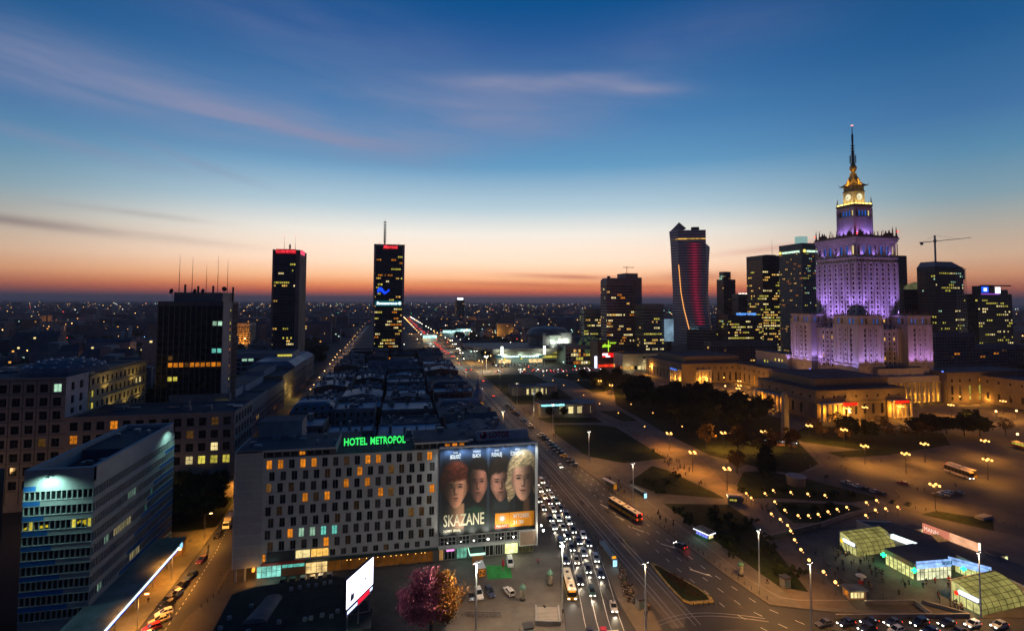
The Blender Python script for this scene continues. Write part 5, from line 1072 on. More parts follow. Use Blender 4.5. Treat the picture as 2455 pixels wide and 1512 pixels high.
# terraces on the left of the lamplit street
spec = [(-122, -81.5, 330, 366, 21, 'concrete terrace with a long window row at the near end of the lamplit street', cw_grey), (-120, -82, 368, 420, 20, 'long terrace with a pale rooftop clerestory left of the lamplit street', cw_brown), (-118, -84, 424, 470, 22, 'yellow lit facade midway along the lamplit street', mat('ochre render', (.32, .25, .15), .8)),
        (-122, -84.5, 474, 530, 23, 'tall dark terrace with crenellated gutter above the street lamps', cw_brown), (-126, -88, 540, 600, 20, 'pale flat roofed terrace at the far end of the lamplit street', stucco)]
for k, (a, e, c, d, h, lab, m) in enumerate(spec):
    o = tower('terrace_house', lab, 'terrace', a, e, c, d, h, m, 3.2, 3.7, .05, ('amber', 'warm', 'dim'), faces='en', z0=5, hf=.6, wf=.45, seed=40+k)
    if k < 3:
        w = (e-a)/2; b = MB(); b.box(-w+8, w-14, -(d-c)/2+3, (d-c)/2-3, h, h+4.5, 0, 1); b.build('clerestory', [mat('pale clerestory', (.36, .38, .42), .7), tar], o)
        facade(o, e-14.02, c+3, math.pi/2, d-c-6, h, h+4.5, [(h+1.2, 2, [1.5+2.5*i for i in range(int((d-c-8)/2.5))], 1.5)], mat('pale clerestory', (.36, .38, .42)), .2, frame_dark, 1, 1)
    else:
        b = MB(); w = (e-a)/2; b.frus((-w, w, -(d-c)/2, (d-c)/2), (-w+6, w-6, -(d-c)/2+3, (d-c)/2-3), h+1, h+5, 0); b.build('hip_roof', zinc if k == 3 else mat('bluish sheet roof', (.3, .36, .42), .6), o)
lamp('POINT', (-80, 435, 14), 1200, (1, .75, .25), 1); lamp('POINT', (-96, 520, 27), 1500, (1, .9, .6), .6); lamp('POINT', (-79, 452, 6), 1500, (1, .7, .2), 1)
o = tower('office_annex', 'two storey glazed roof annex with lime lit windows beside the dark slab tower', 'building', -160, -96, 520, 560, 30, cw_grey, 5, 4, .05, ('yellow', 'cool'), faces='en'); b = MB(); b.box(20, 32.4, -20.3, -20, 24, 29.5); b.build('lime_window', LW['yellow'], o)
o = tower('pale_house', 'pale block half hidden behind the long lower wing near the slab tower', 'building', -112, -84, 296, 299, 30.5, stucco, 4.4, 5, .0, ('yellow',), faces='en', z0=6, hf=.6)
b = MB(); b.box(7.5, 13.5, -2, -1.5, 26.5, 28.2); b.build('lit_strip', LW['yellow'], o)
o = tower('orange_lit_block', 'amber floodlit office front between the two left towers', 'building', -345, -262, 1030, 1070, 36, mat('ochre facade', (.5, .4, .28), .8), 5, 4.2, .0, ('amber',), faces='en', z0=4)
for x in range(-340, -260, 13): lamp('POINT', (x, 1015, 9), 9000, SOD, 2)
# right cluster
o = tower('striped_office', 'rounded office tower with roof crane at the left of the right cluster', 'tower', 264, 302, 638.6, 660, 107, cw_brown, 2.1, 3.7, .04, ('warm', 'cream'), band_pick(31, {5: .3, 6: .25, 8: .3, 10: .45, 11: .5, 12: .3, 15: .35, 16: .3, 21: .25}, .03, ('warm', 'cream', 'amber')), None, 6, .8, .55, 'es', 31)
b = MB(); b.box(8, 25, -10, 18, 107, 117, 0, 1); b.box(25, 34, -3, 17, 0, 112, 0, 1); b.frus((-19, 8, -10.6, 10.6), (-17, 8, -9, 9), 107, 110.5, 0, 1); b.build('stepped_top', [cw_brown, tar], o)
b = MB(); b.tube((14, 0, 117), (14, 0, 127), .35, n=4); b.box(8, 24, -.3, .3, 125, 125.7); b.box(-17, -13, -8, -7, 107, 113); b.build('crane_jib', metal_dark, o)
b = MB()
for k in range(22): b.box(25, 34.2, -3.2, 17, 8+4.6*k, 8.35+4.6*k, 0)
b.build('floor_edge', cw_grey, o)
tower('glass_office', 'greenish glass office with warm lit floors left of the striped tower', 'office building', 248.9, 276, 682.8, 700, 68.5, cw_green, 2.2, 3.8, .1, ('yellow', 'cream'), band_pick(51, {2: .4, 4: .5, 6: .9, 8: .8, 11: .7, 13: .75}, .05, ('cream', 'warm', 'yellow')), None, 4, .8, .5, 'es', 51)
tower('rear_office', 'lit office block close behind the striped tower', 'office building', 302.5, 330, 612, 640, 76, cw_green, 2.6, 3.8, .1, ('yellow', 'warm'), band_pick(52, {1: .6, 3: .9, 4: .6, 6: .4, 7: .7, 9: .5, 11: .6}, .08, ('yellow', 'warm', 'cream')), None, 4, .75, .5, 'es', 52)
# twisted tower
o = thing('twisted_tower', 'sail shaped residential tower with red lit bands and an orange ridge line', 'skyscraper', (399.5, 665.3, 0), R(-31))
SEC = [(0, -24.5, -11, 28, 29), (41, -24.7, -1.7, 26, 28), (70, -24, -8.5, 22.5, 26), (93, -23.4, -12.3, 20.5, 24), (132, -25, -15, 22, 25.4), (158, -26, -15.3, 21.5, 27), (163, -26.3, -15.3, 21.5, 21.6), (181, -27.7, -15, 21.5, 21.6)]
def sec(z):
    for p, q in zip(SEC, SEC[1:]):
        if z <= q[0]: t = (z-p[0])/(q[0]-p[0]); return [a+(e-a)*t for a, e in zip(p[1:], q[1:])]
    return list(SEC[-1][1:])
RED = (.32, .42, .51, .58, .66, .74, .84)
def ringp(z, g=0.): a, b_, c, d = sec(z); return [(a, 10), (b_, -g)]+[(b_+(c-b_)*t, 6*t-g) for t in RED]+[(c, 6-g), (d, 16), (d-2, 34), (a+3, 34)]
gl, bd, rd, rdd, rd3 = MB(), MB(), MB(), MB(), MB()
z = 20
while z < 180:
    P0_, P1_, P2_ = ringp(z), ringp(z+1.9), ringp(z+3.75)
    for i in range(13):
        k = (i+1) % 13; gl.q((*P0_[i], z), (*P0_[k], z), (*P1_[k], z+1.9), (*P1_[i], z+1.9)); tgt = bd
        if 44 < z < 160: tgt = {5: rd, 4: rd, 6: rdd, 3: rdd, 7: rd3, 2: rd3}.get(i, bd)
        s = .25
        a_, e_ = Vector((*P1_[i], z+1.9)), Vector((*P1_[k], z+1.9)); a2, e2 = Vector((*P2_[i], z+3.75)), Vector((*P2_[k], z+3.75)); n_ = Vector((e_.y-a_.y, -(e_.x-a_.x), 0)).normalized()*s
        tgt.q(tuple(a_+n_), tuple(e_+n_), tuple(e2+n_), tuple(a2+n_)); tgt.q(tuple(a_), tuple(e_), tuple(e_+n_), tuple(a_+n_)); tgt.q(tuple(a2+n_), tuple(e2+n_), tuple(e2), tuple(a2))
    z += 3.75
tag(gl.build('glass_band', mat('tower glass', (.17, .165, .19), .35, .2, var=.25, scale=.06), o), kind='stuff'); tag(bd.build('white_band', mat('pale spandrel', (.72, .69, .74), .5, var=.1), o), kind='stuff')
rd.build('red_light_band', emat('red led band', lin((176, 40, 78)), .7), o)['kind'] = 'stuff'; rdd.build('dim_light_band', emat('dim red led band', lin((128, 38, 66)), .65), o)['kind'] = 'stuff'; rd3.build('faint_light_band', emat('faint red led band', lin((92, 46, 62)), .65), o)['kind'] = 'stuff'
b = MB(); tp = ringp(180); b.prism(tp, 179.9, 180.6); b.build('roof', tar, o)
b = MB(); b.v += [(-27.7, 10, 180), (-15, 0, 180), (-4, 1.5, 183.5), (-14, 3, 193), (-20, 8, 181.5), (-12, 14, 181)]
for f in ((0, 1, 3), (1, 2, 3), (2, 5, 3), (5, 4, 3), (4, 0, 3)): b.f.append(f); b.m.append(0)
b.build('pointed_crown', cw_grey, o)
b = MB()
for p, q in zip([ringp(z, .5)[1]+(z,) for z in range(132, 40, -7)], [ringp(z, .5)[1]+(z,) for z in range(125, 33, -7)]): b.tube(p, q, .5, n=5)
b.build('ridge_light', emat('orange ridge light', lin((255, 170, 90)), 1.5), o)
b = MB(); P1_, P2_ = ringp(168, .5), ringp(169.6, .5)
for i in range(9): b.q((*P1_[i], 168), (*P1_[i+1], 168), (*P2_[i+1], 169.6), (*P2_[i], 169.6))
b.build('gold_ring', LW['warm'], o)
b = MB(); b.box(2, 13, 8, 9, 180.6, 186); b.build('roof_screen', cw_dark, o)
b = MB()
for k in range(12): x = -25.4+1.15*k; b.box(x, x+.5, 9.2-k*.75, 9.6-k*.75, 2, 62)
b.build('vertical_fin', mat('pale fin', (.6, .6, .6), .6), o)
b = MB(); b.box(-26, 30, -6, 34, 0, 20); b.build('base', cw_grey, o)
b = MB(); b.ball((4, -3, 40), 1.3, 8); b.build('white_lamp', emat('white blue lamp', lin((190, 255, 245)), 5), o)
for k in range(9):
    q = MB(); q.box(-5, 34, -8.5, -7, 5+4*k, 6.9+4*k); q.build('balcony_band', mat('pale balcony', (.3, .27, .22), .7), o)
b = MB(); b.box(-4.8, 33.8, -7, -5, 1, 42); b.build('podium_glazing', cw_dark, o)
tower('apartment_slab', 'long low apartment block with small lit windows under the twisted tower', 'apartment block', 372, 466, 575, 590, 31, mat('brown plaster', (.26, .2, .17), .85), 3.6, 3.2, .06, ('amber', 'warm', 'dim'), faces='es', z0=4)
tower('lit_office', 'wide office block full of yellow lit floors with a blue roof sign', 'office building', 423.4, 474, 614.4, 640, 61.8, cw_dark, 2.4, 3.6, .3, ('yellow', 'cream'), band_pick(61, {2: .8, 4: .35, 5: .6, 6: .55, 8: .65, 10: .6, 12: .8, 13: .5, 14: .3}, .12, ('yellow', 'cream', 'warm')), lot(62, .18, ('yellow', 'cool')), 3, .8, .5, 'es', 61)
tag(text('WARSAW TOWERS', 4.2, 'roof_sign', emat('blue sign light', lin((90, 160, 255)), 1.5), None, (450, 613.6, 64), width=30, ext=.2, offset=.08), 'blue roof lettering on the wide yellow lit office block', 'sign')
tower('slim_tower', 'small dark tower with green lit crown right of the twisted tower', 'tower', 575.6, 600, 847, 868, 120, cw_black, 3, 4, .05, ('dim', 'warm'), faces='es'); 
o = tower('stepped_tower', 'green glowing stepped crown on the small dark tower', 'tower top', 577, 592, 849, 862, 134, cw_dark, 4, 4, .25, ('cool', 'dim'), faces='es', z0=121, hf=.7); o['label'] = 'green lit stepped crown of the small dark tower right of the twisted one'
tower('low_dark_tower', 'short black tower with a row of white roof lamps', 'tower', 570, 590, 797, 815, 93, cw_black, 4, 4, .03, ('warm',), faces='es')
b = MB()
for i in range(7): b.ball((571+2.9*i, 796.5, 94.5), .8, 6)
tag(tag(b.build('roof_lamps', emat('white roof lamp', (1, .9, .75), 4)), 'row of small white lamps along the short black tower roof', 'lamps'), kind='stuff')
o = tower('yellow_lit_tower', 'black tower with scattered bright yellow windows left of the hotel tower with signs', 'skyscraper', 516.6, 550, 666, 702, 147.4, cw_black, 3, 3.9, .3, ('yellow', 'warm'), band_pick(71, {k: v for k, v in zip(range(36), [.3, .5, .6, .85, .8, .5, .7, .9, .3, .85, .9, .95, .7, .9, .8, .9, .4, .7, .8, .2, .5, .6, .4, .6, .3, .2, .4, .2, .4, .5, .3, .1, .1, 0, 0, 0])}, .2, ('yellow', 'warm', 'cream')), band_pick(72, {k: v for k, v in zip(range(36), [.3, .4, .5, .6, .7, .5, .6, .8, .9, .9, .9, .8, .6, .7, .9, .3, .2, .3, .6, .1, .4, .2, .1, .1, .3, .3, .2, .2, .4, .3, .4, .1, 0, 0, 0, 0])}, .2, ('yellow', 'warm')), 6, .78, .5, 'es', 71)
mast(o, 14, 0, 147, 28, .35, 0)
b = MB(); b.box(-4, 12, -10, 10, 147, 150, 0, 1); b.build('plant_room', [cw_black, tar], o)
o = tower('sign_hotel_tower', 'green grey hotel tower with white name lights on both faces near the palace', 'skyscraper', 527.5, 560, 602, 645, 158.6, cw_green, 2.6, 3.3, .12, ('amber', 'warm', 'dim'), lot(81, .2, ('cool', 'yellow', 'amber')), lot(82, .16, ('amber', 'warm', 'dim')), 6, .5, .5, 'es', 81)
b = MB(); b.box(2, 14, 2, 12, 158, 172); b.build('roof_screen', emat('pale roof screen', lin((150, 190, 185)), .8), o)
ws = emat('white green sign', lin((215, 255, 225)), 1.7)
text('INTERCONTINENTAL', 3.4, 'sign_lettering', ws, o, (3, -21.9, 148.5), width=24, ext=.15, offset=.1); text('INTERCONTINENTAL', 3.4, 'sign_lettering', ws, o, (-16.6, -1.5, 148.5), -math.pi/2, width=33, ext=.15, offset=.1)
for (x, y, rz) in ((-12.5, -22, 0), (-16.7, 18.6, -math.pi/2)):
    q = MB(); q.tube((0, .2, 0), (0, -.2, 0), 2.1, n=16); q.build('round_emblem', emat('gold emblem light', lin((255, 226, 110)), 1.5), o, (x, y, 149), rz)
tower('slab_behind_palace', 'dark plain tower just right of the palace shaft', 'tower', 699, 727, 626, 650, 148, cw_black, 4, 3.9, .04, ('warm',), faces='es')
o = tower('dome_tower', 'short dark tower with a small glowing glass dome right of the palace', 'tower', 690, 740, 600, 622, 98, cw_black, 4, 3.9, .05, ('warm', 'cool'), faces='es')
b = MB(); b.lathe([(14, 99), (13, 103), (9, 107), (3, 109.5), (.2, 110)], (8, 0), 12); b.build('glass_dome', emat('dim dome glow', lin((120, 120, 84)), .6, noise=.5, scale=.2), o)
o = tower('scaffolded_tower', 'unfinished tower with scaffolding and lit floor gaps below a tower crane', 'skyscraper', 701.5, 748.4, 564.5, 590, 128, cw_black, 3, 3.9, .1, ('cool', 'cream'), band_pick(91, {k: (.35 if k > 22 or 5 < k < 14 else .05) for k in range(34)}, .08, ('cool', 'cream', 'yellow')), lot(92, .12, ('cool', 'yellow')), 6, .6, .5, 'es', 91)
b = MB(); b.frus((-23.5, 23.5, -12.7, 12.7), (-20, 8, -10, 10), 128, 136, 0, 0); b.box(24, 29, -11, 8, 112, 127)
for k in range(34): b.box(10, 27, -13.4, -12.8, 3.8*k, .5+3.8*k); b.box(26.4, 27, -13, 8, 3.8*k, .5+3.8*k)
for x in (12, 16, 20, 24, 27): b.box(x-.12, x+.12, -13.6, -13.3, 0, 128)
b.build('scaffold', cw_grey, o)
o = thing('tower_crane', 'thin tower crane rising above the scaffolded tower', 'crane', (712, 572, 128))
b = MB(); b.box(-.8, .8, -.8, .8, 6, 44); b.build('mast', metal_grey, o)
b = MB(); p = Vector((0, 0, 36)); d = Vector((.96, -.29, .1)); b.tube(tuple(p-d*20), tuple(p+d*46), .7, .4, 4); b.tube(tuple(p+Vector((0, 0, 8))), tuple(p+d*30), .12, n=3); b.tube(tuple(p+Vector((0, 0, 8))), tuple(p-d*16), .12, n=3); b.box(-1.2, 1.2, -1.2, 1.2, 34.6, 38); b.build('jib', metal_grey, o)
b = MB(); q = p-d*17; b.box(q.x-1.5, q.x+1.5, q.y-1, q.y+1, q.z-3.4, q.z+.5); b.build('counterweight', conc, o)
o = tower('sign_office', 'dark office with a glowing blue sign and a white sign on its roof', 'office building', 777.5, 838, 568.5, 592, 92, cw_black, 3.4, 3.9, .1, ('yellow', 'cool'), band_pick(101, {k: .16 for k in range(24)}, .1, ('yellow', 'cream')), lot(102, .06, ('yellow',)), 5, .7, .5, 'es', 101)
b = MB(); b.box(-24, 0, -11.5, 0, 92, 104, 0, 1); b.box(2, 26, -10, 8, 92, 99, 0, 1); b.box(-14, 34, -9, -3, 104, 105.5); b.build('roof_storey', [cw_black, tar], o)
b = MB(); b.box(-23, -11, -11.9, -11.5, 95, 103); b.build('blue_sign', emat('blue sign panel', lin((30, 90, 255)), 1.3), o); b = MB(); b.box(-19.5, -14, -12, -11.9, 97, 101); b.build('sign_centre', emat('white sign panel', lin((235, 250, 255)), 2.2), o)
b = MB(); b.box(1.5, 10, -11.9, -11.5, 94, 102.5); b.build('white_sign', emat('white sign panel', lin((235, 250, 255)), 2.2), o)
b = MB(); b.box(-24, 8, -11.8, -11.5, 92.2, 93.6); b.build('violet_light', emat('violet light', lin((170, 90, 220)), .9), o)
o = tower('distant_tower', 'lone black tower with a white roof sign on the far avenue', 'tower', 217, 246, 1999, 2060, 82, cw_black, 6, 4.5, .12, ('warm', 'amber'), faces='es')
b = MB(); b.box(-12, 10, -31.5, -30.5, 83, 90); b.build('roof_sign', emat('white far sign', (.85, .95, 1), 3), o)
tower('dark_housing', 'dim housing block right of the palace with a dotted light line', 'apartment block', 559, 612, 452, 470, 47, cw_brown, 4, 3.3, .05, ('amber', 'dim'), faces='es', z0=5)
tower('dim_housing', 'lower dim housing block near the right edge behind the studio wing', 'apartment block', 643, 720, 476, 496, 31, cw_brown, 4, 3.3, .08, ('amber', 'dim', 'warm'), faces='es', z0=5)
tower('edge_housing', 'dark housing block at the right edge behind the palace wings', 'apartment block', 740, 850, 430, 450, 34, cw_brown, 4, 3.3, .06, ('amber', 'dim', 'warm'), faces='es', z0=5)
# ================================================================ STATION AND SHOPPING CENTRE
o = thing('railway_station', 'railway station hall under a huge dark flat roof with a bright teal name sign', 'railway station', (152, 672, 0))
b = MB(); b.box(-28, 32, -10, 40, 0, 11); b.build('hall', cw_green, o)
b = MB(); sh = [(-38, -34), (44, -34), (72, 10), (72, 64), (-64, 64), (-64, 10)]; b.prism(sh, 17, 20.5, 0, 1); b.frus((-30, 36, -24, 52), (-40, 46, -32, 60), 11, 17, 0); b.build('roof', [mat('station soffit', (.3, .28, .22), .7), mat('dark blue roof', (.022, .03, .042), .6, var=.2)], o)
b = MB(); b.box(-30, 34, -10.3, -10, 7.4, 10.8); b.build('sign_band', emat('teal band', lin((16, 84, 104)), .9), o)
text('WARSZAWA  CENTRALNA', 4.4, 'sign_lettering', emat('white teal sign', lin((220, 255, 255)), 2.4), o, (2, -10.6, 9.2), width=50, ext=.2, offset=.2)
b = MB(); b.box(-26, -10, -10.4, -10, .5, 5); b.box(14, 32, -10.4, -10, .5, 5); b.build('entrance_glazing', emat('station entrance light', lin((250, 214, 150)), 1.2, noise=.5, scale=.3), o)
for x in (-19, 3): b = MB(); b.box(x, x+2.2, -10.5, -10.2, 5, 6.8); b.build('yellow_sign', emat('yellow sign', lin((240, 220, 30)), 1.2), o)
for (x, y) in ((-22, -25), (0, -25), (22, -25)): lamp('POINT', (152+x, 672+y, 8), 5000, (.75, 1, .8), 1)
for k, (x, y, w) in enumerate(((118, 1180, 40), (150, 1230, 34), (60, 1020, 26))):
    q = thing('lit_forecourt', f'bright white and cyan lit low shop far along the avenue, {ORD1[k]} from the right', 'shop building', (x, y, 0)); b = MB(); b.box(-w/2, w/2, 0, 20, 0, 14); b.build('wall', cw_green, q); b = MB(); b.box(-w/2, w/2, -.5, -.1, 8, 13); b.build('light_band', emat('cyan forecourt light', lin((190, 250, 245)), 1.8, noise=.6, scale=.15), q); lamp('POINT', (x, y-14, 7), 9000, (.8, 1, .95), 1)
for x in (-27, 27):
    p = thing('light_mast', 'tall white lit mast left of the station sign' if x < 0 else 'tall white lit mast right of the station sign', 'lamp post', (152+x, 634, 0))
    b = MB(); b.tube((0, 0, 0), (0, 0, 19), .3, n=6); b.build('pole', metal_grey, p); b = MB(); b.box(-1.4, 1.4, -.5, .5, 14, 24); b.build('light_panel', emat('white mast light', lin((245, 255, 240)), 3.0), p); lamp('POINT', (152+x, 630, 16), 5000, (.9, 1, .85), 1)
o = thing('arena_hall', 'low rounded hall with a white floodlit wall and purple sign by the station', 'hall', (206, 712, 0))
b = MB(); b.lathe([(28, 0), (28, 30), (30, 34), (24, 42), (6, 45)], (0, 0), 18); b.build('drum', cw_green, o)
b = MB(); b.box(-15, 26, -27, -20, 18, 37, 0); b.build('white_wall', white_panel, o); b = MB(); b.box(-26, 16, -40, -28, 2, 16, 0, 1); b.build('entrance_block', [cw_green, tar], o)
b = MB(); b.box(4, 22, -28, -27, 15.5, 19.5); b.build('purple_sign', emat('purple sign', lin((190, 120, 255)), 1.7), o); b = MB(); b.box(23, 28, -28, -27, 15.8, 18.8); b.build('orange_sign', emat('orange sign', lin((255, 110, 30)), 1.2), o)
b = MB()
for i in range(5): b.ball((-2+3.4*i, -28.5, 23), .7, 6)
b.build('wall_lamp', emat('white wall lamp', (1, 1, .9), 6), o)
for x in (-2, 8, 18): lamp('POINT', (206+x, 681, 25), 4200, (.95, 1, .8), 1)
b = MB()
for i in range(12): b.box(-26+3.5*i, -23.2+3.5*i, -40.3, -40, 5, 8); b.box(-26+3.5*i, -23.4+3.5*i, -40.3, -40, 10.5, 13.5)
b.build('window', LW['yellow'], o)
o = thing('shopping_centre', 'glazed shopping centre glowing amber under a rounded glass roof', 'shopping centre', (236, 640, 0))
b = MB(); b.box(-30, 24, -8, 30, 0, 24, 0, 1); b.build('hall', [cw_green, tar], o)
facade(o, 206, 631.6, 0, 54, 0, 24.5, [(1+5*k, 3.4, [1.8+3.3*i for i in range(16)], 2.6) for k in range(4)], cw_brown, .3, None, pick=band_pick(111, {0: .8, 1: .7, 2: .75, 3: .4}, .5, ('warm', 'amber', 'yellow', 'cream')), parts='all')
b = MB()
for i in range(9):
    for j in range(6):
        def pt(i, j): a = math.pi*i/9; e = math.pi/2*j/6; return (6+22*math.cos(a)*math.cos(e), 2-14*math.sin(a)*math.cos(e)*.9, 14+21*math.sin(e))
        b.q(pt(i, j), pt(i+1, j), pt(i+1, j+1), pt(i, j+1), (i*3+j*5) % 2)
b.build('glass_dome', [mat('dome glass', (.1, .12, .11), .2, spec=.8), emat('dome glow', lin((74, 92, 60)), .6, noise=.6, scale=.3)], o)
o = thing('sign_box', 'brown corner block with lime script sign and red and white shop signs', 'shop building', (246, 606, 0))
b = MB(); b.box(-10, 14, -6, 20, 0, 32, 0, 1); b.build('wall', [mat('brown block', (.13, .08, .055), .8), tar], o)
lime = emat('lime neon', lin((190, 255, 60)), 1.2)
text('złote', 6, 'script_lettering', lime, o, (1, -6.4, 26.5), width=11, ext=.2, shear=.3, offset=.12); text('TARASY', 2.4, 'sign_lettering', lime, o, (9.5, -6.4, 29.5), width=9, ext=.15, offset=.05); b = MB(); b.box(3.4, 4.1, -6.6, -6.3, 19, 33); b.build('neon_stroke', lime, o)
b = MB(); b.box(-4, 11, -6.5, -6.2, 12.5, 17.5, 0); b.box(-4, 3, -6.7, -6.5, 14.6, 17.2, 1); b.box(0, 6, -6.7, -6.5, 12.7, 14.2, 1); b.build('shop_sign', [emat('red sign panel', lin((240, 20, 20)), 1.5), emat('white panel light', lin((235, 245, 255)), 1.8)], o)
b = MB(); b.box(-14, -11.4, -8, -6, 0, 14); b.build('white_totem', emat('white totem', lin((225, 230, 255)), 2.2), o)
b = MB(); b.box(-9, 10, -7, -6.2, 1, 4); b.build('red_shopfront', emat('red shopfront', lin((255, 60, 30)), 1.1, noise=.8, scale=.3), o)
o = thing('department_store', 'low pale store with lit shop windows under the striped tower', 'shop building', (285, 585, 0))
core(o, 256, 318, 572, 600, 0, 18, mat('store cladding', (.3, .27, .23), .8), tar, .8, (.3, .3, .3, .3))
facade(o, 256, 572, 0, 62, 0, 18.8, [(.8, 4, [2.4+4.6*i for i in range(13)], 3.6), (9, 2, [27, 31.5, 36, 50, 55], 3), (13.5, 2, [27, 31.5, 36, 50, 55], 3)], mat('store cladding', (.3, .27, .23)), .3, None, pick=band_pick(121, {0: .8, 1: .6, 2: .6}, .5, ('cream', 'yellow', 'warm')), parts='all')
facade(o, 256, 600, -math.pi/2, 28, 0, 18.8, [(.8, 4, [3+5*i for i in range(5)], 3.6)], mat('store cladding', (.3, .27, .23)), .3, None, pick=lot(5, .7, ('amber', 'warm')))
b = MB(); b.box(12, 22, -13.4, -13, 12.5, 15.5); b.build('blue_sign', emat('blue shop sign', lin((90, 150, 255)), 1.5), o)
for x in (262, 285, 305): lamp('POINT', (x, 566, 4), 2500, (1, .8, .4), 1)
o = thing('white_totem', 'tall pale blue advertising totem left of the twisted tower', 'sign', (336, 610, 0)); b = MB(); b.box(-6, 6, -1, 1, 30, 58); b.build('panel', emat('pale blue panel', lin((150, 185, 210)), .6, noise=.5, scale=.1), o); b = MB(); b.box(-3, 3, -.8, .8, 0, 30); b.build('support', metal_dark, o)
b = MB()
# two small pavilions in the park by the avenue
for (x0, x1, y0, y1, lab, sgn) in ((97.5, 141, 356, 374, 'low rounded station pavilion with tall lit windows and teal sign', True), (95, 136, 434, 452, 'rear station pavilion with tall lit windows in the park', False)):
    o = thing('station_pavilion', lab, 'pavilion', ((x0+x1)/2, y0+8, 0)); w = (x1-x0)/2
    core(o, x0, x1-4, y0, y1, 0, 7, mat('pavilion stone', (.27, .25, .23), .8), tar, .5, (.3, .0, .3, .0))
    us = [16+6.5*i for i in range(4)] if sgn else [13+4.2*i for i in range(5)]
    facade(o, x0, y0, 0, x1-x0-4, 0, 7.5, [(1.0, 4.8, us, 3.6 if sgn else 2.0)], mat('pavilion stone', (.27, .25, .23)), .4, frame_dark, 3, 3, pick=lambda i, j: 'cream')
    facade(o, x0, y1, -math.pi/2, y1-y0, 0, 7.5, [], mat('pavilion stone', (.27, .25, .23)))
    b = MB(); b.lathe([(9, 0), (9, 7.5)], (w-4-8.9+4, y0+9-o.location.y), 20); b.build('rounded_end', mat('pavilion stone', (.27, .25, .23)), o)
    if sgn:
        b = MB(); b.box(-w-.2, -w+18, -8.6, -8.1, 6.2, 8.4); b.build('sign_board', emat('teal sign board', lin((10, 66, 84)), .9), o)
        text('WARSZAWA ŚRÓDMIEŚCIE', 1.7, 'sign_lettering', emat('pale teal sign', lin((170, 255, 255)), 1.6), o, (-w+9, -8.75, 7.3), width=17, ext=.1, offset=.08)
    lamp('POINT', (x0-5, y0-4, 5), 450, (1, .8, .45), .4); lamp('POINT', ((x0+x1)/2, y0-3, 4), 250, (.95, 1, .6), .4)
# ================================================================ VEHICLES
tyre = mat('tyre', (.015, .015, .016), .85, var=0); rim_m = mat('wheel rim', (.3, .3, .31), .4, .7, var=0)
hl_m = emat('headlight', (1, .95, .82), 14.0); tl_m = emat('taillight', (1, .03, .015), 5.0); hl_off = mat('headlight glass', (.5, .5, .52), .15, var=0, spec=.8); tl_off = mat('red lens', (.25, .01, .01), .2, var=0)
PAINT = {'silver': (.42, .43, .45), 'white': (.72, .72, .70), 'black': (.018, .018, .02), 'dark grey': (.07, .073, .078), 'dark blue': (.015, .03, .085), 'red': (.42, .014, .012), 'beige': (.42, .36, .26), 'dark green': (.02, .05, .035), 'yellow': (.72, .45, .03), 'maroon': (.12, .01, .015)}
def paint(c): return mat(c+' car paint', PAINT[c], .28, .15 if c in ('silver',) else 0., var=.06, scale=2, spec=.6, coat=.6)
DIM = {'saloon': (4.5, 1.76, 1.44, .95, -.15, -1.45, -2.05), 'hatchback': (4.0, 1.72, 1.48, .95, -.05, -1.6, -1.95), 'estate': (4.6, 1.78, 1.5, 1.0, .05, -1.95, -2.25), 'van': (4.9, 1.9, 2.0, 1.45, .75, -2.3, -2.42), 'offroader': (4.6, 1.86, 1.78, .85, .1, -2.0, -2.25)}
_car = {}
def loft(b, secs, m=0):
    n = len(secs[0]); base = len(b.v)
    for s in secs: b.v += s
    for j in range(len(secs)-1):
        for i in range(n): b.f.append((base+j*n+i, base+j*n+(i+1) % n, base+(j+1)*n+(i+1) % n, base+(j+1)*n+i)); b.m.append(m)
    b.f.append(tuple(base+n-1-i for i in range(n))); b.m.append(m); b.f.append(tuple(base+(len(secs)-1)*n+i for i in range(n))); b.m.append(m)
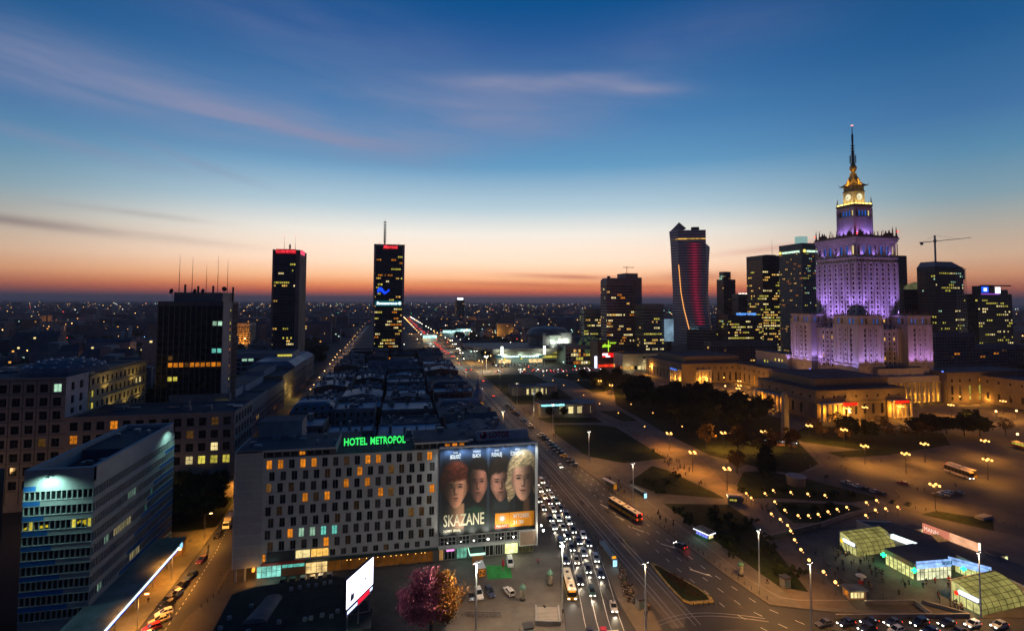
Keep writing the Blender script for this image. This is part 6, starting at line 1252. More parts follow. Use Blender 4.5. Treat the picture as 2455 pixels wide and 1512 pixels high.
def car_meshes(kind, col):
    if (kind, col) in _car: return _car[(kind, col)]
    L, w, h, yb, yr, yr2, yt = DIM[kind]; hl = L/2; w /= 2; belt = .92 if kind != 'van' else 1.05; bon = .82 if kind != 'van' else 1.0
    b = MB()
    def ringc(y, k, top, z0=.22): return [(-w*k*.94, y, z0), (w*k*.94, y, z0), (w*k, y, .45), (w*k, y, top-.14), (w*k*.9, y, top), (-w*k*.9, y, top), (-w*k, y, top-.14), (-w*k, y, .45)]
    rear = belt if kind != 'saloon' else .9
    loft(b, [ringc(-hl, .86, rear-.1, .34), ringc(-hl+.18, .97, rear), ringc(-hl+.9, 1, belt), ringc(yb, 1, belt), ringc(hl-.55, .98, bon-.03), ringc(hl-.12, .93, bon-.14), ringc(hl, .82, .62, .32)])
    # roof panel and pillars
    rw = w*.78; top = h; b.box(-rw, rw, yr2, yr, top-.05, top)
    pts = lambda s: [((s*w*.88, yb, belt-.02), (s*rw*.97, yr, top-.03)), ((s*w*.88, (yb+yt)/2-.2, belt-.02), (s*rw*1.0, (yr+yr2)/2, top-.03)), ((s*w*.88, yt, belt-.02), (s*rw*.97, yr2, top-.03))]
    for s in (-1, 1):
        for p, q in pts(s): b.tube(p, q, .055, n=4)
    for s in (-1, 1): b.box(s*(w+.08)-.08, s*(w+.08)+.08, yb-.35, yb-.15, belt-.02, belt+.14)
    body = b.mesh('body', [paint(col)]); body.polygons.foreach_set('use_smooth', [False]*len(body.polygons))
    g = MB(); n = 0; A = [(-w*.87, yt, belt-.04), (w*.87, yt, belt-.04), (w*.87, yb, belt-.04), (-w*.87, yb, belt-.04)]; B = [(-rw*.96, yr2+.03, top-.045), (rw*.96, yr2+.03, top-.045), (rw*.96, yr-.03, top-.045), (-rw*.96, yr-.03, top-.045)]
    for i in range(4): k = (i+1) % 4; g.q(A[i], A[k], B[k], B[i])
    glass = g.mesh('windows', [glass_dark])
    q = MB(); q.tube((-.1, 0, .31), (.1, 0, .31), .31, n=12); q.tube((-.112, 0, .31), (.112, 0, .31), .19, n=10, m=1); wheel = q.mesh('wheel', [tyre, rim_m])
    def box(nm, a, m): q = MB(); q.box(*a); return q.mesh(nm, [m])
    hb = (-.19, .19, -.05, .05, -.08, .08)
    _car[(kind, col)] = (body, glass, wheel, box('headlight', hb, hl_m), box('headlight', hb, hl_off), box('taillight', (-.14, .14, -.05, .05, -.09, .09), tl_m), box('taillight', (-.14, .14, -.05, .05, -.09, .09), tl_off), (hl, w, bon, rear))
    return _car[(kind, col)]
HEADON = [0]
def car(x, y, rz, kind, col, label, group, lights=0, z=0., beam=False, name='parked_car'):
    """faces local +Y; lights: 0 off, 1 on, 2 brake"""
    bo, gl_, wh, h1, h0, t1, t0, (hl, w, bon, rear) = car_meshes(kind, col)
    o = thing(name, label, 'van' if kind == 'van' else 'car', (x, y, z), rz, group)
    put('body', bo, o); put('windows', gl_, o)
    for sx_ in (-1, 1):
        for yy in (hl-.85, -hl+.85): put('wheel', wh, o, (sx_*(w-.09), yy, 0))
        put('headlight', h1 if lights else h0, o, (sx_*(w-.33), hl-.03, bon-.2)); put('taillight', t1 if lights else t0, o, (sx_*(w-.22), -hl+.0, rear-.2))
    if beam: lamp('SPOT', (0, hl+.12, .62), 650, (1, .85, .6), .12, None or (0, hl+6, .0), 70, .7, o)
    return o
def head(pl_heading): return pl_heading
# queue of cars facing the junction (towards -Y), in lanes that bend
QUEUE = [  # x, y, kind, colour, lane
 (59.6, 216.9, 'hatchback', 'silver', 'left'), (62.9, 218.2, 'saloon', 'dark grey', 'middle'), (59.3, 209.3, 'hatchback', 'white', 'left'), (62.5, 210.2, 'saloon', 'silver', 'middle'), (56.1, 206.4, 'saloon', 'dark grey', 'kerb'), (59.5, 203.8, 'saloon', 'maroon', 'left'), (62.6, 203.7, 'estate', 'dark green', 'middle'),
 (55.7, 198.1, 'hatchback', 'silver', 'kerb'), (59, 196.4, 'saloon', 'white', 'left'), (62.2, 196.5, 'saloon', 'dark grey', 'middle'), (55.6, 188.2, 'saloon', 'black', 'kerb'), (58.5, 187.6, 'hatchback', 'silver', 'left'), (62.4, 190.4, 'estate', 'dark blue', 'middle'), (54.8, 181.6, 'saloon', 'white', 'kerb'), (57.8, 180.3, 'saloon', 'beige', 'left'),
 (61.3, 184.2, 'hatchback', 'white', 'middle'), (60.6, 177.7, 'saloon', 'black', 'middle'), (57.1, 173.2, 'saloon', 'dark green', 'left'), (62.7, 173, 'hatchback', 'white', 'tram side'), (53.4, 168.6, 'van', 'dark blue', 'kerb'), (55.9, 165.4, 'estate', 'black', 'left'), (59.7, 169.2, 'saloon', 'dark blue', 'middle'), (62.3, 167.2, 'saloon', 'dark grey', 'tram side'),
 (58.6, 161.2, 'saloon', 'silver', 'middle'), (51.5, 157.8, 'saloon', 'dark blue', 'kerb'), (54.7, 157.2, 'saloon', 'beige', 'left'), (61.1, 157.1, 'estate', 'silver', 'tram side'), (56.3, 151.4, 'saloon', 'black', 'middle'), (58.9, 147.8, 'hatchback', 'dark blue', 'tram side'), (51.8, 145.7, 'saloon', 'black', 'left'), (53.1, 139.6, 'saloon', 'dark green', 'middle'), (56.0, 131.6, 'saloon', 'silver', 'tram side'),
 (49.2, 121.5, 'hatchback', 'red', 'middle'), (46.0, 122.2, 'saloon', 'black', 'left'), (56.8, 224, 'hatchback', 'silver', 'kerb'), (60, 225, 'saloon', 'black', 'left'), (63, 227, 'van', 'silver', 'middle')]
cnt = {}
def slope(x, y):
    if y > 200: return .02
    if y > 175: return .08
    if y > 160: return .16
    if y > 148: return .22
    return .27
# order within each lane counted from the stop line
for lane in ('kerb', 'left', 'middle', 'tram side'):
    L_ = sorted([q for q in QUEUE if q[4] == lane], key=lambda q: q[1])
    for k, (x, y, kind, colr, _) in enumerate(L_):
        car(x, y, math.pi-math.atan(slope(x, y)), kind, colr, f'{colr} {kind} queuing, {ORD1[k]} from the junction in the {lane} lane', 'cars queuing at the junction', 1, 0, y < 200, 'queuing_car')
# cars parked in the nose-in row along the avenue
rr = random.Random(15)
PC = ['white', 'dark grey', 'black', 'silver', 'dark blue', 'white', 'black', 'silver', 'yellow', 'dark grey', 'black', 'silver', 'dark green', 'dark blue', 'white', 'black']
y = 246.5; k = 0
while y < 400:
    if not (308 < y < 322 or 352 < y < 360):
        x = 84.9-(y-244)*.019; colr = PC[(k*7+3) % 16]; kind = rr.choice(['saloon', 'hatchback', 'estate', 'saloon', 'offroader'])
        car(x, y, R(58+rr.uniform(-5, 5)), kind, colr, f'{colr} {kind} parked at an angle, {ORD1[k]} in the row along the avenue', 'cars parked in a row along the avenue'); k += 1
    y += 5.3 if k < 20 else 7.5
car(77.5, 246, math.pi, 'hatchback', 'silver', 'silver hatchback driving alone past the parked row on the avenue', None, 1, 0, False, 'moving_car')
car(91.3, 159.6, R(20), 'saloon', 'black', 'black saloon with glowing red tail lights near the green kiosk', None, 1, 0, False, 'moving_car')
lamp('POINT', (91.9, 156.4, .7), 60, (1, .05, .03), .1)
# side street
for k, (x, y, rz, kind, colr) in enumerate([(-58.4, 198, 175, 'saloon', 'black'), (-57.6, 180.3, 172, 'saloon', 'maroon'), (-57.2, 170.6, 165, 'saloon', 'dark blue'), (-57.9, 165.6, 150, 'saloon', 'black'), (-57.5, 161, 160, 'hatchback', 'silver'), (-58.6, 158.2, 150, 'saloon', 'black'), (-57.6, 156, 152, 'hatchback', 'black'), (-57, 152.4, 118, 'hatchback', 'white'), (-56.8, 149.2, 118, 'saloon', 'beige'), (-57.3, 146.2, 118, 'hatchback', 'red'), (-57.6, 143, 118, 'saloon', 'white'), (-57.9, 140, 118, 'hatchback', 'black')]):
    car(x, y, R(rz), kind, colr, f'{colr} {kind} parked by the striped office, {ORD1[k]} from the far end', 'cars parked in the side street beside the striped office')
o = thing('delivery_truck', 'pale box truck parked at the far end of the side street beside the hotel', 'truck', (-57.4, 206.5, 0), R(178))
b = MB(); b.box(-1.2, 1.2, -3.6, 2.0, .8, 3.5); b.build('cargo_box', mat('cream truck box', (.6, .55, .45), .6), o); b = MB(); b.frus((-1.1, 1.1, 2.1, 4.0), (-1.0, 1.0, 2.1, 3.4), .5, 2.6); b.build('cab', paint('white'), o); b = MB(); b.box(-.95, .95, 3.5, 3.75, 1.5, 2.3); b.build('windscreen', glass_dark, o)
wh_me = car_meshes('saloon', 'black')[2]
for sx_ in (-1, 1):
    for yy in (-2.4, 2.9): q = put('wheel', wh_me, o, (sx_*1.05, yy, 0)); q.scale = (1.4, 1.4, 1.4)
# in front of the hotel, on the square
for k, (x, y, kind, colr) in enumerate([(-30.6, 160.8, 'hatchback', 'black'), (-28.0, 160.8, 'saloon', 'black'), (-25.3, 161, 'hatchback', 'silver'), (-22.8, 161, 'saloon', 'beige'), (-20.6, 161.2, 'hatchback', 'white'), (-18.2, 161.4, 'hatchback', 'silver')]):
    car(x, y, R(180+rr.uniform(-4, 4)), kind, colr, f'{colr} {kind} parked nose out before the hotel shops, {ORD1[k]} from the side street', 'cars parked before the hotel shops', 0, .12)
car(20.3, 143.6, R(178), 'hatchback', 'dark grey', 'dark grey hatchback beside the white offroader on the station square', 'cars left on the station square', 0, .12)
car(22.5, 144.4, R(184), 'offroader', 'white', 'white offroader with blue roof lights parked on the station square', 'cars left on the station square', 0, .12)
car(25.6, 144.6, R(190), 'offroader', 'dark blue', 'dark blue offroader parked right of the white one on the square', 'cars left on the station square', 0, .12)
car(30.8, 144.2, R(14), 'estate', 'white', 'white estate car standing alone between bikes and green carpet', 'cars left on the station square', 0, .12)
car(34.3, 159.3, R(174), 'van', 'white', 'white van parked beside the green carpet under the poster', 'cars left on the station square', 0, .12)
# bottom right row on the cross street
for k, (x, y, rz, kind, colr, on) in enumerate(sorted([(110, 113.5, 100, 'saloon', 'black', 1), (116.2, 112.8, 100, 'saloon', 'black', 1), (121.6, 111.3, 100, 'saloon', 'dark grey', 1), (128, 109.8, 100, 'offroader', 'black', 1), (134.6, 108.3, 100, 'saloon', 'black', 1), (140.5, 106.6, 100, 'hatchback', 'white', 1), (113.2, 110.6, 100, 'saloon', 'black', 1), (119.5, 108.6, 100, 'hatchback', 'white', 0), (127.4, 106.6, 100, 'saloon', 'dark blue', 1), (133.6, 104.9, 100, 'saloon', 'black', 1), (146.6, 105, 100, 'saloon', 'silver', 1), (104.4, 114.4, 100, 'saloon', 'dark grey', 0)], key=lambda q: q[0]/q[1])):
    car(x, y, R(rz-5), kind, colr, f'{colr} {kind} in the traffic along the bottom edge, {ORD1[k]} from the left', 'cars on the cross street', on, .004, False, 'waiting_car')
# parade square cars
for k, (x, y, rz, kind, colr) in enumerate([(194.9, 199, 12, 'estate', 'white'), (195.7, 195, 12, 'saloon', 'white'), (196.2, 191.2, 12, 'saloon', 'black'), (197, 187.8, 12, 'hatchback', 'silver'), (197.6, 184.6, 12, 'saloon', 'black'), (219, 193.6, 20, 'saloon', 'maroon'), (219.8, 178.8, 15, 'saloon', 'dark grey'), (223.6, 179.4, 15, 'estate', 'silver'), (226.6, 180.6, 15, 'saloon', 'silver'), (230.2, 179.2, 15, 'saloon', 'dark grey')]):
    car(x, y, R(rz), kind, colr, (f'{colr} {kind} in the row beside the planted slope, {ORD1[k]} from the far end' if k < 5 else f'{colr} {kind} on the open parade square, {ORD1[k-5]} counted from its far side'), 'cars parked on the parade square', 0, .13)
for k, (x, y, kind, colr) in enumerate(sorted([(262, 398, 'van', 'white'), (272, 408, 'van', 'white'), (256, 372, 'saloon', 'red'), (300, 392, 'saloon', 'silver'), (252, 440, 'saloon', 'white'), (262, 448, 'hatchback', 'beige'), (236, 500, 'saloon', 'silver'), (238, 512, 'saloon', 'dark grey')], key=lambda q: q[0]/q[1])):
    car(x, y, R(30*k), kind, colr, f'{colr} {kind} standing on the lamplit road before the palace wings, {ORD1[k]} from the left', 'cars before the palace wings', 0, .14)
# distant traffic: small single meshes
def mini(col, back, on=True):
    b = MB(); b.frus((-.85, .85, -2.1, 2.1), (-.8, .8, -2.0, 1.9), .3, .85); b.frus((-.75, .75, -1.6, .9), (-.6, .6, -1.2, .3), .85, 1.42, 1, 0)
    for s in (-1, 1):
        b.box(s*.55-.2, s*.55+.2, 2.05, 2.14, .55, .75, 2); b.box(s*.62-.17, s*.62+.17, -2.14, -2.05, .6, .85, 3)
        for yy in (-1.35, 1.35): b.tube((s*.72, yy, .3), (s*.85, yy, .3), .3, n=6, m=4)
    return b.mesh('car', [paint(col), glass_dark, emat('far headlight', (1, .95, .85), 26) if on else hl_off, emat('far taillight', (1, .04, .02), 16) if on else tl_off, tyre])
MINI = [mini(c, 0) for c in ('silver', 'black', 'dark grey', 'white', 'red')]; MINIP = [mini(c, 0, False) for c in ('silver', 'black', 'dark grey', 'white', 'dark blue')]
def small(me, x, y, rz, label, group, name='distant_car'): tag(put(name, me, None, (x, y, .02), rz), label, 'car', group)
rr = random.Random(33)
for y, lanes, p in ((330, 3, .3), (450, 3, .5), (520, 3, .6), (600, 3, .8), (660, 3, .9), (760, 3, .6)):
    for q in range(lanes):
        if rr.random() < p: small(rr.choice(MINI), 79+q*2.9-(y-400)*.01+rr.uniform(-.4, .4), y+rr.uniform(-20, 20), 0, 'distant car driving away along the avenue with red tail lights', 'cars driving away up the avenue')
y = 800
while y < 2450:
    for q in range(3):
        if rr.random() < .8: small(rr.choice(MINI), 71-(y-780)*.0195+q*2.6, y+rr.uniform(-8, 8), 0, 'distant car driving away along the avenue with red tail lights', 'cars driving away up the avenue')
    y += 28+y*.008
for y in range(260, 1400, 45):
    if rr.random() < .8: small(rr.choice(MINI), 61-(y-400)*.006+rr.choice((0, 3)), y+rr.uniform(-10, 10), math.pi, 'distant car coming down the avenue with white headlights', 'cars coming down the avenue')
for y in range(330, 900, 17):
    if rr.random() < .85: small(rr.choice(MINIP), -61.5-(y-330)*.028+rr.choice((0, -7)), y, rr.choice((0, math.pi)), 'dark car parked under the sodium lamps of the long side street', 'cars parked in the long lamplit street')
for j in range(5):
    for i in range(17):
        if rr.random() < .88: small(rr.choice(MINIP), 112+i*3.9+j*2.0, 628+j*9.5+rr.uniform(-.5, .5), R(8), 'car in the tightly packed car park before the railway station', 'cars in the station car park', 'parked_car')
for k in range(34):
    small(rr.choice(MINI), rr.uniform(110, 300), rr.choice([572, 577, 583, 588, 594])+rr.uniform(-1, 1), rr.choice((R(90), R(-90))), 'car crossing the busy street before the shopping centre', 'cars on the street before the shopping centre')
# ---- buses
def wheel_set(o, ys, w, r=.5):
    q = MB(); q.tube((-.14, 0, r), (.14, 0, r), r, n=12); q.tube((-.152, 0, r), (.152, 0, r), r*.55, n=10, m=1); me = q.mesh('wheel', [tyre, rim_m])
    for y in ys:
        for s in (-1, 1): put('wheel', me, o, (s*(w-.13), y, 0))
bus_y = mat('bus yellow', (.62, .36, .02), .4, var=.1); bus_r = mat('bus red', (.36, .03, .015), .4, var=.1); bus_w = mat('bus cream roof', (.68, .64, .54), .5, var=.1)
def bus_section(o, y0, y1, front, rear, low, hatch=3, cap=bus_w, h=3.0, lit=None):
    b = MB(); b.box(-1.25, 1.25, y0, y1, .3, 1.35, 0); b.box(-1.2, 1.2, y0+.05, y1-.05, 1.35, h-.15, 1); b.build('body', [low, mat('bus interior', (.05, .04, .03), .6)], o)
    b = MB(); b.frus((-1.25, 1.25, y0, y1), (-1.1, 1.1, y0+.15, y1-.15), h-.2, h); b.build('roof', cap, o)
    n = max(2, int((y1-y0)/1.7)); q = MB(); q.box(-.02, .02, -.7, .7, 0, 1.25); me = q.mesh('window', [lit or glass_dark])
    for s in (-1, 1):
        for i in range(n): put('window', me, o, (s*1.225, y0+(y1-y0)*(i+.5)/n, 1.45))
    for i in range(hatch):
        q = MB(); q.box(-.4, .4, -.45, .45, 0, .14); put('roof_hatch', q.mesh('roof_hatch', [metal_dark]), o, (0, y0+(y1-y0)*(i+.7)/(hatch+.3), h))
    if front:
        b = MB(); b.box(-1.1, 1.1, y1-.04, y1+.03, 1.2, h-.65); b.build('windscreen', glass_dark, o); b = MB(); b.box(-.9, .9, y1-.05, y1+.05, h-.6, h-.3); b.build('destination_board', emat('amber board', lin((255, 160, 40)), 1.3), o)
        for s in (-1, 1): q = MB(); q.box(-.2, .2, -.03, .05, 0, .2); put('headlight', q.mesh('headlight', [hl_m]), o, (s*.9, y1, .6)); q = MB(); q.box(-.1, .1, 0, .3, 0, .45); put('mirror', q.mesh('mirror', [metal_dark]), o, (s*1.35, y1, 1.9))
    if rear:
        b = MB(); b.box(-1.0, 1.0, y0-.03, y0+.02, 1.5, h-.7); b.build('rear_window', glass_dark, o)
        for s in (-1, 1):
            for z in (.7, h-.75): q = MB(); q.box(-.12, .12, -.05, .03, 0, .55); put('taillight', q.mesh('taillight', [tl_m]), o, (s*1.05, y0, z))
o = thing('city_bus', 'cream roofed city bus with amber destination board heading the kerb lane queue', 'bus', (47.6, 143, 0), math.pi-.17); bus_section(o, -6, 6, True, True, bus_y); wheel_set(o, (-3.4, 3.6), 1.25); lamp('SPOT', (0, 6.2, .8), 260, (1, .92, .75), .2, (0, 14, 0), 80, .7, o)
o = thing('articulated_bus', 'yellow and red articulated bus with red tail lights driving up the avenue', 'bus', (87, 180, 0), R(12)); bus_section(o, .3, 9, False, True, bus_y, 2); wheel_set(o, (3.2, 7.0, 12.6, 16.5), 1.25)
bus_section(o, 9.9, 18.2, False, False, bus_y, 2); b = MB(); b.box(-1.1, 1.1, 9, 9.9, .5, 2.85); b.build('bellows', mat('bellows', (.03, .03, .03), .9), o)
b = MB(); b.box(-1.262, 1.262, .32, 9, .32, .62); b.box(-1.262, 1.262, 9.9, 18.1, .32, .62); b.build('red_skirt', bus_r, o)
coach_w = mat('white coach', (.52, .45, .40), .4, var=.06)
for k, (x, y, m, lab) in enumerate([(255.8, 198, coach_w, 'white touring coach parked on the parade square, the nearer of two'), (259.6, 199.6, bus_y, 'touring coach with a yellow tail parked behind the white coach')]):
    o = thing('touring_coach', lab, 'coach', (x, y, .13), R(172), 'coaches on the parade square'); bus_section(o, -6.4, 6.4, k == 0, True, m, 1, coach_w, 3.6); wheel_set(o, (-3.2, 4.2), 1.25)
o = thing('city_bus', 'red and yellow bus with lit interior at the right edge of the parade square', 'bus', (338, 226, .13), R(170)); bus_section(o, -6, 6, True, True, bus_r, 2, bus_y, 3.0, LW['yellow']); wheel_set(o, (-3.4, 3.6), 1.25)
o = thing('city_bus', 'pale bus half seen among the park trees on the lamplit road', 'bus', (245, 452, .13), R(100)); bus_section(o, -6, 6, True, True, bus_w, 2); wheel_set(o, (-3.4, 3.6), 1.25)
# ================================================================ METRO PAVILION
o = thing('metro_pavilion', 'metro entrance pavilion with lit shopfront, blue white fascia and flat dark roof', 'pavilion', (154, 131, .13))
P_ = lambda x, y: (x-154, y-131)
pv = mat('pavilion render', (.36, .32, .28), .8, var=.2)
b = MB(); b.prism([P_(146.8, 127), P_(159, 126.2), P_(164.4, 128.6), P_(164.4, 138), P_(146.8, 136.6)], 3.4, 4.7, 0, 1); b.prism([P_(149, 129.4), P_(158.6, 128.6), P_(164, 131), P_(164, 137.6), P_(149, 136.2)], 0, 3.4); b.build('kiosk_block', [mat('terracotta fascia', (.3, .15, .11), .8, var=.3), tar], o)
def vpane(x0, y0, x1, y1, z0, z1, m, n, name='shop_window', fm=metal_dark):
    b = MB(); L = math.hypot(x1-x0, y1-y0); b.box(0, L, 0, .08, z0, z1, 0)
    for i in range(n+1): u = L*i/n; b.box(u-.06, u+.06, -.08, -.003, z0, z1, 1)
    b.box(0, L, -.06, -.004, z0+(z1-z0)*.68, z0+(z1-z0)*.68+.08, 1)
    return b.build(name, [m, fm], o, (x0-154, y0-131, 0), math.atan2(y1-y0, x1-x0))
shop = emat('lemon shop interior', lin((236, 238, 150)), 1.0, noise=.6, scale=.7)
vpane(146.9, 136.2, 146.9, 127.2, .1, 3.2, shop, 7); vpane(147.2, 126.7, 158.8, 126.0, .1, 3.2, emat('white shop interior', lin((240, 240, 190)), 1.15, noise=.55, scale=.7), 9); vpane(163.6, 128.6, 164.2, 121.5, .1, 3.2, shop, 5)
fas = emat('blue white fascia', lin((150, 190, 255)), 1.25, noise=.55, scale=.55)
vpane(147, 126.6, 159, 125.9, 3.3, 5.4, fas, 1, 'light_box', frame_dark); vpane(159.5, 127.4, 165, 119.6, 3.3, 5.4, fas, 1, 'light_box', frame_dark)
text('APTEKA', 1.3, 'fascia_lettering', mat('blue print', (.02, .08, .4), .6, var=0), o, (3.2, -5.2, 4.4), math.atan2(-.7, 12), width=3.4, ext=.02, offset=.03); text('APTEKA', 1.2, 'fascia_lettering', mat('blue print', (.02, .08, .4)), o, (8.7, -7.9, 4.4), math.atan2(-7.8, 5.5), width=4.6, ext=.02, offset=.03)
b = MB(); b.prism([P_(156.5, 156), P_(167, 152.5), P_(177, 125), P_(177, 104), P_(164.6, 104), P_(164.6, 129), P_(160, 136), P_(157.6, 146)], 0, 4.4, 0, 1); b.build('rear_hall', [pv, tar], o)
b = MB()
for p, q in (((156.5, 156), (157.6, 146)), ((156.5, 156), (167, 152.5)), ((164.6, 129), (164.6, 104)), ((157.6, 146), (160, 136)), ((160, 136), (164.6, 129))): b.tube((*P_(*p), 4.5), (*P_(*q), 4.5), .18, n=4)
b.build('parapet', frame_white, o)
b = MB(); b.tube((3.9, 13.0, 4.2), (5.6, 6.2, 4.2), .9, n=4); b.build('white_light_box', emat('white light box', lin((235, 250, 250)), 1.6, noise=.25, scale=1.2), o)
gcr = emat('green cross', lin((40, 255, 150)), 3.2)
for (x, y) in ((146.3, 136.4), (146.6, 126.8), (161.5, 124.6)):
    b = MB(); b.box(-.75, .75, -.12, .12, -.25, .25); b.box(-.25, .25, -.12, .12, -.75, .75); b.build('green_cross', gcr, o, (x-154, y-131, 2.9), R(-35)); lamp('POINT', (x-.8, y-.9, 2.7), 210, (.08, 1, .35), .3)
lamp('POINT', (161, 122.5, 2.2), 320, (.08, 1, .45), .4); lamp('POINT', (153, 123.5, 2.4), 260, (.9, 1, .6), .4); lamp('POINT', (144.5, 131, 2.4), 160, (.9, 1, .5), .4)
# glazed barrel vaults
vg = emat('vault glass glow', lin((182, 172, 96)), .62, noise=.5, scale=.35); vr = mat('vault rib', (.06, .065, .055), .5, .3)
def vault(lab, c0, c1, wd, h, nseg, sgn):
    """axis from c0 to c1 (ground), half width wd, rising to a back wall"""
    t = thing('glass_vault', lab, 'metro entrance', (*c0, .13)); d = Vector((c1[0]-c0[0], c1[1]-c0[1])); L = d.length; d.normalize(); t.rotation_euler = (0, 0, math.atan2(d.y, d.x)); na = 7
    def pt(i, j, r=1.0): a = math.pi*.5*(j/na)*1.0; return (L*i/nseg, wd*r*(-math.cos(a)), h*r*math.sin(a))
    ri = MB()
    for i in range(nseg):
        for j in range(na):
            g = MB(); q = [pt(i, j), pt(i+1, j), pt(i+1, j+1), pt(i, j+1)]; g.q(*q); g.build('glass_pane', vg, t)
    for i in range(nseg+1):
        for j in range(na): ri.tube(pt(i, j, 1.01), pt(i, j+1, 1.01), .07, n=4)
    for j in range(na+1): ri.tube(pt(0, j, 1.01), pt(nseg, j, 1.01), .06, n=4)
    tag(ri.build('glazing_bars', vr, t), kind='stuff')
    b = MB(); b.box(-.2, L+.2, 0, .3, 0, h+.15); b.build('back_wall', pv, t)
    b = MB(); pts = [(pt(0, j)[1], pt(0, j)[2]) for j in range(na+1)]
    n = len(b.v); b.v += [(0.05, 0, 0)]+[(0.05, y, z) for y, z in pts]
    for j in range(na): b.f.append((n, n+2+j, n+1+j)); b.m.append(0)
    vm = emat('vault end glow', lin((225, 220, 140)), .85, noise=.5, scale=.8); b.build('end_glazing', vm, t); b = MB(); n = len(b.v); b.v += [(L-.05, 0, 0)]+[(L-.05, y, z) for y, z in pts]
    for j in range(na): b.f.append((n, n+1+j, n+2+j)); b.m.append(0)
    b.build('end_glazing', vm, t)
    b = MB()
    for k in range(5): y = -wd*.95+wd*.9*k/4; b.box(-.06, .05, y-.05, y+.05, 0, h*.55)
    b.build('door_frame', vr, t)
    b = MB(); b.box(-1.4, -.9, -wd*1.0, -wd*.35, h*.62, h*.8); b.box(-1.4, 0, -wd*1.02, -wd*.3, h*.58, h*.62, 1); b.build('entrance_sign', [emat('entrance white sign', lin((220, 235, 255)), 1.7), vr], t)
    b = MB(); b.tube((-1.5, -wd*.3, h*.62), (-1.4, -wd*.3, h*.62), .55, n=12); b.build('round_sign', emat('yellow round sign', lin((255, 200, 30)), 1.4) if sgn else emat('red round sign', lin((255, 50, 20)), 1.4), t)
    return t
vault('glowing glass barrel vault of the metro, the far one with a yellow round sign', (142.2, 148.2), (158.5, 149.0), 6.2, 5.2, 7, True)
vault('glowing glass barrel vault of the metro, the near one with a red round sign', (146.8, 116.5), (163.8, 117.8), 7.0, 5.4, 7, False)
for (x, y) in ((146, 144), (149, 113.5), (142, 144.6)): lamp('POINT', (x-2.5, y-2.2, 2.6), 260, (1, .95, .5), .5)
# long backlit hoarding
hb = thing('long_hoarding', 'long tilted pink lit hoarding with pale lettering above the metro cutting', 'billboard', (172.4, 137, .13), math.atan2(-15, 2.1))
b = MB(); b.box(-7.9, 0, -.1, .2, 3.6, 7.0, 0); b.box(.1, 7.9, -.1, .2, 3.6, 7.0, 1); b.build('panel', [emat('pink hoarding', lin((222, 132, 104)), .95, noise=.12), emat('peach hoarding', lin((255, 186, 142)), .95, noise=.45, scale=.22)], hb)
b = MB(); b.box(7.9, 8.3, -.15, .25, 3.4, 7.2); b.build('end_light', emat('hoarding end light', lin((255, 240, 220)), 1.8), hb)
text('MANN', 2.0, 'hoarding_lettering', ink if False else emat('pale hoarding ink', lin((255, 220, 200)), 1.2), hb, (-5.2, -.16, 5.4), width=4.2, ext=.01); 
b = MB()
for x in (-7, -2.5, 2.5, 7): b.tube((x, .3, 0), (x, .3, 7), .12, n=5)
b.build('post', metal_dark, hb)
for k, (x, y) in enumerate(((171, 147.5), (177.2, 127.2))):
    v = thing('vent_tower', 'pinkish square vent tower at the %s end of the pink hoarding' % ('far' if k == 0 else 'near'), 'vent tower', (x, y, .13)); b = MB(); b.box(-1.9, 1.9, -1.7, 1.7, 0, 4.6, 0, 1); b.build('shaft', [mat('pink render', (.3, .2, .17), .8), tar], v); b = MB(); b.box(1.0, 1.8, -2.0, -1.8, 3.4, 4.4); b.build('lamp_box', emat('pale vent lamp', lin((230, 240, 170)), 1.3), v); lamp('POINT', (x+1.4, y-2.6, 4), 60, (1, .9, .5), .2)
v = thing('slatted_skylight', 'small tilted amber skylight in the cutting before the pink hoarding', 'skylight', (170.6, 138.6, 4.5)); b = MB()
for i in range(6): b.q((-2.6+.9*i, -1.6, .1), (-2.6+.9*i+.8, -1.6, .1), (-1.4+.9*i+.8, 1.8, .9), (-1.4+.9*i, 1.8, .9))
b.build('glass_pane', emat('amber skylight', lin((170, 122, 74)), .7, noise=.4), v); b = MB(); b.box(-2.7, 4, -1.8, 2, -.4, .05); b.build('kerb', conc_dark, v)
# low ramps and walls before the pavilion
for k, (p, q, lab) in enumerate([((109.6, 116.2), (134.6, 111.3), 'long low kerb wall between forecourt and cross street'), ((135.5, 117.4), (134.2, 111.6), 'short low wall beside the stairwell near the pavilion'), ((134.3, 111.2), (143.5, 109.6), 'low wall closing the stairwell beside the tall lamp post'), ((122.1, 119.8), (135.6, 117.3), 'low wall at the top of the forecourt ramp'), ((137.3, 117), (143.5, 110), 'slanting low wall of the stairwell under the near vault'), ((148.3, 163), (166.8, 168.6), 'pale retaining wall of the sunken path below the globe lamps'), ((166.8, 168.6), (181.8, 171.6), 'pale end of the retaining wall near the square'), ((124, 158), (148.3, 163), 'dark retaining wall behind the far vault')]):
    w = thing('low_wall', lab, 'wall', ((p[0]+q[0])/2, (p[1]+q[1])/2, .13), math.atan2(q[1]-p[1], q[0]-p[0])); L = math.dist(p, q)/2; b = MB(); b.box(-L, L, -.18, .18, 0, .9 if k < 5 else 1.5); b.build('wall_body', conc if k != 7 else conc_dark, w); b = MB(); b.box(-L, L, -.24, .24, .9 if k < 5 else 1.5, 1.02 if k < 5 else 1.62); b.build('coping', kerb_m, w)
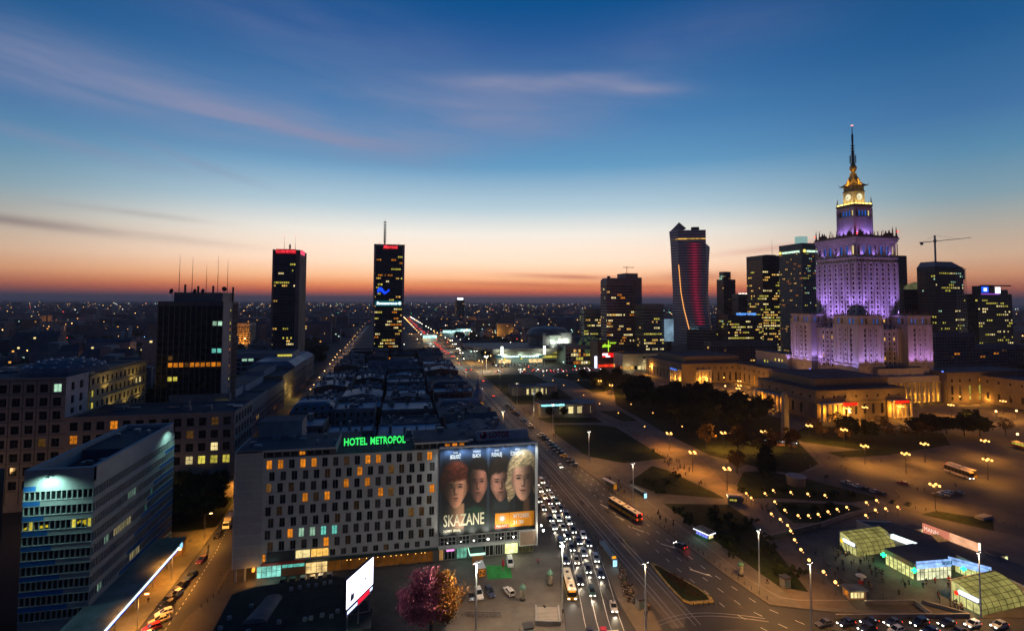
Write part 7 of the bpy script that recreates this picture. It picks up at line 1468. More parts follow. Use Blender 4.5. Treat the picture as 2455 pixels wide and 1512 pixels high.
# ================================================================ KIOSKS, SHELTERS AND STREET FURNITURE
o = thing('news_kiosk', 'green kiosk with a bright striped light edge beside the north pavement', 'kiosk', (102.6, 163.6, .13), R(20))
b = MB(); b.box(-1.4, 1.4, -2.6, 2.6, 0, 2.5); b.build('body', mat('kiosk green', (.03, .12, .07), .6), o); b = MB(); b.frus((-1.9, 1.9, -3.2, 3.2), (-1.2, 1.2, -2.4, 2.4), 2.6, 3.3); b.tube((.3, .6, 3.2), (.3, .6, 3.8), .3, n=8); b.build('roof', mat('kiosk roof', (.14, .13, .12), .7), o)
wl_ = emat('kiosk white light', lin((240, 240, 255)), 2.2)
for i in range(6): b = MB(); b.box(-1.98, -1.88, -3.1+1.05*i, -2.25+1.05*i, 2.35, 2.62); b.build('light_strip', wl_, o)
for i in range(3): b = MB(); b.box(-1.7+1.2*i, -.75+1.2*i, -3.28, -3.18, 2.35, 2.62); b.build('light_strip', wl_, o)
for i in range(4): b = MB(); b.box(-1.46, -1.41, -2.4+1.2*i, -1.4+1.2*i, 1.0, 2.1); b.build('display_window', emat('kiosk blue window', lin((130, 140, 255)), 1.1, noise=.6, scale=2), o)
b = MB(); b.box(-1.1, 1.1, -2.66, -2.61, .9, 2.1); b.build('display_window', LW['cream'], o)
lamp('POINT', (100.2, 162.6, 2.4), 160, (.5, 1, .6), .4); lamp('POINT', (104, 160, 2), 50, (1, .7, .3), .3)
o = thing('flower_kiosk', 'pale gabled kiosk with lit windows on the metro forecourt', 'kiosk', (122.4, 123.3, .13), R(-10))
b = MB(); b.box(-2.4, 2.4, -1.3, 1.3, 0, 2.3); b.build('body', mat('kiosk wood', (.32, .2, .12), .7), o); b = MB(); b.box(-2.7, 2.7, -1.7, 1.7, 2.3, 2.6); b.build('roof', tar2, o)
for i in range(4): b = MB(); b.box(-1.9+.95*i, -1.2+.95*i, -1.36, -1.31, .5, 1.9); b.build('window', LW['cream'], o)
b = MB(); b.box(-2.45, -2.41, -.8, .3, .8, 1.9); b.build('window', LW['amber'], o); lamp('POINT', (122, 120.5, 2), 70, (1, .85, .5), .3)
o = thing('snack_kiosk', 'dark kiosk with a pale lit end among the hedges by the lamp path', 'kiosk', (133, 190, .13), R(-25)); b = MB(); b.box(-2.6, 2.6, -1.4, 1.4, 0, 2.4); b.build('body', mat('kiosk dark', (.1, .09, .09), .7), o); b = MB(); b.frus((-3, 3, -1.8, 1.8), (-2.4, 2.4, -1.1, 1.1), 2.4, 3.0); b.build('roof', mat('kiosk pale roof', (.4, .33, .3), .7), o)
b = MB(); b.box(-3.04, -2.9, -1.3, 1.3, 1.9, 2.5); b.build('light_panel', emat('kiosk pale light', lin((255, 236, 200)), 1.9), o)
for i in range(4): b = MB(); b.box(-2.3+.7*i, -1.8+.7*i, -1.45, -1.41, .8, 1.5); b.build('window', LW['yellow'], o)
o = thing('parasol_stand', 'white parasol over a red stand on the metro forecourt', 'parasol', (129.9, 128.5, .13)); b = MB(); b.tube((0, 0, 0), (0, 0, 2.6), .05); b.lathe([(1.4, 2.3), (.7, 2.65), (.05, 2.85)], (0, 0), 10); b.build('parasol', bus_w, o); b = MB(); b.box(-.5, .5, -.4, .4, 0, 1.0); b.build('stand', bus_r, o); b = MB(); b.box(-.4, .4, -.45, -.41, 1.2, 1.9); b.build('board', frame_white, o)
def shelter(x, y, rz, L, lab, adv=True, z=.13):
    t = thing('stop_shelter', lab, 'shelter', (x, y, z), rz); b = MB(); b.box(-.9, .9, -L/2, L/2, 2.4, 2.55); b.build('roof', mat('shelter roof', (.12, .17, .19), .4), t); g = MB(); g.box(-.03, .03, -.7, .7, .3, 2.1); me = g.mesh('glass_panel', [mat('shelter glass', (.10, .13, .14), .15, spec=.8)])
    for i in range(int(L/1.5)): put('glass_panel', me, t, (.85, -L/2+.75+1.5*i, 0))
    b = MB()
    for i in range(int(L/3)+1): yy = -L/2+i*L/int(L/3); b.tube((.85, yy, 0), (.85, yy, 2.4), .05, n=5)
    b.build('post', metal_grey, t)
    if adv:
        b = MB(); b.box(-.6, .6, -L/2-.3, -L/2-.1, .4, 2.2); b.build('poster_case', emat('blue white poster', lin((170, 225, 255)), 1.6, noise=.45, scale=1.6), t)
    return t
shelter(65.0, 157, R(-3), 12, 'long glass tram shelter with a glowing blue poster at its near end', True, .26); b = MB(); b.box(-.6, .6, -.1, .1, 2.6, 3.2); o = thing('line_sign', 'orange stop sign over the near end of the tram shelter', 'sign', (64.6, 151.2, .26)); b.build('panel', emat('orange stop sign', lin((255, 160, 20)), 1.3), o); b = MB(); b.tube((0, 0, 0), (0, 0, 2.6), .05, n=5); b.build('post', metal_grey, o); lamp('POINT', (64.2, 150, 1.8), 60, (.6, .85, 1), .3)
shelter(98, 205, R(12), 10, 'bus shelter beside the park hedge with a small lit poster'); 
for k, (x, y, lab, lit) in enumerate([(62.9, 130.2, 'grey ticket booth at the near end of the tram platform', 0), (31.3, 124.6, 'lift booth with pale lit glass beside the subway stairs', 1), (107.5, 131.5, 'grey utility booth at the edge of the park slope', 0)]):
    t = thing('booth', lab, 'booth', (x, y, .2)); b = MB(); b.box(-1, 1, -1, 1, 0, 2.6); b.build('body', mat('booth grey', (.16, .15, .14), .7), t); b = MB(); b.box(-1.2, 1.2, -1.2, 1.2, 2.6, 2.9); b.build('roof', metal_dark, t); b = MB(); b.box(-.75, .75, -1.06, -1.01, .5, 2.2); b.build('glass_panel', emat('lift light', lin((190, 210, 150)), .9, noise=.4) if lit else emat('booth dim light', lin((90, 84, 66)), .5), t)
q = shelter(90, 216, R(14), 8, 'long cream roofed bus shelter with a yellow end panel in the bay', False); b = MB(); b.box(-.8, .9, -4.3, -4.15, .3, 2.3); b.build('end_panel', paint_yellow, q); b = MB(); b.box(-.95, .95, -4.1, 4.1, 2.56, 2.66); b.build('roof_sheet', bus_w, q)
# advertising pillars
for x, y, lab in ((33.7, 140.3, 'advertising pillar with green dome on the station square near the bikes'), (43.0, 146, 'advertising pillar with pale posters at the pavement edge by the bus'), (99.2, 139.6, 'advertising pillar on the north pavement beside a tall lamp post')):
    t = thing('advertising_pillar', lab, 'advertising pillar', (x, y, .12)); b = MB(); b.tube((0, 0, 0), (0, 0, .6), .85, n=14); b.build('plinth', metal_dark, t); b = MB(); b.lathe([(.75, .6), (.75, 3.0)], (0, 0), 14); b.build('drum', mat('pasted posters', (.22, .2, .16), .8, var=.8, scale=1.1), t); b = MB(); b.lathe([(.95, 3.0), (.95, 3.2), (.7, 3.6), (.3, 3.9), (.05, 4.3)], (0, 0), 14); b.build('dome', mat('copper green', (.08, .2, .15), .6), t)
# green carpet, parasol, trailer
o = thing('green_carpet', 'bright green artificial turf rectangle spread out on the square', 'carpet', (0, 0, .12)); b = MB(); b.prism([(27.1, 160.2), (26.3, 152.2), (33.4, 151.8), (34.2, 158.8)], 0, .03); b.build('turf', mat('bright turf', (.02, .22, .04), .95, var=.35, scale=2.5), o)
o = thing('red_parasol', 'closed red parasol standing on the green turf carpet', 'parasol', (31.6, 156.6, .15)); b = MB(); b.tube((0, 0, 0), (0, 0, 3.4), .05); b.lathe([(.14, 1.0), (.42, 1.3), (.3, 2.6), (.04, 3.3)], (0, 0), 8); b.build('canopy', mat('red canvas', (.5, .015, .03), .7), o); b = MB(); b.tube((0, 0, 0), (0, 0, .15), .4, n=10); b.build('base', conc, o)
lamp('POINT', (30, 160.5, 3.4), 110, (.7, 1, .8), .4)
o = thing('sales_trailer', 'white roofed sales trailer with an orange letter on its end beside the turf', 'trailer', (24.6, 155.4, .12), R(3)); b = MB(); b.box(-1.15, 1.15, -2.4, 2.4, .5, 2.9, 0, 1); b.build('body', [mat('trailer brown', (.12, .08, .05), .7), frame_white], o); b = MB(); b.box(-.9, .9, -2.44, -2.41, .7, 2.6); b.build('orange_end', org, o); text('N', 1.9, 'lettering', mat('dark print', (.03, .02, .01), .6, var=0), o, (0, -2.47, 1.6), width=1.5, ext=.01, offset=.05); wheel_set(o, (-.5, .5), 1.15, .33)
# stairs to the subway
o = thing('subway_stairs', 'wide subway staircase with pale side walls near the bus', 'stairs', (38.2, 131.8, .12), R(-14)); b = MB()
for k in range(12): b = MB(); b.box(-2.6, 2.6, 2.6-.45*(k+1), 2.6-.45*k, -.1, .02+.07*(12-k)); b.build('step', mat('stair stone', (.3, .27, .23), .8, var=.2), o)
for s in (-1, 1):
    b = MB(); b.box(s*2.9-.25, s*2.9+.25, -3.6, 3.2, 0, 1.0); b.build('side_wall', conc, o); b = MB(); b.tube((s*2.9, -3.5, 1.25), (s*2.9, 3.1, 1.25), .05, n=5); b.build('handrail', metal_grey, o)
b = MB(); b.box(-2.9, 2.9, -3.7, -3.2, 0, 1.0); b.build('end_wall', conc, o)
# bicycles in a rack
q = MB()
for cx_ in (-.52, .52):
    for i in range(12):
        a, e = 2*math.pi*i/12, 2*math.pi*(i+1)/12; q.tube((0, cx_+.33*math.cos(a), .34+.33*math.sin(a)), (0, cx_+.33*math.cos(e), .34+.33*math.sin(e)), .025, n=4, cap=False)
wheels = q.mesh('wheels', [tyre]); q = MB()
for p, e in (((0, -.52, .34), (0, -.15, .85)), ((0, -.15, .85), (0, .4, .8)), ((0, .4, .95), (0, .52, .34)), ((0, -.05, .32), (0, .4, .8)), ((0, -.05, .32), (0, -.18, .95)), ((0, -.52, .34), (0, -.05, .32))): q.tube(p, e, .022, n=4)
q.tube((-.28, .38, .98), (.28, .38, .98), .02, n=4); frame_b = q.mesh('frame', [metal_grey]); q = MB(); q.box(-.08, .08, -.32, -.08, .95, 1.02); saddle = q.mesh('saddle', [tyre])
for i in range(20):
    t = thing('bicycle', 'bicycle leaning in the crowded rack on the station square', 'bicycle', (18.2+i*.43, 136.4-i*.11+rr.uniform(-.1, .1), .12), R(rr.uniform(-18, 18)), 'bicycles in the rack'); put('wheels', wheels, t); put('frame', frame_b, t); put('saddle', saddle, t)
# bollards along the north pavement, the square and the left street
q = MB(); q.lathe([(.09, 0), (.08, .75), (.11, .8), (.1, .95), (.02, 1.0)], (0, 0), 6); bol = q.mesh('bollard', [metal_dark])
def bollards(pl, step, lab, grp):
    s = 0
    while s < plen(pl): p = along(pl, s); tag(put('bollard', bol, None, (p[0], p[1], .12)), lab, 'bollard', grp); s += step
bollards([(92, 184), (94.8, 162), (96.3, 144), (97.2, 133), (98.6, 125.6)], 2.6, 'dark bollard in the row along the north pavement kerb', 'bollards on the north pavement')
bollards([(-47.4, 182), (-46.6, 160), (-49.4, 152.5)], 2.2, 'dark bollard on the hotel corner of the side street', 'bollards by the hotel'); bollards([(88.4, 212), (91, 196)], 2.4, 'dark bollard beside the bus bay', 'bollards by the bus bay'); bollards([(77, 128.2), (84, 127.4)], 1.4, 'dark bollard at the blunt end of the traffic island', 'bollards at the island')
bollards([(198, 170), (206, 160), (222, 146)], 3.2, 'dark bollard along the dim edge of the parade square', 'bollards on the parade square')
# planters on the parade square
for k, (x, y) in enumerate([(190, 180.6), (194.6, 176.4), (198.4, 173.2), (192, 207)]):
    t = thing('planter', f'dark square planter on the edge of the parade square, {ORD1[k]} from the globe lamps', 'planter', (x, y, .13), R(20), 'planters on the parade square'); b = MB(); b.frus((-.9, .9, -.5, .5), (-1.1, 1.1, -.65, .65), 0, .8); b.build('tub', conc_dark, t); b = MB(); b.lathe([(.9, .8), (.7, 1.15), (.1, 1.35)], (0, 0), 7); b.build('shrub', lawn_m, t)
o = thing('vent_drum', 'large dark cylindrical vent drum on the slope above the globe lamps', 'vent', (172, 202.5, .1)); b = MB(); b.lathe([(3.6, 0), (3.9, 3.6)], (0, 0), 20); b.build('drum', conc_dark, o); b = MB(); b.lathe([(4.1, 3.6), (4.1, 3.9), (3.4, 3.95)], (0, 0), 20); b.build('rim', conc, o)
o = thing('lawn_hatch', 'pale tilted roof hatch in the dark lawn of the parade square', 'hatch', (214.5, 157.5, .15), R(10)); b = MB(); b.frus((-3.2, 3.2, -1.5, 1.5), (-3.0, 3.0, -1.3, 1.3), 0, .9); b.build('lid', conc, o)
# fair stalls with small white lamps by the obelisk
for k, x in enumerate((205, 210, 215)):
    t = thing('market_stall', f'low lit stall at the foot of the obelisk, {ORD1[k]} from the dark tree', 'stall', (x, 262-k*3.4, .13), R(-30), 'stalls by the obelisk'); b = MB(); b.box(-2, 2, -1, 1, 0, 1.1); b.build('counter', mat('kiosk wood', (.32, .2, .12)), t); b = MB(); b.frus((-2.4, 2.4, -1.4, 1.4), (-.3, .3, -.2, .2), 2.2, 3.4); b.build('awning', mat('pink awning', (.4, .25, .22), .8), t)
    b = MB()
    for i in range(4): b.ball((-1.8+1.2*i, -1.5, 2.3), .2, 6)
    tag(b.build('bulbs', emat('cool bulb', lin((200, 240, 255)), 5), t), kind='stuff')
    b = MB(); b.tube((-2, -1, 0), (-2, -1, 2.3), .05, n=4); b.tube((2, -1, 0), (2, -1, 2.3), .05, n=4); b.build('post', metal_grey, t)
# ================================================================ STREET LAMPS
glow_s = emat('sodium globe', (1, .46, .11), 4.0); glow_w = emat('white lamp glow', (1, .96, .85), 10.0); glow_hot = emat('bright sodium globe', (1, .55, .18), 7.0)
q = MB(); q.lathe([(.09, 0), (.06, 3.2)], (0, 0), 6); pole_s = q.mesh('pole', [metal_dark]); q = MB(); q.ball((0, 0, 3.5), .42, 10); globe = q.mesh('globe', [glow_s]); q = MB(); q.ball((.55, -.35, 2.75), .17, 8); globe2 = q.mesh('lower_globe', [emat('dim sodium globe', (1, .5, .16), 2.2)])
GL = [(148.3, 243.6, ''), (137.3, 188.9, ''), (136, 184.2, ''), (144.6, 187.3, ''), (150.2, 189.6, ''), (142.3, 178.9, ''), (140.3, 171.1, ''), (155.7, 186.3, ''), (161.1, 183.4, ''), (166.7, 180.8, ''), (133, 169.1, ''), (132.8, 164.3, ''), (131.7, 159.4, ''), (129.6, 155.5, ''), (141.4, 165.8, ''), (145.1, 165.1, ''), (149.4, 165.3, ''), (154.8, 166.6, ''), (160, 167.9, ''), (165.1, 168.8, ''), (176.4, 171.2, ''), (182.3, 172.3, ''), (165.6, 161.1, ''), (173.4, 164.5, ''), (178.3, 164.8, ''), (184.3, 165.2, ''), (126, 149.5, ''), (123, 143.3, ''), (120.4, 137.1, ''), (119.3, 130.5, ''), (118.1, 125.1, '')]
SEGN = {}
for x, y, _ in sorted(GL, key=lambda q: (-q[1] if q[0] < 134 else q[0])):
    seg = 'down the path sloping to the forecourt' if x < 134 else 'from the left in the row above the retaining wall' if y < 169 else 'from the left on the upper lawn path'
    k = SEGN[seg] = SEGN.get(seg, -1)+1
    o = thing('globe_lamp', f'{ORD1[k]} glowing globe lamp {seg}', 'lamp post', (x, y, .13), 0, 'globe lamps round the sunken metro path')
    put('pole', pole_s, o); put('globe', globe, o); put('lower_globe', globe2, o); lamp('POINT', (x, y, 3.6), 300, SOD, .3)
q = MB(); q.lathe([(.16, 0), (.1, 8.6)], (0, 0), 6)
for a in (0, 90, 180, 270): q.tube((0, 0, 8.3), (1.5*math.cos(R(a)), 1.5*math.sin(R(a)), 8.9), .05, n=4)
pole_c = q.mesh('pole', [metal_dark]); q = MB(); q.ball((0, 0, 0), .46, 8); glb = q.mesh('globe', [glow_s])
CL = [(176.4, 443.3, 1), (177, 419.4, 1), (212.6, 443.9, 1), (270.7, 531.9, 1), (143.5, 261.3, 1), (136.4, 226.7, 1), (173.2, 256.7, 1.2), (196.4, 254.6, 1), (283.8, 397, 1), (273.6, 384.9, 1.6), (282.7, 448.6, .8), (272.2, 428.6, .8), (320.6, 408, 1), (295.3, 298.7, .7), (337.2, 297.8, .7), (377.3, 295.7, 1), (226.4, 219.9, 1), (259.7, 217.2, .9), (296.7, 216, .9), (137.6, 201.9, .8), (205.3, 168.1, 1.1), (244, 250, .6), (420, 270, 1), (330, 160, .8), (310, 300, .6), (300, 420, .7), (232, 262, .7), (262, 190, .7), (300, 180, .7), (350, 262, .8), (395, 240, .8), (234, 205, .6), (430, 300, .7)]
for k, (x, y, p) in enumerate(sorted(CL, key=lambda q: -q[1])):
    zone = 'among the park trees' if y > 400 else 'beside the palace road' if y > 280 else 'on the dim parade square' if x > 200 else 'along the park path'
    o = thing('candelabra_lamp', f'four globe lamp post {zone}, {ORD1[k]} from the far end', 'lamp post', (x, y, .13), R(25), 'four globe lamp posts'); put('pole', pole_c, o)
    for a in (0, 90, 180, 270): put('globe', glb, o, (1.5*math.cos(R(a)), 1.5*math.sin(R(a)), 9.15))
    lamp('SPOT', (x, y, 9.7), 13000*p, SOD, .6, (x, y+.1, 0), 164, .5); lamp('POINT', (x, y, 9.9), 6500*p, SOD, .5)
q = MB(); q.lathe([(.08, 0), (.05, 3.9)], (0, 0), 6); pole_p = q.mesh('pole', [metal_dark]); q = MB(); q.ball((0, 0, 4.1), .34, 8); globe_p = q.mesh('globe', [glow_s])
for k, (x, y) in enumerate(sorted([(147.1, 370.2), (147.6, 337.5), (169.3, 363.9), (170.9, 333), (147.5, 298.2), (170.1, 293.8), (147.8, 406.5), (147.1, 456.6), (145.8, 486.4), (146, 519.8), (170.5, 517.8), (188.5, 531), (170.7, 484), (235, 385), (262, 330), (250, 372)], key=lambda q: -q[1])):
    o = thing('park_lamp', f'small orange park lamp by the lawns, {ORD1[k]} from the far end', 'lamp post', (x, y, .13), 0, 'small park lamps'); put('pole', pole_p, o); put('globe', globe_p, o); lamp('POINT', (x, y, 4.3), 2000, SOD, .25)
q = MB(); q.lathe([(.08, 0), (.06, 5.6)], (0, 0), 6); pole_h = q.mesh('pole', [metal_dark]); q = MB(); q.ball((0, 0, 5.9), .6, 10); globe_h = q.mesh('globe', [glow_hot])
for k, (x, y) in enumerate(sorted([(376.4, 285), (402.6, 285.4), (418.8, 284.1), (344.6, 233.7), (300, 302), (262, 407), (283, 416), (455, 287)], key=lambda q: q[0]/q[1])):
    o = thing('bright_lamp', f'glaring single orange lamp before the palace buildings, {ORD1[k]} from the left', 'lamp post', (x, y, .13), 0, 'bright lamps before the palace'); put('pole', pole_h, o); put('globe', globe_h, o); lamp('POINT', (x, y, 6.8), 6000, SOD, .4)
# arm lamps of the side streets
q = MB(); q.lathe([(.12, 0), (.08, 8.2)], (0, 0), 6); q.tube((0, 0, 8.1), (1.7, 0, 8.5), .06, n=5); pole_a = q.mesh('pole', [metal_grey]); q = MB(); q.box(1.35, 2.2, -.16, .16, 8.35, 8.55); head_a = q.mesh('lamp_head', [glow_hot])
ST = [(-61.9, 169.9, 4.4), (-60.4, 146.4, 4.4), (-61.6, 128, 4.4), (-62, 196, 3), (-63.2, 232, 2.6)]
for y in (300, 338, 376, 406, 448, 471, 514, 560, 619, 658, 691, 724, 779, 829, 880, 937, 1010, 1100, 1200, 1330, 1480, 1663): ST.append((-66.8-(y-406)*(.035 if y < 800 else .026)-1.4, y, 1 if y < 760 else 2))
for k, (x, y, p) in enumerate(sorted(ST, key=lambda q: q[1])):
    o = thing('street_lamp', f'orange arm lamp on the long side street, {ORD1[k]} from the near end', 'street lamp', (x, y, .1), 0, 'orange arm lamps of the side street'); put('pole', pole_a, o); put('lamp_head', head_a, o)
    if y > 500: q = put('lamp_head', head_a, o); q.scale = (1, 1+y/400, 1); q.location = (0, 0, .25)
    lamp('SPOT', (x+1.8, y, 8.2), 3600*p, SOD, .3, (x+1.9, y, 0), 150, .6)
# tall white masts of the avenue
q = MB(); q.lathe([(.2, 0), (.13, 16)], (0, 0), 8); pole_t = q.mesh('pole', [mat('white mast', (.6, .62, .62), .4, .2, var=.05)]); q = MB(); q.box(-.8, .8, -.1, .1, 16, 16.15); q.box(-1.0, -.4, -.2, .2, 16.1, 16.3); q.box(.4, 1.0, -.2, .2, 16.1, 16.3); head_t = q.mesh('lamp_head', [metal_dark]); q = MB(); q.box(-.92, -.45, -.15, .15, 16.02, 16.09); q.box(.45, .92, -.15, .15, 16.02, 16.09); lens_t = q.mesh('lamp_lens', [glow_w])
TL = [(99.8, 132.2, 'beside the advertising pillar on the north pavement'), (91.4, 194.9, 'beside the articulated bus'), (92.2, 246.1, 'at the end of the parked row'), (94.6, 315.6, 'by the lawn corner'), (92.6, 354.5, 'in front of the rounded pavilion'), (91, 400, 'behind the rounded pavilion'), (91, 470, 'by the rear pavilion'), (89, 560, 'farther up the avenue'), (43.6, 136.4, 'beside the yellow bus'), (60, 121.4, 'by the tram platform end'), (19.6, 129.8, 'among the cars on the square'), (146.5, 109.1, 'in front of the near glass vault'), (99.7, 113.2, 'at the bottom by the cross street'), (54.6, 216, 'at the hotel corner by the queue'), (60, 300, 'behind the fuel sign'), (60, 380, 'by the corner turret'), (60, 470, 'on the tenement side of the avenue')]
for k, (x, y, lab) in enumerate(TL):
    o = thing('light_mast', f'tall white lamp mast {lab}', 'lamp post', (x, y, .12), R(20), 'tall white lamp masts of the avenue'); put('pole', pole_t, o); put('lamp_head', head_t, o); put('lamp_lens', lens_t, o)
    lamp('SPOT', (x, y, 15.9), (26000 if x > 50 else 9500) if y < 330 else 15000, (1, .47, .11), .3, (x, y+.1, 0), 154, .7); lamp('POINT', (x-.45, y-.6, 15.2), 240, (1, .9, .7), .1)
for k, (x, y) in enumerate(sorted([(76, 640), (96, 660), (78, 700), (98, 735), (80, 770), (100, 600), (118, 610), (84, 850), (64, 960), (98, 590), (110, 760)], key=lambda q: q[1])):
    o = thing('light_mast', f'distant pale lamp mast by the station crossing, {ORD1[k]} counted along the avenue', 'lamp post', (x, y, 0), 0, 'pale lamp masts by the station'); put('pole', pole_t, o); put('lamp_head', head_t, o); q = put('lamp_lens', lens_t, o, (0, 0, -16*3+.2)); q.scale = (2.2, 4, 4); q.location = (0, 0, -47.8)
    lamp('SPOT', (x, y, 15.8), 26000, (1, .6, .22) if k % 3 else (.8, 1, .85), .4, (x, y+.1, 0), 160, .7)
for x, y in ((19.6, 129.4), (43.4, 136)): lamp('POINT', (x, y, 15), 8500, (1, .88, .70), .3)  # wash added on the square masts to brighten the hotel front
for k in range(9):
    for x in (58-k*1.6, 96-k*2.2): lamp('SPOT', (x, 590+k*85, 15), 30000, (1, .5, .14), .4, (x, 590.1+k*85, 0), 160, .7)  # spots without masts, added for orange pools farther up the avenue
# traffic lights
for k, (x, y, c, lab) in enumerate([(52.6, 131.5, 0, 'beside the front of the queue'), (55.4, 130.6, 0, 'at the tram side lane'), (41.2, 128.6, 0, 'by the subway stairs'), (206, 596, 1, 'green, before the shopping centre'), (240, 600, 1, 'green, under the red shop sign'), (150, 600, 2, 'red, by the station car park')]):
    o = thing('traffic_light', f'dark traffic light {lab}', 'traffic light', (x, y, .05)); b = MB(); b.tube((0, 0, 0), (0, 0, 2.6), .06, n=5); b.build('pole', metal_dark, o); b = MB(); b.box(-.17, .17, -.15, .15, 2.4, 3.4); b.build('housing', metal_dark, o)
    if c: b = MB(); b.ball((0, -.2, 3.0), .55, 6); b.build('lens', emat('green signal' if c == 1 else 'red signal', (.05, 1, .6) if c == 1 else (1, .05, .03), 6), o)
# ================================================================ TREES
bark = mat('bark', (.05, .04, .03), .95, var=.3)
def leafmat(nm, c): return mat(nm, c, .85, var=.55, scale=.9, spec=.1)
leaf_d = leafmat('dark foliage', (.030, .040, .016)); leaf_o = leafmat('autumn foliage', (.11, .07, .02)); leaf_r = leafmat('pink lit autumn foliage', (.46, .13, .17)); leaf_g = leafmat('lamplit autumn foliage', (.22, .10, .018)); leaf_c = leafmat('conifer foliage', (.016, .024, .014))
def crown(seed, rx, ry, rz, z, n, size, mats, clumps=46, cone=False, pick=None):
    r = random.Random(seed); b = MB(); cs = []
    for i in range(clumps):
        while True:
            p = Vector((r.uniform(-1, 1), r.uniform(-1, 1), r.uniform(-1, 1)))
            if .3 < p.length < 1: break
        p = p.normalized()*(.45+.5*r.random())
        if cone: k = 1-.48*(p.z+1); p.x *= k; p.y *= k
        cs.append((Vector((p.x*rx, p.y*ry, z+p.z*rz)), r.uniform(.55, 1.1)))
    for i in range(n):
        c, s = cs[r.randrange(clumps)]; sp = min(rx, rz)*.30*s
        d = Vector((r.gauss(0, 1), r.gauss(0, 1), r.gauss(0, .8)))*sp*.6; p = c+d
        a = Vector((r.gauss(0, 1), r.gauss(0, 1), r.gauss(0, .6))).normalized(); u = a.orthogonal().normalized(); w = a.cross(u); h = size*r.uniform(.5, 1.2)
        m = pick(p, r) if pick else 0
        b.q(tuple(p-u*h), tuple(p-w*h*.7), tuple(p+u*h), tuple(p+w*h*.7), m)
    return b.mesh('crown', mats)
def trunk_mesh(seed, h, r0, spread):
    r = random.Random(seed); b = MB(); b.tube((0, 0, 0), (0, 0, h*.5), r0, r0*.7, 7); b.tube((0, 0, h*.5), (r.uniform(-.4, .4), r.uniform(-.4, .4), h*.92), r0*.7, r0*.2, 6)
    for i in range(7):
        a = 2*math.pi*(i+r.random()*.6)/7; z = h*r.uniform(.3, .6); b.tube((0, 0, z), (spread*math.cos(a)*r.uniform(.5, .9), spread*math.sin(a)*r.uniform(.5, .9), z+h*r.uniform(.18, .35)), r0*.38, .03, 5)
    return b.mesh('trunk', [bark])
TV = [(trunk_mesh(i, 9, .32, 4), crown(i, rx, rx, rz, zc, 2600, .62, [leaf_d])) for i, (rx, rz, zc) in enumerate([(6, 5, 8.6), (5.2, 5.6, 8.8), (6.6, 4.6, 8), (5, 4.4, 7.4)])]
TA = [(trunk_mesh(20+i, 9, .28, 4), crown(20+i, 5, 5, 4.6, 8, 1500, .42, [leaf_o])) for i in range(2)]
TC = (trunk_mesh(31, 10, .3, 2), crown(31, 5.6, 5.6, 7, 7.6, 4200, .5, [leaf_c], 60, True))
TB = [(trunk_mesh(40+i, 8, .22, 4), crown(40+i, 4.4, 4.4, 3.6, 6.8, 800, .30, [leaf_o], 60)) for i in range(2)]
SH = [crown(60+i, 2.2, 2.2, 1.0, .9, 420, .32, [leaf_d], 14) for i in range(2)]
rr = random.Random(8)
def tree(v, x, y, s, lab, grp, name='broadleaf_tree', z=.13):
    o = thing(name, lab, 'tree', (x, y, z), rr.uniform(0, 6.28), grp); q = put('trunk', v[0], o); q.scale = (s, s, s); q = put('crown', v[1], o); q.scale = (s, s, s*rr.uniform(.9, 1.1)); return o
def inside(p, x, y):
    r = False; j = len(p)-1
    for i in range(len(p)):
        if (p[i][1] > y) != (p[j][1] > y) and x < (p[j][0]-p[i][0])*(y-p[i][1])/(p[j][1]-p[i][1])+p[i][0]: r = not r
        j = i
    return r
def wood(poly, n, dmin, vs, s0, s1, lab, grp, name='broadleaf_tree'):
    xs = [p[0] for p in poly]; ys = [p[1] for p in poly]; got = []; t = 0
    while len(got) < n and t < 4000:
        t += 1; x, y = rr.uniform(min(xs), max(xs)), rr.uniform(min(ys), max(ys))
        if inside(poly, x, y) and all(math.hypot(x-a, y-e) > dmin for a, e in got): got.append((x, y))
    for k, (x, y) in enumerate(got): tree(rr.choice(vs), x, y, rr.uniform(s0, s1), lab, grp, name)
wood([(174, 292), (170, 375), (200, 432), (236, 420), (254, 380), (250, 330), (236, 300), (205, 272)], 34, 9, TV, .95, 1.3, 'big dark tree in the dense middle of the park', 'big trees in the middle of the park')
wood([(176, 432), (176, 505), (214, 515), (214, 440), (196, 440)], 14, 9, TV, .8, 1.1, 'dark tree in the farther grove near the shopping centre', 'trees of the farther grove')
for x, y in ((166, 262), (175, 247), (184, 240), (196, 247), (205, 244)): tree(TA[rr.randrange(2)], x, y, rr.uniform(.9, 1.15), 'autumn tree glowing orange around a park lamp', 'autumn trees round the park lamps')
tree(TC, 167.5, 216, 1.05, 'tall dark conical evergreen at the corner of the parade square', None, 'evergreen_tree'); tree(TA[0], 156, 221, .95, 'thin autumn tree left of the dark conical evergreen', None)
wood([(236, 268), (262, 286), (330, 270), (372, 262), (372, 250), (320, 250), (250, 255)], 20, 8, TB+[TV[3]], .85, 1.15, 'thin leaved tree in the row before the theatre', 'trees before the theatre')
wood([(385, 250), (450, 262), (460, 240), (380, 235)], 7, 9, TB+TV[:1], .8, 1.1, 'dim tree near the right edge before the palace steps', 'trees near the right edge')
for x, y in ((258, 150), (264, 146), (270, 150), (277, 143), (284, 147)): tree(TV[rr.randrange(4)], x, y, .72, 'round dark bushy tree on the lawn at the right edge', 'bushy trees at the right edge')
wood([(-84, 212), (-66, 206), (-64, 228), (-70, 232), (-86, 231)], 9, 6.5, TV, .8, 1.05, 'dark tree in the yard between striped office and hotel', 'trees in the office yard')
wood([(-150, 560), (-96, 610), (-105, 760), (-190, 760), (-210, 600)], 18, 15, TV, 1.2, 1.7, 'dark tree beyond the terraces left of the long street', 'trees beyond the terraces')
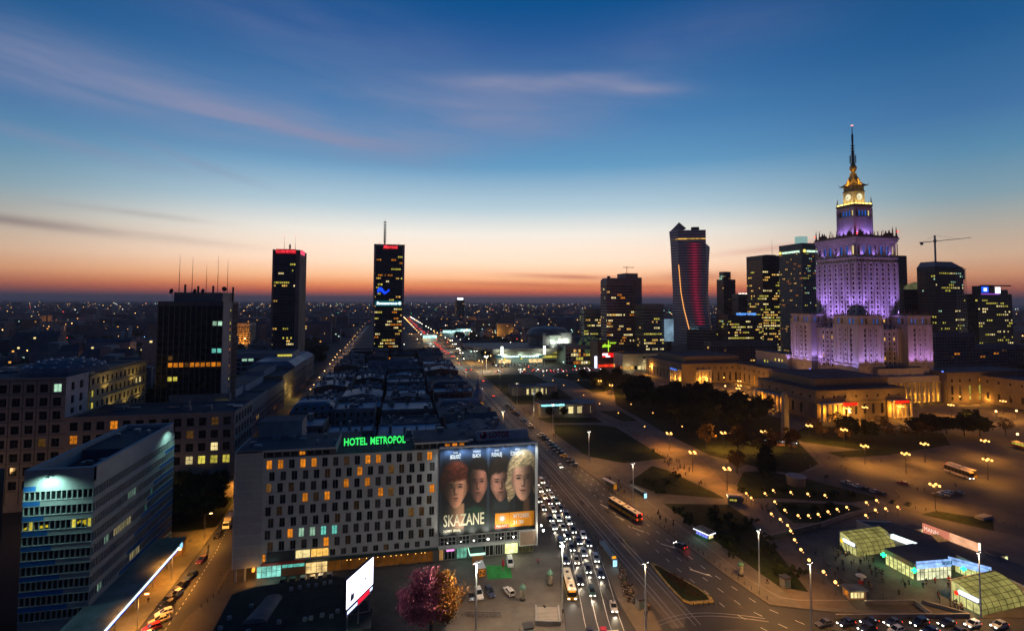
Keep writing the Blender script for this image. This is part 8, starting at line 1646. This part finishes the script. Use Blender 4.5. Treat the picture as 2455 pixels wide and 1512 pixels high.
wood([(-230, 300), (-140, 330), (-130, 420), (-240, 420)], 14, 13, TV, 1.2, 1.6, 'dark tree behind the domed office', 'trees behind the domed office')
wood([(560, 300), (640, 380), (640, 440), (520, 430), (470, 385)], 14, 13, TV, 1, 1.4, 'dark tree behind the palace wings at the right', 'trees behind the palace wings')
for x, y in ((112, 412), (124, 408), (103, 350), (112, 348)): tree(TV[3], x, y, .6, 'small dark tree beside the lit windows of the park pavilions', 'small trees by the pavilions')
for k, (x, y) in enumerate([(104, 150), (106, 156), (108, 162), (110, 168), (113, 174), (116, 180), (120, 184), (112, 160), (116, 168), (120, 175), (111, 150), (114, 143), (116, 136), (112, 137), (118, 150), (122, 158), (104, 185), (106, 180), (103, 176), (121, 166), (126, 172), (109, 205), (117, 214), (125, 222), (110, 217), (144, 200), (152, 197), (160, 195), (168, 190), (176, 188), (184, 186), (150, 180), (158, 177), (166, 175), (154, 171), (147, 173)]):
    tag(put('shrub', SH[k % 2], None, (x+rr.uniform(-1, 1), y+rr.uniform(-1, 1), .14), rr.uniform(0, 6)), 'low dark shrub on the planted slopes around the sunken path', 'shrub', 'shrubs on the park slopes').scale = (rr.uniform(.8, 1.4),)*2+(rr.uniform(.9, 1.6),)
def pk_(p, r): return 0 if p.x < 1.6+r.gauss(0, 1.3) else 1  # pink screen light on one side, lamplight on the other, set as leaf colours
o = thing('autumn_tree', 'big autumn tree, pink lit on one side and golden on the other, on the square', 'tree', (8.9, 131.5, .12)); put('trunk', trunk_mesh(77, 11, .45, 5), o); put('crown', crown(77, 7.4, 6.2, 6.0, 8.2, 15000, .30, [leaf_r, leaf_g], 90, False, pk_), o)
# ================================================================ PEOPLE
skin = mat('skin', (.42, .26, .19), .6, var=0); hair = mat('hair', (.03, .02, .015), .7, var=0); trous = mat('dark trousers', (.03, .03, .036), .85, var=0)
COATS = {'black': (.02, .02, .022), 'dark blue': (.02, .03, .07), 'grey': (.13, .13, .135), 'brown': (.1, .06, .035), 'red': (.35, .02, .02), 'pale': (.45, .42, .38), 'green': (.04, .07, .04)}
def person_mesh(pose, coat):
    st = {'stand': (0, .05, 0), 'walk': (.30, .25, .2), 'wait': (.08, -.05, .05)}[pose]; a, arm, bend = st
    V = [(0, 0, .95), (0, .0, 1.18), (0, .01, 1.40), (0, .02, 1.52), (0, .05, 1.64), (0, .04, 1.76),
         (-.10, 0, .88), (-.11, a, .48), (-.11, a*.7-.02, .07), (-.11, a*.7+.12, .03), (.10, 0, .88), (.11, -a*.8, .48), (.11, -a*1.4, .10), (.11, -a*1.4+.12, .05),
         (-.19, 0, 1.40), (-.24, -arm*.7, 1.12), (-.23, -arm*.9+.1, .86), (-.22, -arm*.9+.13, .76), (.19, 0, 1.40), (.24, arm*.6, 1.12), (.23, arm*1.1+.1, .88), (.22, arm*1.1+.13, .78)]
    E = [(0, 1), (1, 2), (2, 3), (3, 4), (4, 5), (0, 6), (6, 7), (7, 8), (8, 9), (0, 10), (10, 11), (11, 12), (12, 13), (2, 14), (14, 15), (15, 16), (16, 17), (2, 18), (18, 19), (19, 20), (20, 21)]
    RA = [(.17, .12), (.16, .11), (.17, .11), (.065, .065), (.1, .11), (.075, .085)]+[(.1, .1), (.075, .075), (.05, .05), (.05, .035)]*2+[(.075, .075), (.06, .06), (.045, .045), (.045, .035)]*2
    me = bpy.data.meshes.new('p'); me.from_pydata(V, E, []); ob = bpy.data.objects.new('p', me); C.objects.link(ob)
    md = ob.modifiers.new('s', 'SKIN'); md.use_smooth_shade = True
    for i, d in enumerate(me.skin_vertices[0].data): d.radius = RA[i]; d.use_root = i == 0
    dg = bpy.context.evaluated_depsgraph_get(); dg.update(); out = bpy.data.meshes.new_from_object(ob.evaluated_get(dg)); bpy.data.objects.remove(ob); out.name = 'person'
    out.materials.clear()
    for m in (mat(coat+' coat', COATS[coat], .85, var=0), trous, skin, hair): out.materials.append(m)
    for p in out.polygons:
        c = p.center; p.material_index = 3 if (c.z > 1.68 or (c.z > 1.56 and c.y < .02)) else 2 if c.z > 1.47 else 2 if (abs(c.x) > .17 and c.z < .84 and c.z > .6) else 1 if c.z < .80 else 0
    return out
PM = {}
def person(x, y, rz, coat, pose, lab, grp=None, z=.13):
    k = (pose, coat)
    if k not in PM: PM[k] = person_mesh(pose, coat)
    o = put('person', PM[k], None, (x, y, z), rz); s = rr.uniform(.94, 1.05); o.scale = (s, s, s); return tag(o, lab, 'person', grp)
def crowd(poly, n, lab, grp, coats=('black', 'black', 'dark blue', 'grey', 'brown', 'green'), z=.13, poses=('stand', 'walk', 'wait')):
    xs = [p[0] for p in poly]; ys = [p[1] for p in poly]; t = 0; k = 0
    while k < n and t < 5000:
        t += 1; x, y = rr.uniform(min(xs), max(xs)), rr.uniform(min(ys), max(ys))
        if inside(poly, x, y): person(x, y, rr.uniform(0, 6.28), rr.choice(coats), rr.choice(poses), lab, grp, z); k += 1
crowd([(65.6, 152), (62.2, 143), (60, 133), (62.2, 132), (65.4, 140), (67, 151)], 64, 'dark clad passenger waiting in the crowd on the tram platform', 'crowd on the tram platform', z=.26, poses=('stand', 'wait'))
crowd([(65.6, 170), (64.9, 163), (66.6, 163), (67, 176)], 7, 'passenger standing behind the tram shelter', 'people behind the tram shelter', z=.26)
crowd([(63, 130), (65, 130), (66, 126), (62, 126)], 6, 'dark figure near the ticket booth at the platform end', 'people at the platform end', z=.26)
crowd([(122, 130), (132, 152), (141, 146), (146, 136), (146, 122), (138, 119), (126, 121)], 46, 'dark figure crossing the metro forecourt', 'people on the metro forecourt')
crowd([(147, 125), (158, 124.6), (162, 120), (160, 119.5), (150, 122)], 10, 'shopper in front of the lit pharmacy windows', 'people before the lit shop windows', ('black', 'red', 'dark blue', 'grey'))
crowd([(138, 145), (141, 149), (143, 145), (141, 142)], 8, 'figure at the doors of the far glass vault', 'people at the far vault'); crowd([(142, 116), (145, 119), (146, 114), (144, 111)], 12, 'figure at the doors of the near glass vault', 'people at the near vault', ('black', 'brown', 'red', 'grey'))
crowd([(93, 200), (97, 222), (92, 230), (89.5, 214)], 14, 'person waiting by the bus bay shelters', 'people at the bus stop'); crowd([(95, 180), (99, 196), (98, 170)], 7, 'pedestrian on the north pavement near the kiosk', 'walkers on the north pavement')
crowd([(128, 232), (132, 262), (140, 262), (137, 224), (133, 206), (129, 206)], 34, 'small dark figure walking on the wide park path', 'walkers on the wide park path'); crowd([(137, 280), (140, 340), (146, 345), (145, 285)], 16, 'tiny figure far along the park path', 'walkers far along the path')
crowd([(135, 192), (140, 188), (148, 178), (143, 172), (135, 178)], 10, 'figure on the lamplit path above the forecourt', 'walkers between the globe lamps')
crowd([(185, 214), (198, 178), (240, 185), (240, 235), (200, 240)], 18, 'tiny dark figure on the open parade square', 'people on the parade square'); crowd([(92, 250), (94, 420), (90, 420), (90, 250)], 14, 'figure walking along the row of parked cars', 'walkers along the parked row')
crowd([(280, 300), (300, 302), (360, 300), (360, 285), (285, 290)], 10, 'tiny figure before the theatre porticos', 'people before the theatre')
for x, y, c, lab in ((38.1, 134.4, 'black', 'person in black walking down the subway stairs'), (29.6, 126.6, 'grey', 'person walking alone left of the lift booth'), (42.8, 158, 'red', 'person in a red coat crossing the square under the poster'), (43.3, 168, 'brown', 'person in brown at the corner of the hotel'), (19.8, 147, 'pale', 'person in pale clothes behind the cars on the square'), (-63.2, 158.8, 'black', 'person in black on the office pavement by the street'), (-58.2, 188, 'black', 'person in black crossing the far end of the side street'), (-49.2, 170, 'brown', 'person at the hotel corner of the side street'), (103.7, 134, 'black', 'person beside the grey utility booth'), (66.2, 188, 'black', 'lone person on the tram bed beyond the shelter'), (65.9, 181, 'black', 'person walking on the tram platform far end')):
    person(x, y, rr.uniform(0, 6), c, 'walk' if rr.random() < .6 else 'stand', lab)
# ================================================================ DISTANT CITY
far_m = [mat('far wall grey', (.17, .17, .18), .9), mat('far wall brown', (.16, .14, .135), .9), mat('far wall pale', (.28, .27, .27), .9), mat('far roof', (.10, .105, .115), .9)]
FW = {k: emat('far window '+k, lin(c), 1.3, var=.5) for k, c in (('amber', (255, 178, 80)), ('cream', (255, 226, 150)), ('cool', (200, 240, 220)))}
rr = random.Random(101)
def keep_out(x, y):
    if -100-(y-500)*.02 < x < 110 and y < 3000: return True
    if 90 < x < 700 and y < 720: return True
    if -180 < x < 0 and y < 700: return True
    if x < 0 and y < 330: return True
    return False
def fb(b, x, y, w, d, h, m, lit, r):
    b.box(x-w/2, x+w/2, y-d/2, y+d/2, 0, h, m, 3, bot=False)
    n = int(w/5); k = int(h/4)
    for i in range(n):
        for j in range(k):
            if r.random() < lit:
                u = x-w/2+(i+.5)*w/n; z = 2+4*j; b.q((u-1.2, y-d/2-.15, z), (u+1.2, y-d/2-.15, z), (u+1.2, y-d/2-.15, z+1.9), (u-1.2, y-d/2-.15, z+1.9), r.choice((4, 4, 5, 6)))
FM = far_m[:3]+[far_m[3]]+[FW['amber'], FW['cream'], FW['cool']]
n = 0; used = []
while n < 290:
    dist = 420+1900*rr.random()**1.6; a = R(rr.uniform(-38, 66)); x, y = dist*math.sin(a), dist*math.cos(a)
    if keep_out(x, y) or any(abs(x-p) < 24 and abs(y-q) < 20 for p, q in used): continue
    used.append((x, y)); w, d, h = rr.uniform(16, 60), rr.uniform(12, 18), rr.choice([12, 15, 18, 18, 22, 30, 34])*rr.uniform(.8, 1.1)
    b = MB(); fb(b, 0, 0, w, d, h, rr.choice((0, 1, 1, 2)), .035, rr)
    if rr.random() < .5: b.frus((-w/2, w/2, -d/2, d/2), (-w/2+1, w/2-1, -1, 1), h, h+4, 3)
    for i in range(rr.randint(1, 3)): u = rr.uniform(-w/2+2, w/2-3); b.box(u, u+2, -2, 2, h, h+rr.uniform(2, 5), 2)
    tag(b.build('far_building', FM, None, (x, y, 0), rr.choice((0, 0, math.pi/2, .3))), 'dim low city building in the sprawl below the horizon', 'building', 'dim buildings of the distant city'); n += 1
b = MB(); r = random.Random(55)
for i in range(5200):
    dist = 1500+11000*r.random()**1.5; a = R(r.uniform(-44, 72)); x, y = dist*math.sin(a), dist*math.cos(a)
    if keep_out(x, y): continue
    w, d, h = r.uniform(20, 90), r.uniform(12, 40), r.choice([10, 12, 15, 18, 24, 32])*(1+.5*(r.random() < .06)); fb(b, x, y, w, d, h, r.choice((0, 1, 1, 2)), .012, r)
tag(tag(b.build('distant_city', FM), 'endless dark sprawl of far city blocks reaching the horizon', 'city'), kind='stuff')
# distant trees as dark masses between the blocks
b = MB()
for i in range(2600):
    dist = 500+7000*r.random()**1.7; a = R(r.uniform(-44, 72)); x, y = dist*math.sin(a), dist*math.cos(a)
    if keep_out(x, y): continue
    s = r.uniform(5, 12)
    for k in range(5):
        px_, py_ = x+r.gauss(0, s), y+r.gauss(0, s); q = r.uniform(4, 8); b.lathe([(q*.7, 1), (q, 5), (q*.75, 9), (.3, 12*r.uniform(.8, 1.1))], (px_, py_), 5)
tag(tag(b.build('distant_trees', leaf_d), 'dark masses of far street trees between the city blocks', 'trees'), kind='stuff')
# far lamps and signs
LC = [emat('far sodium', (1, .5, .14), 7), emat('far sodium dim', (1, .46, .12), 3), emat('far white', (1, .92, .75), 6), emat('far cool', (.6, 1, .9), 5), emat('far red', (1, .08, .05), 5), emat('far green', (.1, 1, .4), 5), emat('far blue', (.3, .55, 1), 5)]
b = MB()
def dot(x, y, z, s, m): b.v += [(x+s, y, z), (x-s, y, z), (x, y+s, z), (x, y-s, z), (x, y, z+s), (x, y, z-s)]; n_ = len(b.v)-6; b.f.extend([(n_+i, n_+j, n_+k) for i, j, k in ((0, 2, 4), (2, 1, 4), (1, 3, 4), (3, 0, 4), (2, 0, 5), (1, 2, 5), (3, 1, 5), (0, 3, 5))]); b.m.extend([m]*8)
for i in range(2100):
    dist = 520+9000*r.random()**1.25; a = R(r.uniform(-42, 70)); x, y = dist*math.sin(a), dist*math.cos(a)
    if keep_out(x, y) and not (y > 760 and r.random() < .3): continue
    m = r.choices(range(7), (44, 26, 15, 6, 4, 3, 2))[0]; dot(x, y, r.uniform(6, 30), (.35+dist*.00038)*r.uniform(.6, 1.3), m)
for i in range(16):                                                    # lamp strings along far streets
    dist = 900+5200*r.random(); a = R(r.uniform(-40, 66)); x, y = dist*math.sin(a), dist*math.cos(a); dx, dy = r.uniform(-1, 1), r.uniform(-.5, .5)
    for k in range(r.randint(8, 20)):
        px_, py_ = x+dx*k*42, y+dy*k*42
        if not keep_out(px_, py_): dot(px_, py_, 10, (.35+dist*.0004), 0)
for k in range(20): dot(46-k*1.5, 1100+k*75, 10, .9+k*.06, r.choice((0, 2, 0))); dot(92-k*2.2, 850+k*75, 10, .8+k*.06, r.choice((0, 2, 2)))
for k in range(120): dot(r.uniform(60, 360), r.uniform(560, 1300), r.uniform(3, 9), .7, r.choice((0, 2, 2, 4, 3, 0)))
tag(tag(b.build('distant_lights', LC), 'scattered far street lamps and signs twinkling across the dark city', 'lights'), kind='stuff')
for (x, y, p) in ((-300, 700, 6000), (-420, 900, 9000), (-260, 560, 4500), (300, 900, 8000), (430, 1000, 8000), (520, 800, 6000), (620, 600, 5000), (-150, 820, 6000), (160, 900, 7000), (240, 1100, 9000)): lamp('POINT', (x, y, 10), p, SOD, 1.5)  # lights without fittings, added to warm the far blocks
for k in range(30):
    dist = r.uniform(650, 2600); a = R(r.uniform(-40, 66)); x, y = dist*math.sin(a), dist*math.cos(a)
    if not keep_out(x, y): lamp('POINT', (x, y, 12), 26000, SOD if k % 4 else (1, .85, .6), 1.5)  # more bulbless lights scattered to spread a warm glow over the city
for k, (x, y) in enumerate([(-300, 640), (-380, 700), (-250, 540), (-330, 500)]):
    o = thing('far_church', f'pale old public building among dark trees on the left, {ORD1[k]} from the slab tower', 'building', (x, y, 0), 0, 'pale old buildings on the left'); b = MB(); b.box(-24, 24, -8, 8, 0, 20); b.build('wall', far_m[2], o); b = MB(); b.frus((-24, 24, -8, 8), (-22, 22, -1, 1), 20, 27); b.build('roof', far_m[3], o); b = MB(); b.box(-5, 5, -9, 9, 0, 30); b.build('gable', far_m[2], o)
# ================================================================ AIR
if HAZE:
    b = MB(); b.box(-30500, 30500, -700, 34500, -1.6, 262); o = b.build('haze', None); o['kind'] = 'stuff'
    m = bpy.data.materials.new('haze'); m.use_nodes = True; t = m.node_tree; t.nodes.clear(); v = t.nodes.new('ShaderNodeVolumePrincipled'); v.inputs['Color'].default_value = (.86, .80, .84, 1); v.inputs['Density'].default_value = HAZE; v.inputs['Anisotropy'].default_value = .2
    ou = t.nodes.new('ShaderNodeOutputMaterial'); t.links.new(v.outputs[0], ou.inputs['Volume']); o.data.materials.clear(); o.data.materials.append(m)
